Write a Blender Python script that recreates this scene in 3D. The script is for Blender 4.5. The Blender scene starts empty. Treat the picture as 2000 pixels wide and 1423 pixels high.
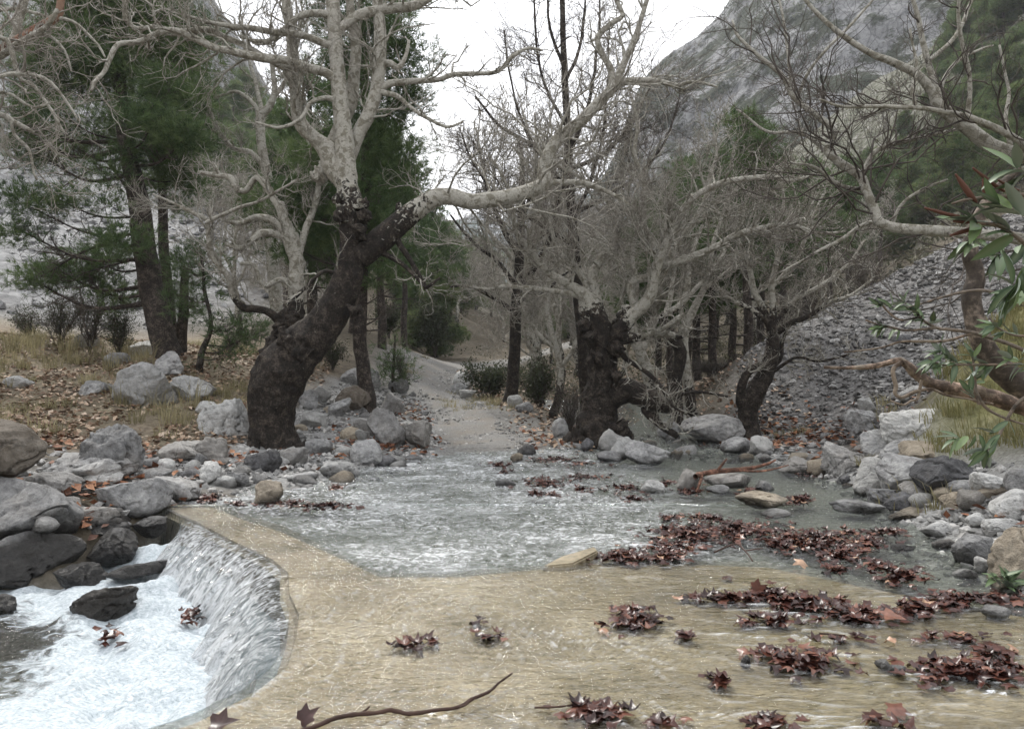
import bpy, bmesh, math
import numpy as np

# ------------------------------------------------------------------ camera, sky, sun, exposure
SC = bpy.context.scene
COL = SC.collection
CAM_H = 1.5          # metres above the water of the ford
FOC = 1480.0         # focal length in pixels of the 2000 px wide photograph
CX, CY = 1000.0, 711.5
cam_data = bpy.data.cameras.new("camera")
cam = bpy.data.objects.new("camera", cam_data)
COL.objects.link(cam)
cam.location = (0, 0, CAM_H)
cam.rotation_euler = (math.radians(90), 0, 0)
cam_data.sensor_width = 36
cam_data.lens = 36 * FOC / 2000
cam_data.clip_start = 0.05
cam_data.clip_end = 3000
SC.camera = cam

SUN_EL, SUN_AZ = math.radians(54), math.radians(-25)     # azimuth from +Y (straight ahead) towards +X
world = bpy.data.worlds.new("World")
SC.world = world
world.use_nodes = True
wn, wl = world.node_tree.nodes, world.node_tree.links
wn.clear()
w_out = wn.new("ShaderNodeOutputWorld")
w_bg = wn.new("ShaderNodeBackground")
w_sky = wn.new("ShaderNodeTexSky")
w_sky.sky_type = 'NISHITA'
w_sky.sun_disc = False
w_sky.sun_elevation = SUN_EL
w_sky.sun_rotation = SUN_AZ
w_hsv = wn.new("ShaderNodeHueSaturation")          # cloud cover: the blue sky greyed out
w_hsv.inputs['Saturation'].default_value = 0.12
w_tc = wn.new("ShaderNodeTexCoord")
w_map = wn.new("ShaderNodeMapping")
w_map.inputs['Scale'].default_value = (1.6, 1.6, 4.0)
w_noise = wn.new("ShaderNodeTexNoise")
w_noise.inputs['Scale'].default_value = 1.3
w_noise.inputs['Detail'].default_value = 5
w_ramp = wn.new("ShaderNodeValToRGB")
w_ramp.color_ramp.elements[0].position = 0.3
w_ramp.color_ramp.elements[0].color = (9.2, 9.4, 9.9, 1)
w_ramp.color_ramp.elements[1].position = 0.7
w_ramp.color_ramp.elements[1].color = (11.5, 11.5, 11.7, 1)
w_mix = wn.new("ShaderNodeMix")
w_mix.data_type = 'RGBA'
w_mix.inputs[0].default_value = 0.9
w_bg.inputs['Strength'].default_value = 0.085
wl.new(w_tc.outputs['Generated'], w_map.inputs['Vector'])
wl.new(w_map.outputs['Vector'], w_noise.inputs['Vector'])
wl.new(w_noise.outputs['Fac'], w_ramp.inputs['Fac'])
wl.new(w_sky.outputs['Color'], w_hsv.inputs['Color'])
wl.new(w_hsv.outputs['Color'], w_mix.inputs[6])
wl.new(w_ramp.outputs['Color'], w_mix.inputs[7])
wl.new(w_mix.outputs[2], w_bg.inputs['Color'])
wl.new(w_bg.outputs['Background'], w_out.inputs['Surface'])

sun_data = bpy.data.lights.new("sun", 'SUN')
sun_data.energy = 1.5
sun_data.angle = math.radians(10)
sun_data.color = (1.0, 0.96, 0.9)
sun = bpy.data.objects.new("sun", sun_data)
COL.objects.link(sun)
sun.rotation_euler = (math.pi / 2 - SUN_EL, 0, math.pi - SUN_AZ)
sun.location = (0, 0, 60)

SC.view_settings.view_transform = 'Standard'
SC.view_settings.look = 'None'
SC.view_settings.exposure = 1.22
SC.view_settings.gamma = 1.0
SC.view_settings.use_curve_mapping = False
SC.render.engine = 'CYCLES'
SC.cycles.use_denoising = True
SC.cycles.max_bounces = 8
SC.cycles.transparent_max_bounces = 12
SC.cycles.diffuse_bounces = 3
SC.cycles.volume_bounces = 1

# ------------------------------------------------------------------ numeric helpers
RNG = np.random.default_rng(7)

def sstep(a, b, x):
    t = np.clip((x - a) / (b - a), 0, 1)
    return t * t * (3 - 2 * t)

def _hash(ix, iy, iz, seed):
    h = (ix * 374761393 + iy * 668265263 + iz * 2147483647 + seed * 1274126177) & 0xFFFFFFFF
    h = ((h ^ (h >> 13)) * 1274126177) & 0xFFFFFFFF
    h = ((h ^ (h >> 15)) * 2246822519) & 0xFFFFFFFF
    return (h ^ (h >> 16)) & 0xFFFF

_G = np.random.default_rng(3).normal(size=(256, 3))
_G /= np.linalg.norm(_G, axis=1)[:, None]

def noise(p, seed=0):
    """gradient noise, about -0.7..0.7, p is (N,3)"""
    p = np.asarray(p, float)
    f = np.floor(p)
    i = f.astype(np.int64)
    t = p - f
    u = t * t * t * (t * (t * 6 - 15) + 10)
    out = 0
    for dx in (0, 1):
        wx = u[:, 0] if dx else 1 - u[:, 0]
        for dy in (0, 1):
            wy = u[:, 1] if dy else 1 - u[:, 1]
            for dz in (0, 1):
                wz = u[:, 2] if dz else 1 - u[:, 2]
                g = _G[_hash(i[:, 0] + dx, i[:, 1] + dy, i[:, 2] + dz, seed) & 255]
                d = g[:, 0] * (t[:, 0] - dx) + g[:, 1] * (t[:, 1] - dy) + g[:, 2] * (t[:, 2] - dz)
                out = out + wx * wy * wz * d
    return out

def fbm(p, octaves=4, seed=0, gain=0.5, lac=2.03, ridged=False):
    p = np.asarray(p, float)
    a, s = 1.0, 0.0
    for k in range(octaves):
        n = noise(p, seed + k * 17)
        s = s + a * ((0.5 - np.abs(n) * 1.4) if ridged else n)
        p = p * lac + 11.3
        a *= gain
    return s

def nrm(v):
    return v / np.maximum(np.linalg.norm(v, axis=-1, keepdims=True), 1e-9)

def P(px, py, y):
    """world point seen at photograph pixel (px, py) at distance y along the view"""
    return np.array([(px - CX) / FOC * y, y, CAM_H + (CY - py) / FOC * y])

# ------------------------------------------------------------------ mesh helpers
class MB:
    """collects vertices / polygons / per-vertex values of ONE mesh object"""
    def __init__(self):
        self.v, self.tri, self.quad, self.att, self.n = [], [], [], {}, 0
    def add(self, v, f, **att):
        v = np.asarray(v, float).reshape(-1, 3)
        f = np.asarray(f, np.int64)
        (self.tri if f.shape[1] == 3 else self.quad).append(f + self.n)
        for k in set(self.att) | set(att):
            lst = self.att.setdefault(k, [np.zeros(self.n)] if self.n else [])
            a = att.get(k, 0.0)
            lst.append(np.broadcast_to(np.asarray(a, float), (len(v),)))
        self.v.append(v)
        self.n += len(v)
    def mesh(self, name, mat=None, smooth=True):
        me = bpy.data.meshes.new(name)
        v = np.concatenate(self.v)
        tri = np.concatenate(self.tri) if self.tri else np.zeros((0, 3), np.int64)
        quad = np.concatenate(self.quad) if self.quad else np.zeros((0, 4), np.int64)
        me.vertices.add(len(v))
        me.vertices.foreach_set("co", v.astype(np.float32).ravel())
        idx = np.concatenate([tri.ravel(), quad.ravel()]).astype(np.int32)
        starts = np.concatenate([np.arange(len(tri)) * 3, len(tri) * 3 + np.arange(len(quad)) * 4]).astype(np.int32)
        me.loops.add(len(idx))
        me.loops.foreach_set("vertex_index", idx)
        me.polygons.add(len(starts))
        me.polygons.foreach_set("loop_start", starts)
        me.polygons.foreach_set("use_smooth", np.full(len(starts), smooth, bool))
        for k, lst in self.att.items():
            a = me.attributes.new(k, 'FLOAT', 'POINT')
            a.data.foreach_set("value", np.concatenate(lst).astype(np.float32))
        me.update(calc_edges=True)
        if mat is not None:
            me.materials.append(mat)
        return me
    def build(self, name, mat=None, parent=None, smooth=True):
        return link(name, self.mesh(name, mat, smooth), parent)

def link(name, me, parent=None):
    o = bpy.data.objects.new(name, me)
    COL.objects.link(o)
    if parent is not None:
        o.parent = parent
        o.matrix_parent_inverse = parent.matrix_world.inverted() if False else o.matrix_parent_inverse
    return o

def tag(o, label=None, cat=None, group=None, kind=None):
    if label: o['label'] = label
    if cat: o['category'] = cat
    if group: o['group'] = group
    if kind: o['kind'] = kind
    return o

def empty(name, loc=(0, 0, 0)):
    o = bpy.data.objects.new(name, None)
    o.empty_display_size = 0.2
    COL.objects.link(o)
    o.location = tuple(float(c) for c in loc)
    return o

def grid_faces(nu, nv):
    a = np.arange(nu * nv).reshape(nu, nv)
    return np.stack([a[:-1, :-1], a[1:, :-1], a[1:, 1:], a[:-1, 1:]], -1).reshape(-1, 4)

# ------------------------------------------------------------------ material helpers
class Mat:
    def __init__(self, name):
        self.m = bpy.data.materials.new(name)
        self.m.use_nodes = True
        self.nt = self.m.node_tree
        self.nt.nodes.clear()
        self.out = self.n('ShaderNodeOutputMaterial')
    def n(self, t, **kw):
        nd = self.nt.nodes.new(t)
        for k, v in kw.items():
            setattr(nd, k, v)
        return nd
    def l(self, a, b):
        self.nt.links.new(a, b)
    def put(self, sock, v):
        if hasattr(v, 'is_linked') or hasattr(v, 'links'):
            self.l(v, sock)
        elif isinstance(v, (tuple, list)):
            sock.default_value = (*v, 1.0) if len(v) == 3 and sock.type == 'RGBA' else v
        else:
            sock.default_value = v
    def co(self, kind='Object', scale=(1, 1, 1), rot=(0, 0, 0)):
        key = 'ShaderNodeTexCoord'
        t = self.n(key)
        mp = self.n('ShaderNodeMapping')
        mp.inputs['Scale'].default_value = scale
        mp.inputs['Rotation'].default_value = rot
        self.l(t.outputs[kind], mp.inputs['Vector'])
        return mp.outputs['Vector']
    def pos(self, scale=(1, 1, 1)):
        g = self.n('ShaderNodeNewGeometry')
        mp = self.n('ShaderNodeMapping')
        mp.inputs['Scale'].default_value = scale
        self.l(g.outputs['Position'], mp.inputs['Vector'])
        return mp.outputs['Vector']
    def noise(self, vec, scale, detail=4, rough=0.55, dist=0.0):
        t = self.n('ShaderNodeTexNoise')
        self.l(vec, t.inputs['Vector'])
        t.inputs['Scale'].default_value = scale
        t.inputs['Detail'].default_value = detail
        t.inputs['Roughness'].default_value = rough
        t.inputs['Distortion'].default_value = dist
        return t.outputs['Fac']
    def voro(self, vec, scale, feature='F1', out='Distance', rand=1.0):
        t = self.n('ShaderNodeTexVoronoi', feature=feature)
        self.l(vec, t.inputs['Vector'])
        t.inputs['Scale'].default_value = scale
        t.inputs['Randomness'].default_value = rand
        return t.outputs[out]
    def ramp(self, fac, stops, interp='LINEAR'):
        r = self.n('ShaderNodeValToRGB')
        cr = r.color_ramp
        cr.interpolation = interp
        while len(cr.elements) < len(stops):
            cr.elements.new(0.5)
        for e, (p, c) in zip(cr.elements, stops):
            e.position = p
            e.color = (c, c, c, 1) if isinstance(c, (int, float)) else (*c, 1)
        self.l(fac, r.inputs['Fac'])
        return r.outputs['Color']
    def mix(self, fac, a, b, blend='MIX'):
        m = self.n('ShaderNodeMix', data_type='RGBA', blend_type=blend)
        self.put(m.inputs[0], fac)
        self.put(m.inputs[6], a)
        self.put(m.inputs[7], b)
        return m.outputs[2]
    def math(self, op, a, b=0.0, clamp=False):
        m = self.n('ShaderNodeMath', operation=op, use_clamp=clamp)
        self.put(m.inputs[0], a)
        self.put(m.inputs[1], b)
        return m.outputs[0]
    def attr(self, name):
        return self.n('ShaderNodeAttribute', attribute_name=name).outputs['Fac']
    def rnd(self):
        return self.n('ShaderNodeObjectInfo').outputs['Random']
    def bump(self, h, strength=0.5, dist=0.02, normal=None):
        b = self.n('ShaderNodeBump')
        b.inputs['Strength'].default_value = strength
        b.inputs['Distance'].default_value = dist
        self.l(h, b.inputs['Height'])
        if normal is not None:
            self.l(normal, b.inputs['Normal'])
        return b.outputs['Normal']
    def bsdf(self, color, rough=0.8, normal=None, spec=0.3, **kw):
        b = self.n('ShaderNodeBsdfPrincipled')
        self.put(b.inputs['Base Color'], color)
        self.put(b.inputs['Roughness'], rough)
        b.inputs['Specular IOR Level'].default_value = spec
        if normal is not None:
            self.l(normal, b.inputs['Normal'])
        for k, v in kw.items():
            self.put(b.inputs[k.replace('_', ' ')], v)
        return b.outputs['BSDF']
    def schlick(self, normal, r0=0.02):
        """reflectance of a water skin, the same seen from above and from below"""
        w = self.n('ShaderNodeLayerWeight')
        w.inputs['Blend'].default_value = 0.5
        self.l(normal, w.inputs['Normal'])
        return self.math('ADD', self.math('MULTIPLY', self.math('POWER', w.outputs['Facing'], 3.6), 1 - r0), r0, clamp=True)
    def done(self, shader):
        self.l(shader, self.out.inputs['Surface'])
        return self.m

# ---- rock
def rock_material(name, dark=(0.10, 0.10, 0.102), mid=(0.27, 0.27, 0.268), light=(0.46, 0.46, 0.45), warm=(0.33, 0.29, 0.235),
                  warm_amt=0.35, wet_z=None, rough=0.85):
    M = Mat(name)
    v = M.co('Object')
    r = M.rnd()
    off = M.n('ShaderNodeVectorMath', operation='ADD')
    M.l(v, off.inputs[0])
    cmb = M.n('ShaderNodeCombineXYZ')
    M.l(M.math('MULTIPLY', r, 37.0), cmb.inputs[0])
    M.l(M.math('MULTIPLY', r, 91.0), cmb.inputs[1])
    M.l(cmb.outputs[0], off.inputs[1])
    v = off.outputs[0]
    n1 = M.noise(v, 2.6, 6, 0.62)
    n2 = M.noise(v, 14.0, 6, 0.7)
    c = M.ramp(n1, [(0.3, dark), (0.5, mid), (0.68, light)])
    c2 = M.ramp(n2, [(0.36, dark), (0.52, mid), (0.68, light)])
    c = M.mix(0.58, c, c2)
    tone = M.ramp(r, [(0.0, 0.72), (0.5, 1.0), (1.0, 1.3)])
    c = M.mix(1.0, c, tone, 'MULTIPLY')
    wf = M.math('MULTIPLY', M.ramp(M.math('FRACT', M.math('MULTIPLY', r, 7.31)), [(0.45, 0.0), (1.0, 1.0)]), warm_amt)
    wf = M.math('ADD', wf, M.math('MULTIPLY', M.ramp(M.noise(v, 5.0, 3), [(0.52, 0.0), (0.75, 0.5)]), warm_amt), clamp=True)
    c = M.mix(wf, c, warm)
    pits = M.ramp(M.noise(v, 46.0, 3, 0.6), [(0.24, 0.35), (0.4, 1.0)])
    c = M.mix(0.6, c, M.mix(1.0, c, pits, 'MULTIPLY'))
    cracks = M.ramp(M.voro(v, 3.3, 'DISTANCE_TO_EDGE'), [(0.0, 0.0), (0.03, 1.0)])
    cm = M.ramp(M.noise(v, 3.0, 2), [(0.5, 0.0), (0.6, 0.6)])
    c = M.mix(cm, c, M.mix(1.0, c, M.mix(0.35, cracks, (1, 1, 1)), 'MULTIPLY'))
    h = M.math('ADD', M.math('MULTIPLY', n1, 1.2), M.math('ADD', M.math('MULTIPLY', n2, 0.5), M.math('MULTIPLY', M.noise(v, 50.0, 4, 0.7), 0.3)))
    nor = M.bump(h, 1.0, 0.07)
    rg = rough
    if wet_z is not None:
        g = M.n('ShaderNodeNewGeometry')
        sp = M.n('ShaderNodeSeparateXYZ')
        M.l(g.outputs['Position'], sp.inputs[0])
        z = M.math('ADD', sp.outputs[2], M.math('MULTIPLY', M.math('SUBTRACT', M.noise(M.pos(), 3.0, 3), 0.5), 0.35))
        mr = M.n('ShaderNodeMapRange')
        M.l(z, mr.inputs[0])
        mr.inputs[1].default_value = wet_z
        mr.inputs[2].default_value = wet_z + 0.12
        mr.inputs[3].default_value = 1
        mr.inputs[4].default_value = 0
        wet = mr.outputs[0]
        c = M.mix(wet, c, M.mix(1.0, c, (0.13, 0.125, 0.12), 'MULTIPLY'))
        mr2 = M.n('ShaderNodeMapRange')
        M.l(wet, mr2.inputs[0])
        mr2.inputs[3].default_value = rough
        mr2.inputs[4].default_value = 0.32
        rg = mr2.outputs[0]
    return M.done(M.bsdf(c, rg, nor, 0.35))

M_rock = rock_material('limestone')
M_rock_wet = rock_material('wet_limestone', wet_z=-0.06)
M_rock_shore = rock_material('shore_limestone', wet_z=0.0)
M_rock_tan = rock_material('tan_limestone', dark=(0.2, 0.17, 0.13), mid=(0.34, 0.29, 0.22), light=(0.48, 0.43, 0.35), warm_amt=0.6, wet_z=-0.0)
M_rock_pale = rock_material('pale_limestone', dark=(0.27, 0.27, 0.26), mid=(0.43, 0.43, 0.42), light=(0.56, 0.56, 0.54), warm_amt=0.15, wet_z=0.0)
M_rock_dark = rock_material('dark_slate_rock', dark=(0.05, 0.05, 0.052), mid=(0.12, 0.12, 0.125), light=(0.22, 0.22, 0.225), warm_amt=0.1, wet_z=0.0)
M_rock_brown = rock_material('brown_conglomerate', dark=(0.065, 0.056, 0.047), mid=(0.14, 0.122, 0.10), light=(0.25, 0.235, 0.21), warm=(0.13, 0.10, 0.07), warm_amt=0.5)

def small_stone_material(name, lo, mid, hi, rough=0.85):
    M = Mat(name)
    r = M.attr('rnd')
    c = M.ramp(r, [(0.0, lo), (0.55, mid), (1.0, hi)])
    n2 = M.noise(M.pos(), 30.0, 4, 0.7)
    c = M.mix(1.0, c, M.ramp(n2, [(0.3, 0.62), (0.7, 1.25)]), 'MULTIPLY')
    return M.done(M.bsdf(c, rough, M.bump(n2, 0.5, 0.02), 0.3))
M_cobble = small_stone_material('cobble', (0.13, 0.13, 0.125), (0.29, 0.285, 0.275), (0.47, 0.46, 0.44))
M_scree = small_stone_material('dark_scree', (0.07, 0.068, 0.066), (0.165, 0.16, 0.155), (0.34, 0.335, 0.325))
M_scree_pale = small_stone_material('pale_scree', (0.08, 0.08, 0.082), (0.21, 0.21, 0.21), (0.36, 0.36, 0.355))

# ---- ground with zones (attributes say where each ground kind lies)
def ground_material():
    M = Mat('valley_ground')
    v = M.pos()
    big, mid_, fine = M.noise(v, 0.5, 4), M.noise(v, 4.0, 5, 0.65), M.noise(v, 26.0, 5, 0.7)
    litter = M.ramp(M.noise(v, 11.0, 5, 0.7), [(0.3, (0.075, 0.06, 0.045)), (0.48, (0.15, 0.12, 0.09)), (0.6, (0.24, 0.195, 0.145)), (0.75, (0.3, 0.26, 0.2))])
    grass = M.ramp(mid_, [(0.3, (0.10, 0.092, 0.055)), (0.55, (0.2, 0.175, 0.11)), (0.75, (0.31, 0.27, 0.18))])
    gravel = M.ramp(fine, [(0.28, (0.1, 0.1, 0.098)), (0.5, (0.23, 0.23, 0.225)), (0.72, (0.38, 0.38, 0.37))])
    vs = M.ramp(M.voro(v, 2.4, 'F1', 'Color'), [(0.2, (0.09, 0.09, 0.09)), (0.5, (0.19, 0.19, 0.19)), (0.8, (0.3, 0.3, 0.296))])
    pale = M.mix(0.5, vs, M.ramp(M.noise(v, 3.0, 8, 0.82), [(0.34, (0.07, 0.07, 0.074)), (0.5, (0.19, 0.19, 0.19)), (0.66, (0.32, 0.32, 0.316))]))
    dark = M.ramp(M.noise(v, 9.0, 6, 0.75), [(0.3, (0.05, 0.048, 0.046)), (0.5, (0.125, 0.12, 0.116)), (0.72, (0.26, 0.255, 0.25))])
    forest = M.ramp(mid_, [(0.3, (0.04, 0.036, 0.026)), (0.55, (0.095, 0.078, 0.055)), (0.75, (0.15, 0.13, 0.1))])
    green = M.ramp(mid_, [(0.3, (0.07, 0.075, 0.03)), (0.55, (0.15, 0.145, 0.06)), (0.75, (0.23, 0.2, 0.1))])
    wetg = M.ramp(fine, [(0.28, (0.09, 0.09, 0.08)), (0.5, (0.22, 0.22, 0.20)), (0.72, (0.38, 0.38, 0.36))])
    rocky = M.ramp(M.noise(v, 0.7, 7, 0.72), [(0.32, (0.04, 0.045, 0.028)), (0.5, (0.085, 0.085, 0.058)), (0.6, (0.16, 0.155, 0.135)), (0.74, (0.28, 0.275, 0.26))])
    c = forest
    for nm, col in (('rocky', rocky), ('litter', litter), ('grass', grass), ('green', green), ('gravel', gravel), ('pale', pale), ('dark', dark), ('bed', wetg)):
        a = M.attr(nm)
        a = M.math('ADD', a, M.math('MULTIPLY', M.math('SUBTRACT', mid_, 0.5), M.math('MULTIPLY', M.math('MULTIPLY', a, M.math('SUBTRACT', 1.0, a)), 4.0)), clamp=True)
        c = M.mix(a, c, col)
    h = M.math('ADD', M.math('MULTIPLY', mid_, 1.0), M.math('MULTIPLY', fine, 0.5))
    return M.done(M.bsdf(c, 0.9, M.bump(h, 0.8, 0.06), 0.2))
M_ground = ground_material()

def path_material():
    M = Mat('gravel_track')
    v = M.pos()
    f = M.noise(v, 30.0, 5, 0.75)
    c = M.ramp(f, [(0.28, (0.085, 0.083, 0.078)), (0.5, (0.19, 0.186, 0.176)), (0.75, (0.34, 0.335, 0.32))])
    c = M.mix(M.ramp(M.noise(v, 1.3, 4), [(0.45, 0.0), (0.7, 0.5)]), c, (0.2, 0.165, 0.125))
    return M.done(M.bsdf(c, 0.9, M.bump(f, 0.7, 0.03), 0.2))
M_path = path_material()

def slab_material():
    M = Mat('wet_concrete')
    v = M.pos()
    n1, n2 = M.noise(v, 1.3, 5, 0.6), M.noise(v, 24.0, 5, 0.7)
    c = M.ramp(n1, [(0.3, (0.14, 0.113, 0.07)), (0.5, (0.265, 0.222, 0.152)), (0.7, (0.385, 0.338, 0.258))])
    sx = M.n('ShaderNodeSeparateXYZ')
    M.l(M.pos(), sx.inputs[0])
    silt = M.ramp(M.math('ADD', M.math('MULTIPLY', sx.outputs[0], 0.22), M.math('ADD', M.noise(v, 0.8, 5, 0.65), -0.12)), [(0.3, 0.0), (0.75, 1.0)])
    alg = M.ramp(M.noise(M.pos((0.8, 2.4, 1)), 0.8, 6, 0.7), [(0.38, 0.15), (0.6, 1.0)])
    c = M.mix(M.math('MULTIPLY', alg, silt), c, M.mix(1.0, c, (0.5, 0.49, 0.34), 'MULTIPLY'))
    c = M.mix(1.0, c, M.ramp(n2, [(0.3, 0.6), (0.65, 1.15)]), 'MULTIPLY')
    return M.done(M.bsdf(c, 0.55, M.bump(n2, 0.6, 0.015), 0.4))
M_slab = slab_material()

# ---- water
def water_material(name, flow_scale, bump_d, tint, foam_glint_lo, foam_glint_hi, foam_glint_scale, rough=0.06, foam_glint_amt=0.9, bump_s=1.0, foam_glint_gain=0.0):
    M = Mat(name)
    v = M.pos(flow_scale)
    n1 = M.noise(v, 2.2, 3, 0.55, 0.8)
    n2 = M.noise(v, 7.5, 4, 0.6, 0.5)
    h = M.math('ADD', n1, M.math('MULTIPLY', n2, 0.3))
    nor = M.bump(h, bump_s, bump_d)
    fr = M.schlick(nor)
    tr = M.n('ShaderNodeBsdfTransparent')
    tr.inputs['Color'].default_value = (*tint, 1)
    gl = M.n('ShaderNodeBsdfGlossy')
    gl.inputs['Roughness'].default_value = rough
    gl.inputs['Color'].default_value = (0.95, 0.97, 1.0, 1)
    M.l(nor, gl.inputs['Normal'])
    mx = M.n('ShaderNodeMixShader')
    M.l(fr, mx.inputs[0])
    M.l(tr.outputs[0], mx.inputs[1])
    M.l(gl.outputs[0], mx.inputs[2])
    foam = M.bsdf((0.8, 0.82, 0.83), 0.5, nor, 0.4)  # diffuse white for foam and for sky glints painted into the colour
    ff = M.ramp(M.noise(M.pos(tuple(s * foam_glint_scale for s in flow_scale)), 3.0, 5, 0.65, 1.2), [(foam_glint_lo, 0.0), (foam_glint_hi, 1.0)])
    ff = M.math('ADD', M.math('MULTIPLY', ff, M.math('ADD', M.math('MULTIPLY', M.attr('churn'), foam_glint_gain), foam_glint_amt)), M.attr('foam'), clamp=True)
    m2 = M.n('ShaderNodeMixShader')
    M.l(ff, m2.inputs[0])
    M.l(mx.outputs[0], m2.inputs[1])
    M.l(foam, m2.inputs[2])
    return M.done(m2.outputs[0])
M_ford = water_material('shallow_running_water', (2.6, 8.5, 3), 0.032, (0.88, 0.87, 0.8), 0.56, 0.72, 1.2, foam_glint_amt=0.22)  # white speckle over the slab is painted glints
M_stream = water_material('choppy_stream_water', (3.6, 6.0, 3), 0.07, (0.72, 0.75, 0.7), 0.46, 0.70, 1.3, foam_glint_amt=0.06, foam_glint_gain=0.7)
# ------------------------------------------------------------------ terrain height
def poly_sd(x, y, poly):
    """signed distance to a closed polygon, positive inside"""
    poly = np.asarray(poly, float)
    a, b = poly, np.roll(poly, -1, 0)
    d = np.full(x.shape, 1e9)
    inside = np.zeros(x.shape, bool)
    for (ax, ay), (bx, by) in zip(a, b):
        ex, ey = bx - ax, by - ay
        wx, wy = x - ax, y - ay
        t = np.clip((wx * ex + wy * ey) / (ex * ex + ey * ey + 1e-12), 0, 1)
        d = np.minimum(d, (wx - ex * t) ** 2 + (wy - ey * t) ** 2)
        c = ((ay > y) != (by > y))
        with np.errstate(divide='ignore', invalid='ignore'):
            xi = (bx - ax) * (y - ay) / (by - ay if by != ay else 1e-12) + ax
        inside ^= c & (x < xi)
    d = np.sqrt(d)
    return np.where(inside, d, -d)

def on_water(px, py, z=0.0):
    y = (CAM_H - z) * FOC / (py - CY)
    return ((px - CX) / FOC * y, y)

LIP = np.array([(-3.75, 8.15), (-3.6, 7.9), (-3.12, 7.35), (-2.48, 6.56), (-1.95, 5.95), (-1.70, 5.55), (-1.55, 5.06), (-1.36, 4.62), (-1.27, 4.25),
                (-1.20, 3.85), (-1.25, 3.56), (-1.40, 3.27), (-1.60, 3.08), (-1.9, 2.85), (-2.4, 2.3), (-2.7, 1.4), (-2.8, 0.0), (-2.8, -2.0)])
SLAB_FAR = np.array([(2.5, -2.0), (2.5, 3.2), (2.95, 4.25), (3.1, 4.59), (2.45, 5.18), (1.93, 5.71), (0.67, 5.92), (0.23, 5.67), (-0.37, 5.46), (-0.95, 5.45),
                     (-1.45, 6.1), (-2.07, 6.97), (-2.6, 7.5), (-3.2, 8.2)])
SLAB = np.concatenate([LIP, SLAB_FAR])
POOL = np.array([(-0.9, -2), (-0.9, 4.4), (-1.3, 5.4), (-2.2, 6.6), (-3.0, 7.6), (-3.5, 7.85), (-3.75, 7.1), (-3.8, 6.5), (-4.6, 6.35), (-7, 6.1), (-9, 5.5), (-9, -2)])
_px = [(330, 985), (430, 975), (520, 985), (640, 962), (690, 930), (760, 903), (850, 891), (930, 884), (1000, 884), (1080, 880), (1150, 884), (1215, 872)]
STREAM = np.array([on_water(*p) for p in _px] + [(2.2, 16.0), (3.4, 20.0), (4.0, 26.0), (5.4, 26.0), (4.6, 20.0), (3.7, 15.5), (4.1, 13.4)]
                  + [on_water(*p) for p in [(1500, 905), (1560, 932), (1650, 952), (1690, 992), (1760, 1026), (1850, 1080), (1900, 1135), (2000, 1160), (2200, 1230)]]
                  + [(2.75, 3.2), (2.65, -3.0), (-2.0, -3.0), (-1.0, 3.5), (-1.2, 5.0), (-3.4, 7.9)])
PATHC = np.array([(-0.55, 12.3, 0), P(938, 884, 12.95), P(935, 862, 14.6), P(918, 838, 16.6), P(890, 805, 19.5), P(858, 780, 22.5), P(842, 760, 25.5), P(836, 738, 29.5), P(846, 722, 33), P(872, 711, 36),
                  P(910, 706, 38.5), P(960, 703, 41), P(1030, 700, 44), P(1120, 695, 48)])
PATHW = np.array([1.0, 0.95, 0.95, 0.85, 0.82, 0.75, 0.75, 0.85, 0.95, 1.0, 1.0, 1.0, 1.0, 1.0])

CTRL = [P(*c) for c in [
    # left bank, from the water's edge up to the foot of the scree
    (680, 932, 10.2), (500, 962, 9.0), (400, 972, 8.4), (600, 868, 12.3), (545, 872, 12.2), (750, 850, 14), (780, 795, 18), (700, 775, 18), (620, 755, 18), (850, 862, 14.5), (800, 830, 16),
    (300, 880, 10.5), (200, 850, 11), (100, 800, 13), (0, 780, 13.5), (350, 800, 13.5), (450, 768, 15), (100, 735, 17), (320, 697, 17.2), (0, 655, 22), (200, 662, 22), (400, 690, 22),
    (550, 692, 22), (0, 602, 30), (150, 602, 32), (300, 622, 32), (450, 640, 32), (100, 1085, 6.8), (200, 1000, 7.6), (50, 960, 7.8), (250, 945, 8.5), (-200, 900, 8),
    # left scree and wooded slope
    (0, 450, 40), (150, 450, 42), (300, 450, 48), (0, 250, 58), (150, 250, 62), (300, 330, 66), (450, 350, 72), (560, 335, 82), (650, 450, 62), (750, 505, 62), (830, 560, 62), (900, 630, 62),
    (-250, 420, 38), (-250, 200, 55),
    # middle of the valley
    (750, 682, 30), (700, 645, 36), (600, 628, 36), (820, 655, 50), (900, 685, 50), (1000, 690, 50), (1100, 690, 42), (930, 772, 25), (1000, 792, 20), (1080, 832, 17), (1150, 866, 14), (1050, 862, 14.2),
    (1250, 850, 16), (1280, 822, 19), (1300, 715, 35), (1400, 702, 30), (1350, 780, 20), (1300, 610, 62), (1500, 570, 62), (1430, 800, 16.5),
    # right scree heap, its crest and the hollow behind
    (1500, 842, 15), (1650, 832, 14), (1600, 765, 16), (1550, 702, 17.5), (1478, 692, 18.5), (1540, 648, 19.2), (1620, 608, 19.6), (1700, 566, 19.8), (1780, 524, 20), (1860, 478, 20.3), (2000, 405, 20.6), (1750, 700, 16),
    (1800, 620, 17.6), (1800, 780, 12.2), (1700, 880, 11.6), (1580, 880, 12.4), (1930, 520, 18),
    # grassy bank and shore on the right
    (1900, 800, 9), (1950, 650, 10), (2000, 600, 11), (1850, 850, 9), (1700, 955, 9.1), (1800, 1000, 7.4), (1950, 1095, 5.6), (2000, 1140, 5), (2200, 800, 7),
    # wooded slope far right
    (2000, 20, 78), (1850, 220, 82), (1720, 420, 78), (1600, 480, 90), (1900, 440, 46), (1750, 520, 46), (2300, 100, 60)]]
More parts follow.
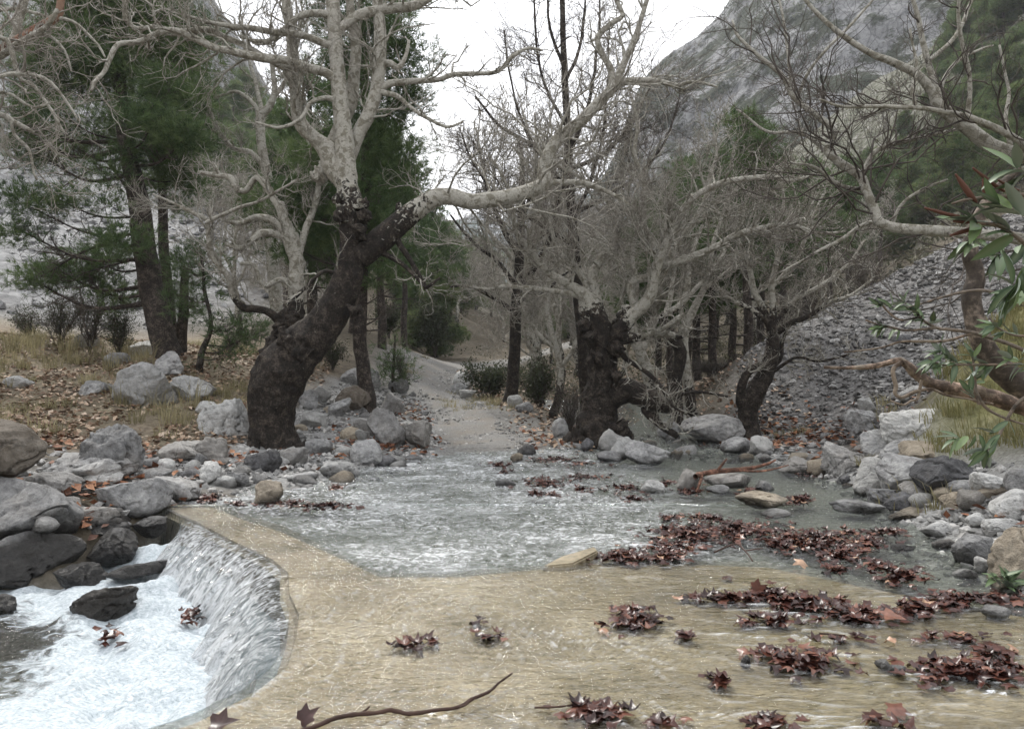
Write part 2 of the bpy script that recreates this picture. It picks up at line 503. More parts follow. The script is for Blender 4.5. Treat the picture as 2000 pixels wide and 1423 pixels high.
CTRL += [np.array(c, float) for c in [
    (0, 4, -.06), (2, 4, -.06), (0, 7, -.08), (3, 6, -.06), (0, 10, -.06), (3, 9, -.05), (-1.5, 9, -.05), (3, 12, 0), (1, 12, -.03), (4.2, 11.5, 0.02), (-.55, 12.9, 0.02), (4.5, 23, .35),
    (6.2, 23.5, 1.1), (8.8, 24.5, 1.5), (12, 26, 2.6), (16, 27, 4.5), (0, 0, -.06), (5, 0, 1.2), (3.3, 3, .3), (3.6, 1, .4), (4.2, 4.6, .25), (-5, 0, -.3), (0, -10, 0), (12, 0, 2), (-14, 0, 2), (14, 8, 4.5), (20, 14, 8), (0, 95, 7), (-15, 95, 13), (20, 100, 10),
    (-14, 14, 3.0), (-24, 20, 8), (-20, 6, 5), (-45, 30, 22), (-60, 60, 42), (-60, 0, 28), (50, 50, 24), (60, 0, 32), (0, -60, 2), (0, 160, 16), (-70, 130, 55), (80, 130, 60), (60, -50, 20), (-60, -50, 20)]]
CTRL = np.array(CTRL)

def _phi(r2):
    return 0.5 * r2 * np.log(np.maximum(r2, 1e-9))

def _tps_fit(pts, lam=0.004):
    # distances are warped by asinh so near detail and far hills share one smooth sheet
    q = _warp(pts[:, 0], pts[:, 1])
    n = len(q)
    K = _phi(((q[:, None] - q[None]) ** 2).sum(-1)) + lam * np.eye(n)
    A = np.zeros((n + 3, n + 3))
    A[:n, :n] = K
    Pm = np.column_stack([np.ones(n), q])
    A[:n, n:] = Pm
    A[n:, :n] = Pm.T
    return q, np.linalg.solve(A, np.concatenate([pts[:, 2], np.zeros(3)]))

def _warp(x, y):
    return np.column_stack([np.arcsinh(np.asarray(x) / 6.0) * 6.0, np.arcsinh((np.asarray(y) - 4) / 8.0) * 8.0])

_TQ, _TW = _tps_fit(CTRL)

def tps(x, y):
    x, y = np.atleast_1d(np.asarray(x, float)), np.atleast_1d(np.asarray(y, float))
    sh = x.shape
    q = _warp(x.ravel(), y.ravel())
    out = np.zeros(len(q))
    for s in range(0, len(q), 40000):
        c = q[s:s + 40000]
        r2 = ((c[:, None, 0] - _TQ[None, :, 0]) ** 2 + (c[:, None, 1] - _TQ[None, :, 1]) ** 2)
        out[s:s + 40000] = _phi(r2) @ _TW[:-3] + _TW[-3] + c @ _TW[-2:]
    return out.reshape(sh)

def water_z(y):
    return np.maximum(0, np.asarray(y, float) - 12.8) * 0.022

def ground(x, y, detail=False):
    x, y = np.atleast_1d(np.asarray(x, float)), np.atleast_1d(np.asarray(y, float))
    z = tps(x, y)
    near = (y < 30) & (np.abs(x) < 14)
    if detail:
        p = np.column_stack([x.ravel(), y.ravel(), np.zeros(x.size)])
        d = np.hypot(x, y).ravel()
        z = z + (fbm(p * 0.9, 3, 5) * 0.09 * sstep(4, 9, d) + fbm(p * 0.13, 4, 9) * 1.5 * sstep(25, 70, d)).reshape(x.shape)
    if near.any():
        xn, yn, zn = x[near], y[near], z[near]
        s = poly_sd(xn, yn, STREAM)
        bed = water_z(yn) - 0.10
        zn = np.where(s > -0.5, zn + (bed - zn) * sstep(-0.35, 0.3, s), zn)
        s = poly_sd(xn, yn, POOL)
        zn = np.where(s > -0.6, zn + (np.minimum(zn, -0.85) - zn) * sstep(-0.35, 0.15, s), zn)
        s = poly_sd(xn, yn, SLAB)
        zn = np.where(s > -0.3, zn + (np.minimum(zn, -0.75) - zn) * sstep(0.02, 0.25, s), zn)
        z[near] = zn
    return z

def surf(x, y):
    """what a thing standing at (x, y) stands on: ground, slab or the stream bed"""
    z = ground(x, y)
    s = poly_sd(np.atleast_1d(x), np.atleast_1d(y), SLAB)
    return np.where(s > 0, np.maximum(z, -0.03), z)

_YS = np.geomspace(2.6, 110, 700)
def hit(px, py, water=True):
    """world point where the view through photograph pixel (px, py) first meets the ground (or the water over it)"""
    x = (px - CX) / FOC * _YS
    zr = CAM_H + (CY - py) / FOC * _YS
    zs = surf(x, _YS)
    if water:
        s = poly_sd(x, _YS, STREAM)
        zs = np.where(s > 0, np.maximum(zs, water_z(_YS) - 0.02), zs)
        s = poly_sd(x, _YS, POOL) 
        s2 = poly_sd(x, _YS, SLAB)
        zs = np.where((s > 0) & (s2 < 0), np.maximum(zs, -0.47), zs)
    k = np.nonzero(zr <= zs)[0]
    k = k[0] if len(k) else len(_YS) - 1
    return np.array([x[k], _YS[k], zs[k]])

def axis(lo, hi, n, c, s):
    a, b = math.asinh((lo - c) / s), math.asinh((hi - c) / s)
    return c + s * np.sinh(np.linspace(a, b, n))

# ------------------------------------------------------------------ ground sheet
gx = axis(-260, 260, 340, 0, 5.0)
gy = axis(-60, 330, 370, 9.5, 6.0)
GX, GY = np.meshgrid(gx, gy, indexing='ij')
GZ = ground(GX, GY, True)

def seg_dist(x, y, pts):
    d = np.full(x.shape, 1e9)
    for (ax, ay), (bx, by) in zip(pts[:-1], pts[1:]):
        ex, ey = bx - ax, by - ay
        t = np.clip(((x - ax) * ex + (y - ay) * ey) / (ex * ex + ey * ey), 0, 1)
        d = np.minimum(d, np.hypot(x - ax - ex * t, y - ay - ey * t))
    return d

SCREE_R = np.array([(4.6, 15.6), (5.6, 18.6), (6.2, 19.6), (8.0, 20.3), (11.0, 20.8), (16, 22), (20, 16), (9.5, 13.2), (8.0, 14.2), (6.9, 12.0), (5.2, 12.6), (4.4, 14.2)])
SCREE_L = np.array([(-60, 26), (-23, 28.5), (-15.5, 31), (-13, 36), (-13.5, 44), (-19, 60), (-24, 80), (-60, 100), (-90, 60)])
BANK_L = np.array([(-8.0, 8.4), (-5.2, 9.7), (-4.4, 10.6), (-4.2, 12.4), (-4.2, 16), (-5, 21), (-7, 27), (-13, 30), (-30, 26), (-30, 8)])
BANK_R = np.array([(4.8, 9.6), (4.75, 8.6), (4.95, 7.3), (5.8, 4), (14, 4), (14, 12), (8.2, 13.5), (6.4, 11.4), (5.7, 9.8)])
COBBLE = np.array([(-5.0, 8.6), (-2.0, 9.6), (-1.0, 12.8), (-1.5, 15.5), (-2.4, 20.5), (-4.4, 19.5), (-4.2, 13.5), (-4.3, 10.8)])
SHORE_R = np.array([(0.8, 13.0), (1.0, 17.5), (2.5, 16.5), (4.2, 15.0), (4.9, 12.6), (5.25, 10.6), (4.8, 8.9), (4.9, 7.2), (5.6, 4.5), (3.3, 4.4), (3.2, 6.4), (4.0, 9.0), (3.8, 12.0), (2.0, 13.2)])

def zones(x, y, z_of):
    pth = seg_dist(x, y, PATHC[:, :2])
    z = {
        'litter': sstep(-1.2, 0.8, poly_sd(x, y, BANK_L)) * 0.95,
        'grass': sstep(-0.8, 1.0, poly_sd(x, y, BANK_L)) * np.clip(0.45 + 0.9 * fbm(np.column_stack([x.ravel(), y.ravel(), 0 * x.ravel()]) * 0.55, 3, 21).reshape(x.shape), 0, 1) * 0.6,
        'green': sstep(-0.7, 0.6, poly_sd(x, y, BANK_R)),
        'gravel': np.maximum(np.maximum(sstep(-1.0, 0.4, poly_sd(x, y, COBBLE)), sstep(-0.8, 0.4, poly_sd(x, y, SHORE_R))), sstep(2.6, 1.2, pth) * 0.6),
        'pale': sstep(-5, 3, poly_sd(x, y, SCREE_L)),
        'dark': sstep(-0.9, 0.5, poly_sd(x, y, SCREE_R)),
        'rocky': sstep(40, 62, y) * sstep(6, 12, z_of),
        'bed': np.maximum(sstep(-0.25, 0.1, poly_sd(x, y, STREAM)), sstep(-0.3, 0.1, poly_sd(x, y, POOL))),
    }
    return z
mb = MB()
mb.add(np.stack([GX, GY, GZ], -1), grid_faces(len(gx), len(gy)), **{k: a.ravel() for k, a in zones(GX, GY, GZ).items()})
tag(mb.build('ground', M_ground), kind='structure')

# ------------------------------------------------------------------ gravel track
def resample(p, n):
    p = np.asarray(p, float)
    s = np.concatenate([[0], np.cumsum(np.linalg.norm(np.diff(p, axis=0), axis=1))])
    t = np.linspace(0, s[-1], n)
    return np.column_stack([np.interp(t, s, p[:, k]) for k in range(p.shape[1])])

def catmull(p, m=8):
    p = np.asarray(p, float)
    q = np.concatenate([[2 * p[0] - p[1]], p, [2 * p[-1] - p[-2]]])
    out = []
    for i in range(1, len(q) - 2):
        t = np.linspace(0, 1, m, endpoint=False)[:, None]
        a, b, c, d = q[i - 1], q[i], q[i + 1], q[i + 2]
        out.append(0.5 * (2 * b + (c - a) * t + (2 * a - 5 * b + 4 * c - d) * t ** 2 + (3 * b - a - 3 * c + d) * t ** 3))
    out.append(q[-2][None])
    return np.concatenate(out)

pc = resample(catmull(np.column_stack([PATHC[:, :2], PATHW]), 10), 170)
tan = nrm(np.gradient(pc[:, :2], axis=0))
side = np.column_stack([tan[:, 1], -tan[:, 0]])
us = np.linspace(-1, 1, 19)
ragged = 1 + 0.5 * fbm(np.column_stack([np.arange(170) * 0.31, np.zeros(170), np.zeros(170)]), 3, 4)
px_ = pc[:, None, 0] + side[:, None, 0] * us[None] * (pc[:, 2] * ragged)[:, None]
py_ = pc[:, None, 1] + side[:, None, 1] * us[None] * (pc[:, 2] * ragged)[:, None]
pz_ = ground(px_, py_, True) + 0.03 - 0.09 * np.abs(us)[None] ** 4 + 0.03 * fbm(np.column_stack([px_.ravel(), py_.ravel(), 0 * px_.ravel()]) * 3.0, 3, 14).reshape(px_.shape) - 0.09 * sstep(13.6, 12.6, py_)
mb = MB()
mb.add(np.stack([px_, py_, pz_], -1), grid_faces(170, 19))
tag(mb.build('path', M_path), kind='structure')

# ------------------------------------------------------------------ concrete ford slab
bm = bmesh.new()
bot = [bm.verts.new((x, y, -1.2)) for x, y in SLAB]
f = bm.faces.new(bot)
r = bmesh.ops.extrude_face_region(bm, geom=[f])
for v in [g for g in r['geom'] if isinstance(g, bmesh.types.BMVert)]:
    v.co.z = -0.03
bmesh.ops.recalc_face_normals(bm, faces=bm.faces)
edges = [e for e in bm.edges if all(abs(v.co.z + 0.03) < 1e-4 for v in e.verts) and all(v.co.x < -1.1 for v in e.verts)]
bmesh.ops.bevel(bm, geom=edges, offset=0.06, segments=3, affect='EDGES')
bmesh.ops.triangulate(bm, faces=bm.faces)
me = bpy.data.meshes.new('ford_slab')
bm.to_mesh(me)
bm.free()
me.materials.append(M_slab)
tag(link('ford_slab', me), kind='structure')

# ------------------------------------------------------------------ water over the ford and up the stream
lip_y = LIP[:, 1][::-1]
lip_x = LIP[:, 0][::-1]
LY = np.linspace(0, 1, 1)
def left_edge(y):
    return np.where(y > 8.1, -4.6, np.interp(y, lip_y, lip_x))
ys = np.concatenate([np.linspace(0.4, 2.8, 12, endpoint=False), np.geomspace(2.8, 14.5, 390), np.linspace(14.7, 26, 24)])
nu = 350
uu = np.linspace(0, 1, nu)
def water_sheet(ys, x0, x1, nu):
    X = x0[:, None] + (x1 - x0)[:, None] * np.linspace(0, 1, nu)[None]
    Y = np.repeat(ys[:, None], nu, 1)
    return X, Y
def chop(x, y):
    """height of the running water: long low ripples on the slab, steeper chop over the gravel"""
    p = np.column_stack([x.ravel(), y.ravel(), np.zeros(x.size)])
    on_slab = sstep(-0.15, 0.15, poly_sd(x, y, SLAB)).ravel()
    a = fbm(p * (2.4, 8.0, 1), 3, 31) * 0.012 + fbm(p * (7.0, 24.0, 1), 2, 35) * 0.006
    b = fbm(p * (3.0, 5.5, 1), 4, 41) * 0.040 + fbm(p * (11, 17, 1), 2, 45) * 0.014
    calm = sstep(1.6, 3.0, x.ravel()) * 0.8
    lipd = seg_dist(x, y, LIP[:14]).ravel()
    w = sstep(2.2, 0.5, lipd)
    n1, n2 = fbm(p * (0.7, 1.1, 1), 3, 95), fbm(p * (1.6, 2.6, 1), 3, 97)
    ph = (lipd * w + (0.95 * y.ravel() + 0.2 * x.ravel()) * (1 - w))
    s1 = np.sin(6.283 * (ph / 0.105 + 1.9 * n1 + 0.9 * n2))
    s2 = np.sin(6.283 * (ph / 0.062 + 2.6 * n2 + 1.3 * n1))
    am = np.clip(0.35 + 1.3 * fbm(p * (0.9, 1.8, 1), 3, 99) + 0.35 * w, 0.08, 1.2)
    a = a * 0.6 + am * (0.0085 * s1 + 0.005 * s2)
    global SLAB_GLINT
    SLAB_GLINT = sstep(0.82, 1.05, s1 * 0.7 + s2 * 0.45) * np.clip(am, 0, 1)  # white glints painted along the ripple crests of the slab
    return (a * on_slab + b * (1 - on_slab) * (1 - calm)).reshape(x.shape), on_slab.reshape(x.shape)
x0 = left_edge(ys)
x1 = np.interp(ys, [0, 5, 9, 13, 15, 27], [7, 6.5, 6.0, 5.6, 5.2, 6.5])
x0 = np.where(ys > 13.2, 0.6, x0)
WX, WY = water_sheet(ys, x0, x1, nu)
hh, slabm = chop(WX, WY)
WZ = water_z(WY) + hh
edge = np.clip((WX - x0[:, None]) / 0.12, 0, 1)
WZ = WZ - 0.015 * (1 - edge) * (WY < 8)
slabc = slabm[:-1, :-1] > 0.5
faces = grid_faces(len(ys), nu).reshape(len(ys) - 1, nu - 1, 4)
V = np.stack([WX, WY, WZ], -1).reshape(-1, 3)
pstr = np.column_stack([WX.ravel(), WY.ravel(), np.zeros(WX.size)])
churn = np.clip(0.75 + 0.9 * fbm(pstr * (0.8, 1.3, 1), 3, 57), 0.1, 1) * sstep(2.6, 0.9, WX.ravel()) * sstep(4.8, 6.0, WY.ravel())  # white water, plus painted brightness in place of sky reflection off the chop
foam = np.clip((fbm(pstr * (1.1, 1.6, 1), 4, 51) * 1.6 + 0.05), 0, 1) * (1 - slabm.ravel()) * sstep(1.9, 0.6, WX.ravel()) * 0.28
foam = foam + np.clip(sstep(0.008, 0.026, hh.ravel()), 0, 1) * (1 - slabm.ravel()) * 0.5 * np.clip(churn, 0.15, 1)  # chop crests whitened as foam and painted glints
foam = foam * (1 - sstep(12, 13, WY.ravel()) * 0.3)
foam = foam + SLAB_GLINT * slabm.ravel() * (0.22 + 0.25 * sstep(-0.5, 1.2, WX.ravel()))  # painted slab glints ride in the foam value, stronger towards the right
for nm, msk, mt in (('ford_water', slabc, M_ford), ('stream_water', ~slabc, M_stream)):
    f = faces[msk]
    used = np.unique(f)
    remap = np.zeros(len(V), np.int64)
    remap[used] = np.arange(len(used))
    mb = MB()
    mb.add(V[used], remap[f], foam=foam[used], churn=churn[used])
    tag(mb.build(nm, mt), kind='structure')

# ------------------------------------------------------------------ the fall over the lip and the pool below it
def fall_material():
    M = Mat('falling_water')
    uv = M.n('ShaderNodeCombineXYZ')
    M.l(M.math('MULTIPLY', M.attr('s'), 17.0), uv.inputs[0])
    M.l(M.math('MULTIPLY', M.attr('t'), 5.0), uv.inputs[1])
    n1 = M.noise(uv.outputs[0], 1.0, 5, 0.7, 1.6)
    n2 = M.noise(uv.outputs[0], 2.6, 4, 0.65, 1.2)
    h = M.math('ADD', n1, M.math('MULTIPLY', n2, 0.5))
    nor = M.bump(h, 1.0, 0.06)
    fr = M.schlick(nor, 0.05)
    tr = M.n('ShaderNodeBsdfTransparent')
    tr.inputs['Color'].default_value = (0.7, 0.74, 0.74, 1)
    gl = M.n('ShaderNodeBsdfGlossy')
    gl.inputs['Roughness'].default_value = 0.08
    M.l(nor, gl.inputs['Normal'])
    mx = M.n('ShaderNodeMixShader')
    M.l(fr, mx.inputs[0])
    M.l(tr.outputs[0], mx.inputs[1])
    M.l(gl.outputs[0], mx.inputs[2])
    foam = M.bsdf((0.8, 0.83, 0.85), 0.45, nor, 0.5)
    thr = M.math('ADD', n1, M.math('ADD', M.math('MULTIPLY', M.attr('t'), 0.22), M.math('MULTIPLY', n2, 0.3)))
    ff = M.math('MULTIPLY', M.ramp(thr, [(0.62, 0.0), (0.86, 0.95)]), M.attr('flow'), clamp=True)
    m2 = M.n('ShaderNodeMixShader')
    M.l(ff, m2.inputs[0])
    M.l(mx.outputs[0], m2.inputs[1])
    M.l(foam, m2.inputs[2])
    return M.done(m2.outputs[0])
M_fall = fall_material()
lip = resample(catmull(np.column_stack([LIP[:13]]), 10), 400)
lt = nrm(np.gradient(lip, axis=0))
ln = np.column_stack([lt[:, 1], -lt[:, 0]])          # horizontally outward, over the pool
ln = ln * np.sign((ln @ np.array([-1, 0.15])))[:, None]
k = np.ones(41) / 41
ln = nrm(np.column_stack([np.convolve(np.pad(ln[:, i], 20, 'edge'), k, 'valid') for i in (0, 1)]))
sarc = np.concatenate([[0], np.cumsum(np.linalg.norm(np.diff(lip, axis=0), axis=1))])
flow = sstep(7.55, 7.1, lip[:, 1]) * sstep(3.5, 4.25, lip[:, 1])
tt = np.linspace(0, 1, 40)
st = 0.06 + 0.46 * flow
jit = fbm(np.column_stack([sarc * 9, np.zeros(400), np.zeros(400)]), 3, 61)
out = (st * (1 + 0.25 * jit))[:, None] * tt[None]
pw = np.column_stack([np.repeat(sarc * 11, 40), np.tile(tt * 1.6, 400) - 0, np.zeros(16000)])
ripple = (fbm(pw, 3, 71) * 0.05).reshape(400, 40) * np.minimum(1, tt * 4)[None]
FX = lip[:, 0, None] + ln[:, 0, None] * (out + ripple)
FY = lip[:, 1, None] + ln[:, 1, None] * (out + ripple)
FZ = 0.0 - 0.012 - 0.50 * tt[None] ** 1.9 + 0 * out
sel = slice(8, 396)
mb = MB()
mb.add(np.stack([FX, FY, FZ], -1)[sel], grid_faces(388, 40), s=np.repeat(sarc[sel], 40), t=np.tile(tt, 388), flow=np.repeat(flow[sel], 40))
tag(mb.build('waterfall', M_fall), kind='structure')
FALL_BASE = np.column_stack([FX[:, -1], FY[:, -1]])[(flow > 0.5)]

def pool_material():
    M = Mat('white_water')
    v = M.pos((2, 3, 2))
    n1 = M.noise(v, 3.0, 6, 0.65, 1.0)
    n2 = M.noise(v, 16.0, 5, 0.7, 0.6)
    h = M.math('ADD', n1, M.math('MULTIPLY', n2, 0.4))
    nor = M.bump(h, 0.6, 0.05)
    fr = M.schlick(nor)
    tr = M.n('ShaderNodeBsdfTransparent')
    tr.inputs['Color'].default_value = (0.52, 0.53, 0.44, 1)
    gl = M.n('ShaderNodeBsdfGlossy')
    gl.inputs['Roughness'].default_value = 0.1
    M.l(nor, gl.inputs['Normal'])
    mx = M.n('ShaderNodeMixShader')
    M.l(fr, mx.inputs[0])
    M.l(tr.outputs[0], mx.inputs[1])
    M.l(gl.outputs[0], mx.inputs[2])
    fc = M.ramp(n2, [(0.3, (0.24, 0.29, 0.31)), (0.5, (0.43, 0.48, 0.51)), (0.66, (0.6, 0.64, 0.67))])
    foam = M.bsdf(fc, 0.6, nor, 0.3)
    ff = M.ramp(M.math('ADD', M.attr('foam'), M.math('MULTIPLY', M.math('SUBTRACT', n1, 0.5), 1.3)), [(0.3, 0.0), (0.62, 1.0)])
    m2 = M.n('ShaderNodeMixShader')
    M.l(ff, m2.inputs[0])
    M.l(mx.outputs[0], m2.inputs[1])
    M.l(foam, m2.inputs[2])
    return M.done(m2.outputs[0])
M_pool = pool_material()
qx = np.linspace(-7.5, -0.9, 230)
qy = np.concatenate([np.linspace(1.0, 3, 20, endpoint=False), np.linspace(3, 8.2, 190)])
QX, QY = np.meshgrid(qx, qy, indexing='ij')
db = seg_dist(QX, QY, FALL_BASE[::6])
pp = np.column_stack([QX.ravel(), QY.ravel(), np.zeros(QX.size)])
boil = sstep(1.7, 0.0, db)
rapids = sstep(6.0, 7.2, QY) * sstep(-4.2, -3.2, QX)
QZ = -0.46 + 0.02 * sstep(5.5, 7.8, QY) * 6 * sstep(-4.2, -3.2, QX) + (fbm(pp * 2.0, 3, 81) * 0.2 + fbm(pp * 7, 3, 85) * 0.045).reshape(QX.shape) * (0.12 + 0.88 * np.maximum(boil, rapids * 0.5))
QZ += 0.06 * boil ** 2
fm = np.maximum(sstep(2.2, 0.3, db) * 0.95, rapids * 0.42) - 0.45 * sstep(-2.6, -3.6, QX) * sstep(4.4, 5.0, QY) * sstep(6.2, 5.4, QY) + 0.5 * fbm(pp * (0.8, 1.6, 1), 3, 91).reshape(QX.shape)
mb = MB()
mb.add(np.stack([QX, QY, QZ], -1), grid_faces(len(qx), len(qy)), foam=fm.ravel())
tag(mb.build('pool_water', M_pool), kind='structure')
# ------------------------------------------------------------------ rocks
_ICO = {}
def ico(n):
    if n not in _ICO:
        bm = bmesh.new()
        bmesh.ops.create_icosphere(bm, subdivisions=n, radius=1.0)
        v = np.array([x.co[:] for x in bm.verts])
        f = np.array([[x.index for x in fc.verts] for fc in bm.faces])
        bm.free()
        _ICO[n] = (v, f)
    return _ICO[n]

def rock_shape(seed, sub=4, angular=0.6, rough=1.0, strata=0.0, aspect=(1, 1, 1)):
    """a boulder in a unit box centred on 0: planes cut off a ball, then broken up at several sizes"""
    rg = np.random.default_rng(seed)
    v, f = ico(sub)
    v = v.copy() * (1 + 0.16 * rg.normal(size=3))
    n = int(7 + 13 * angular)
    for _ in range(n):
        d = nrm(rg.normal(size=3))
        h = rg.uniform(0.42, 0.88) if angular > 0.32 else rg.uniform(0.72, 1.0)
        e = v @ d - h
        v = v - np.where(e > 0, e * min(0.98, 0.62 + 0.42 * angular), 0)[:, None] * d
    off = rg.uniform(-50, 50, 3)
    dirn = nrm(v)
    a = np.asarray(aspect, float) / max(aspect)
    q = v * a
    dsp = 0.13 * fbm(q * 1.5 + off, 2, seed & 63) * (0.4 + angular)
    rid = np.clip(fbm(q * 3.0 + off, 4, 7, ridged=True, gain=0.55), -1, 2)
    dsp = dsp + rough * (-0.085 * np.clip(0.7 - rid, 0, 1) - 0.11 * sstep(0.05, 0.0, np.abs(noise(q * 2.1 + off, 19))) * (noise(q * 1.3 + off, 23) > -0.1) + 0.05 * fbm(q * 6 + off, 5, 11, gain=0.66))
    if strata:
        ax = nrm(np.array([0.35, 0.15, 1.0]))
        lay = v @ ax * 7 + fbm(q * 1.5 + off, 2, 3) * 1.2
        dsp = dsp + strata * 0.05 * (np.abs((lay % 1.0) - 0.5) * 2 - 0.5)
    v = v + dirn * dsp[:, None]
    t = rg.uniform(0, 6.28)
    R = np.array([[math.cos(t), -math.sin(t), 0], [math.sin(t), math.cos(t), 0], [0, 0, 1]])
    v = v @ R.T
    lo, hi = v.min(0), v.max(0)
    return (v - (lo + hi) / 2) / (hi - lo), f

def boulder(x0, y0, x1, y1, label, mat=None, Y=None, ang=0.65, sub=5, seed=0, rough=1.0, depth=0.85, sink=0.16, name='boulder', group=None, strata=0.0, cat='rock', dz=0.0):
    xc = (x0 + x1) / 2
    p = P(xc, y1, Y) if Y else hit(xc, y1)
    y = p[1]
    w = (x1 - x0) / FOC * y
    d = w * depth
    yc = y + 0.38 * d
    w = (x1 - x0) / FOC * yc
    ztop = CAM_H + (CY - y0) / FOC * (yc)
    zb = p[2] - sink * max(ztop - p[2], 0.05) + dz
    hgt = max(ztop - zb, 0.05)
    sub = 5 if (x1 - x0) > 62 else 4
    v, f = rock_shape(seed or abs(hash((int(x0), int(y0)))) % 9999 + 1, sub, ang, rough, strata, (w, d, hgt))
    v = v * np.array([w, d, hgt])
    mb = MB()
    mb.add(v + np.array([0, 0, hgt / 2]), f)
    o = mb.build(name, mat or M_rock)
    o.location = ((xc - CX) / FOC * yc, yc, zb)
    tag(o, label, cat, group)
    return o

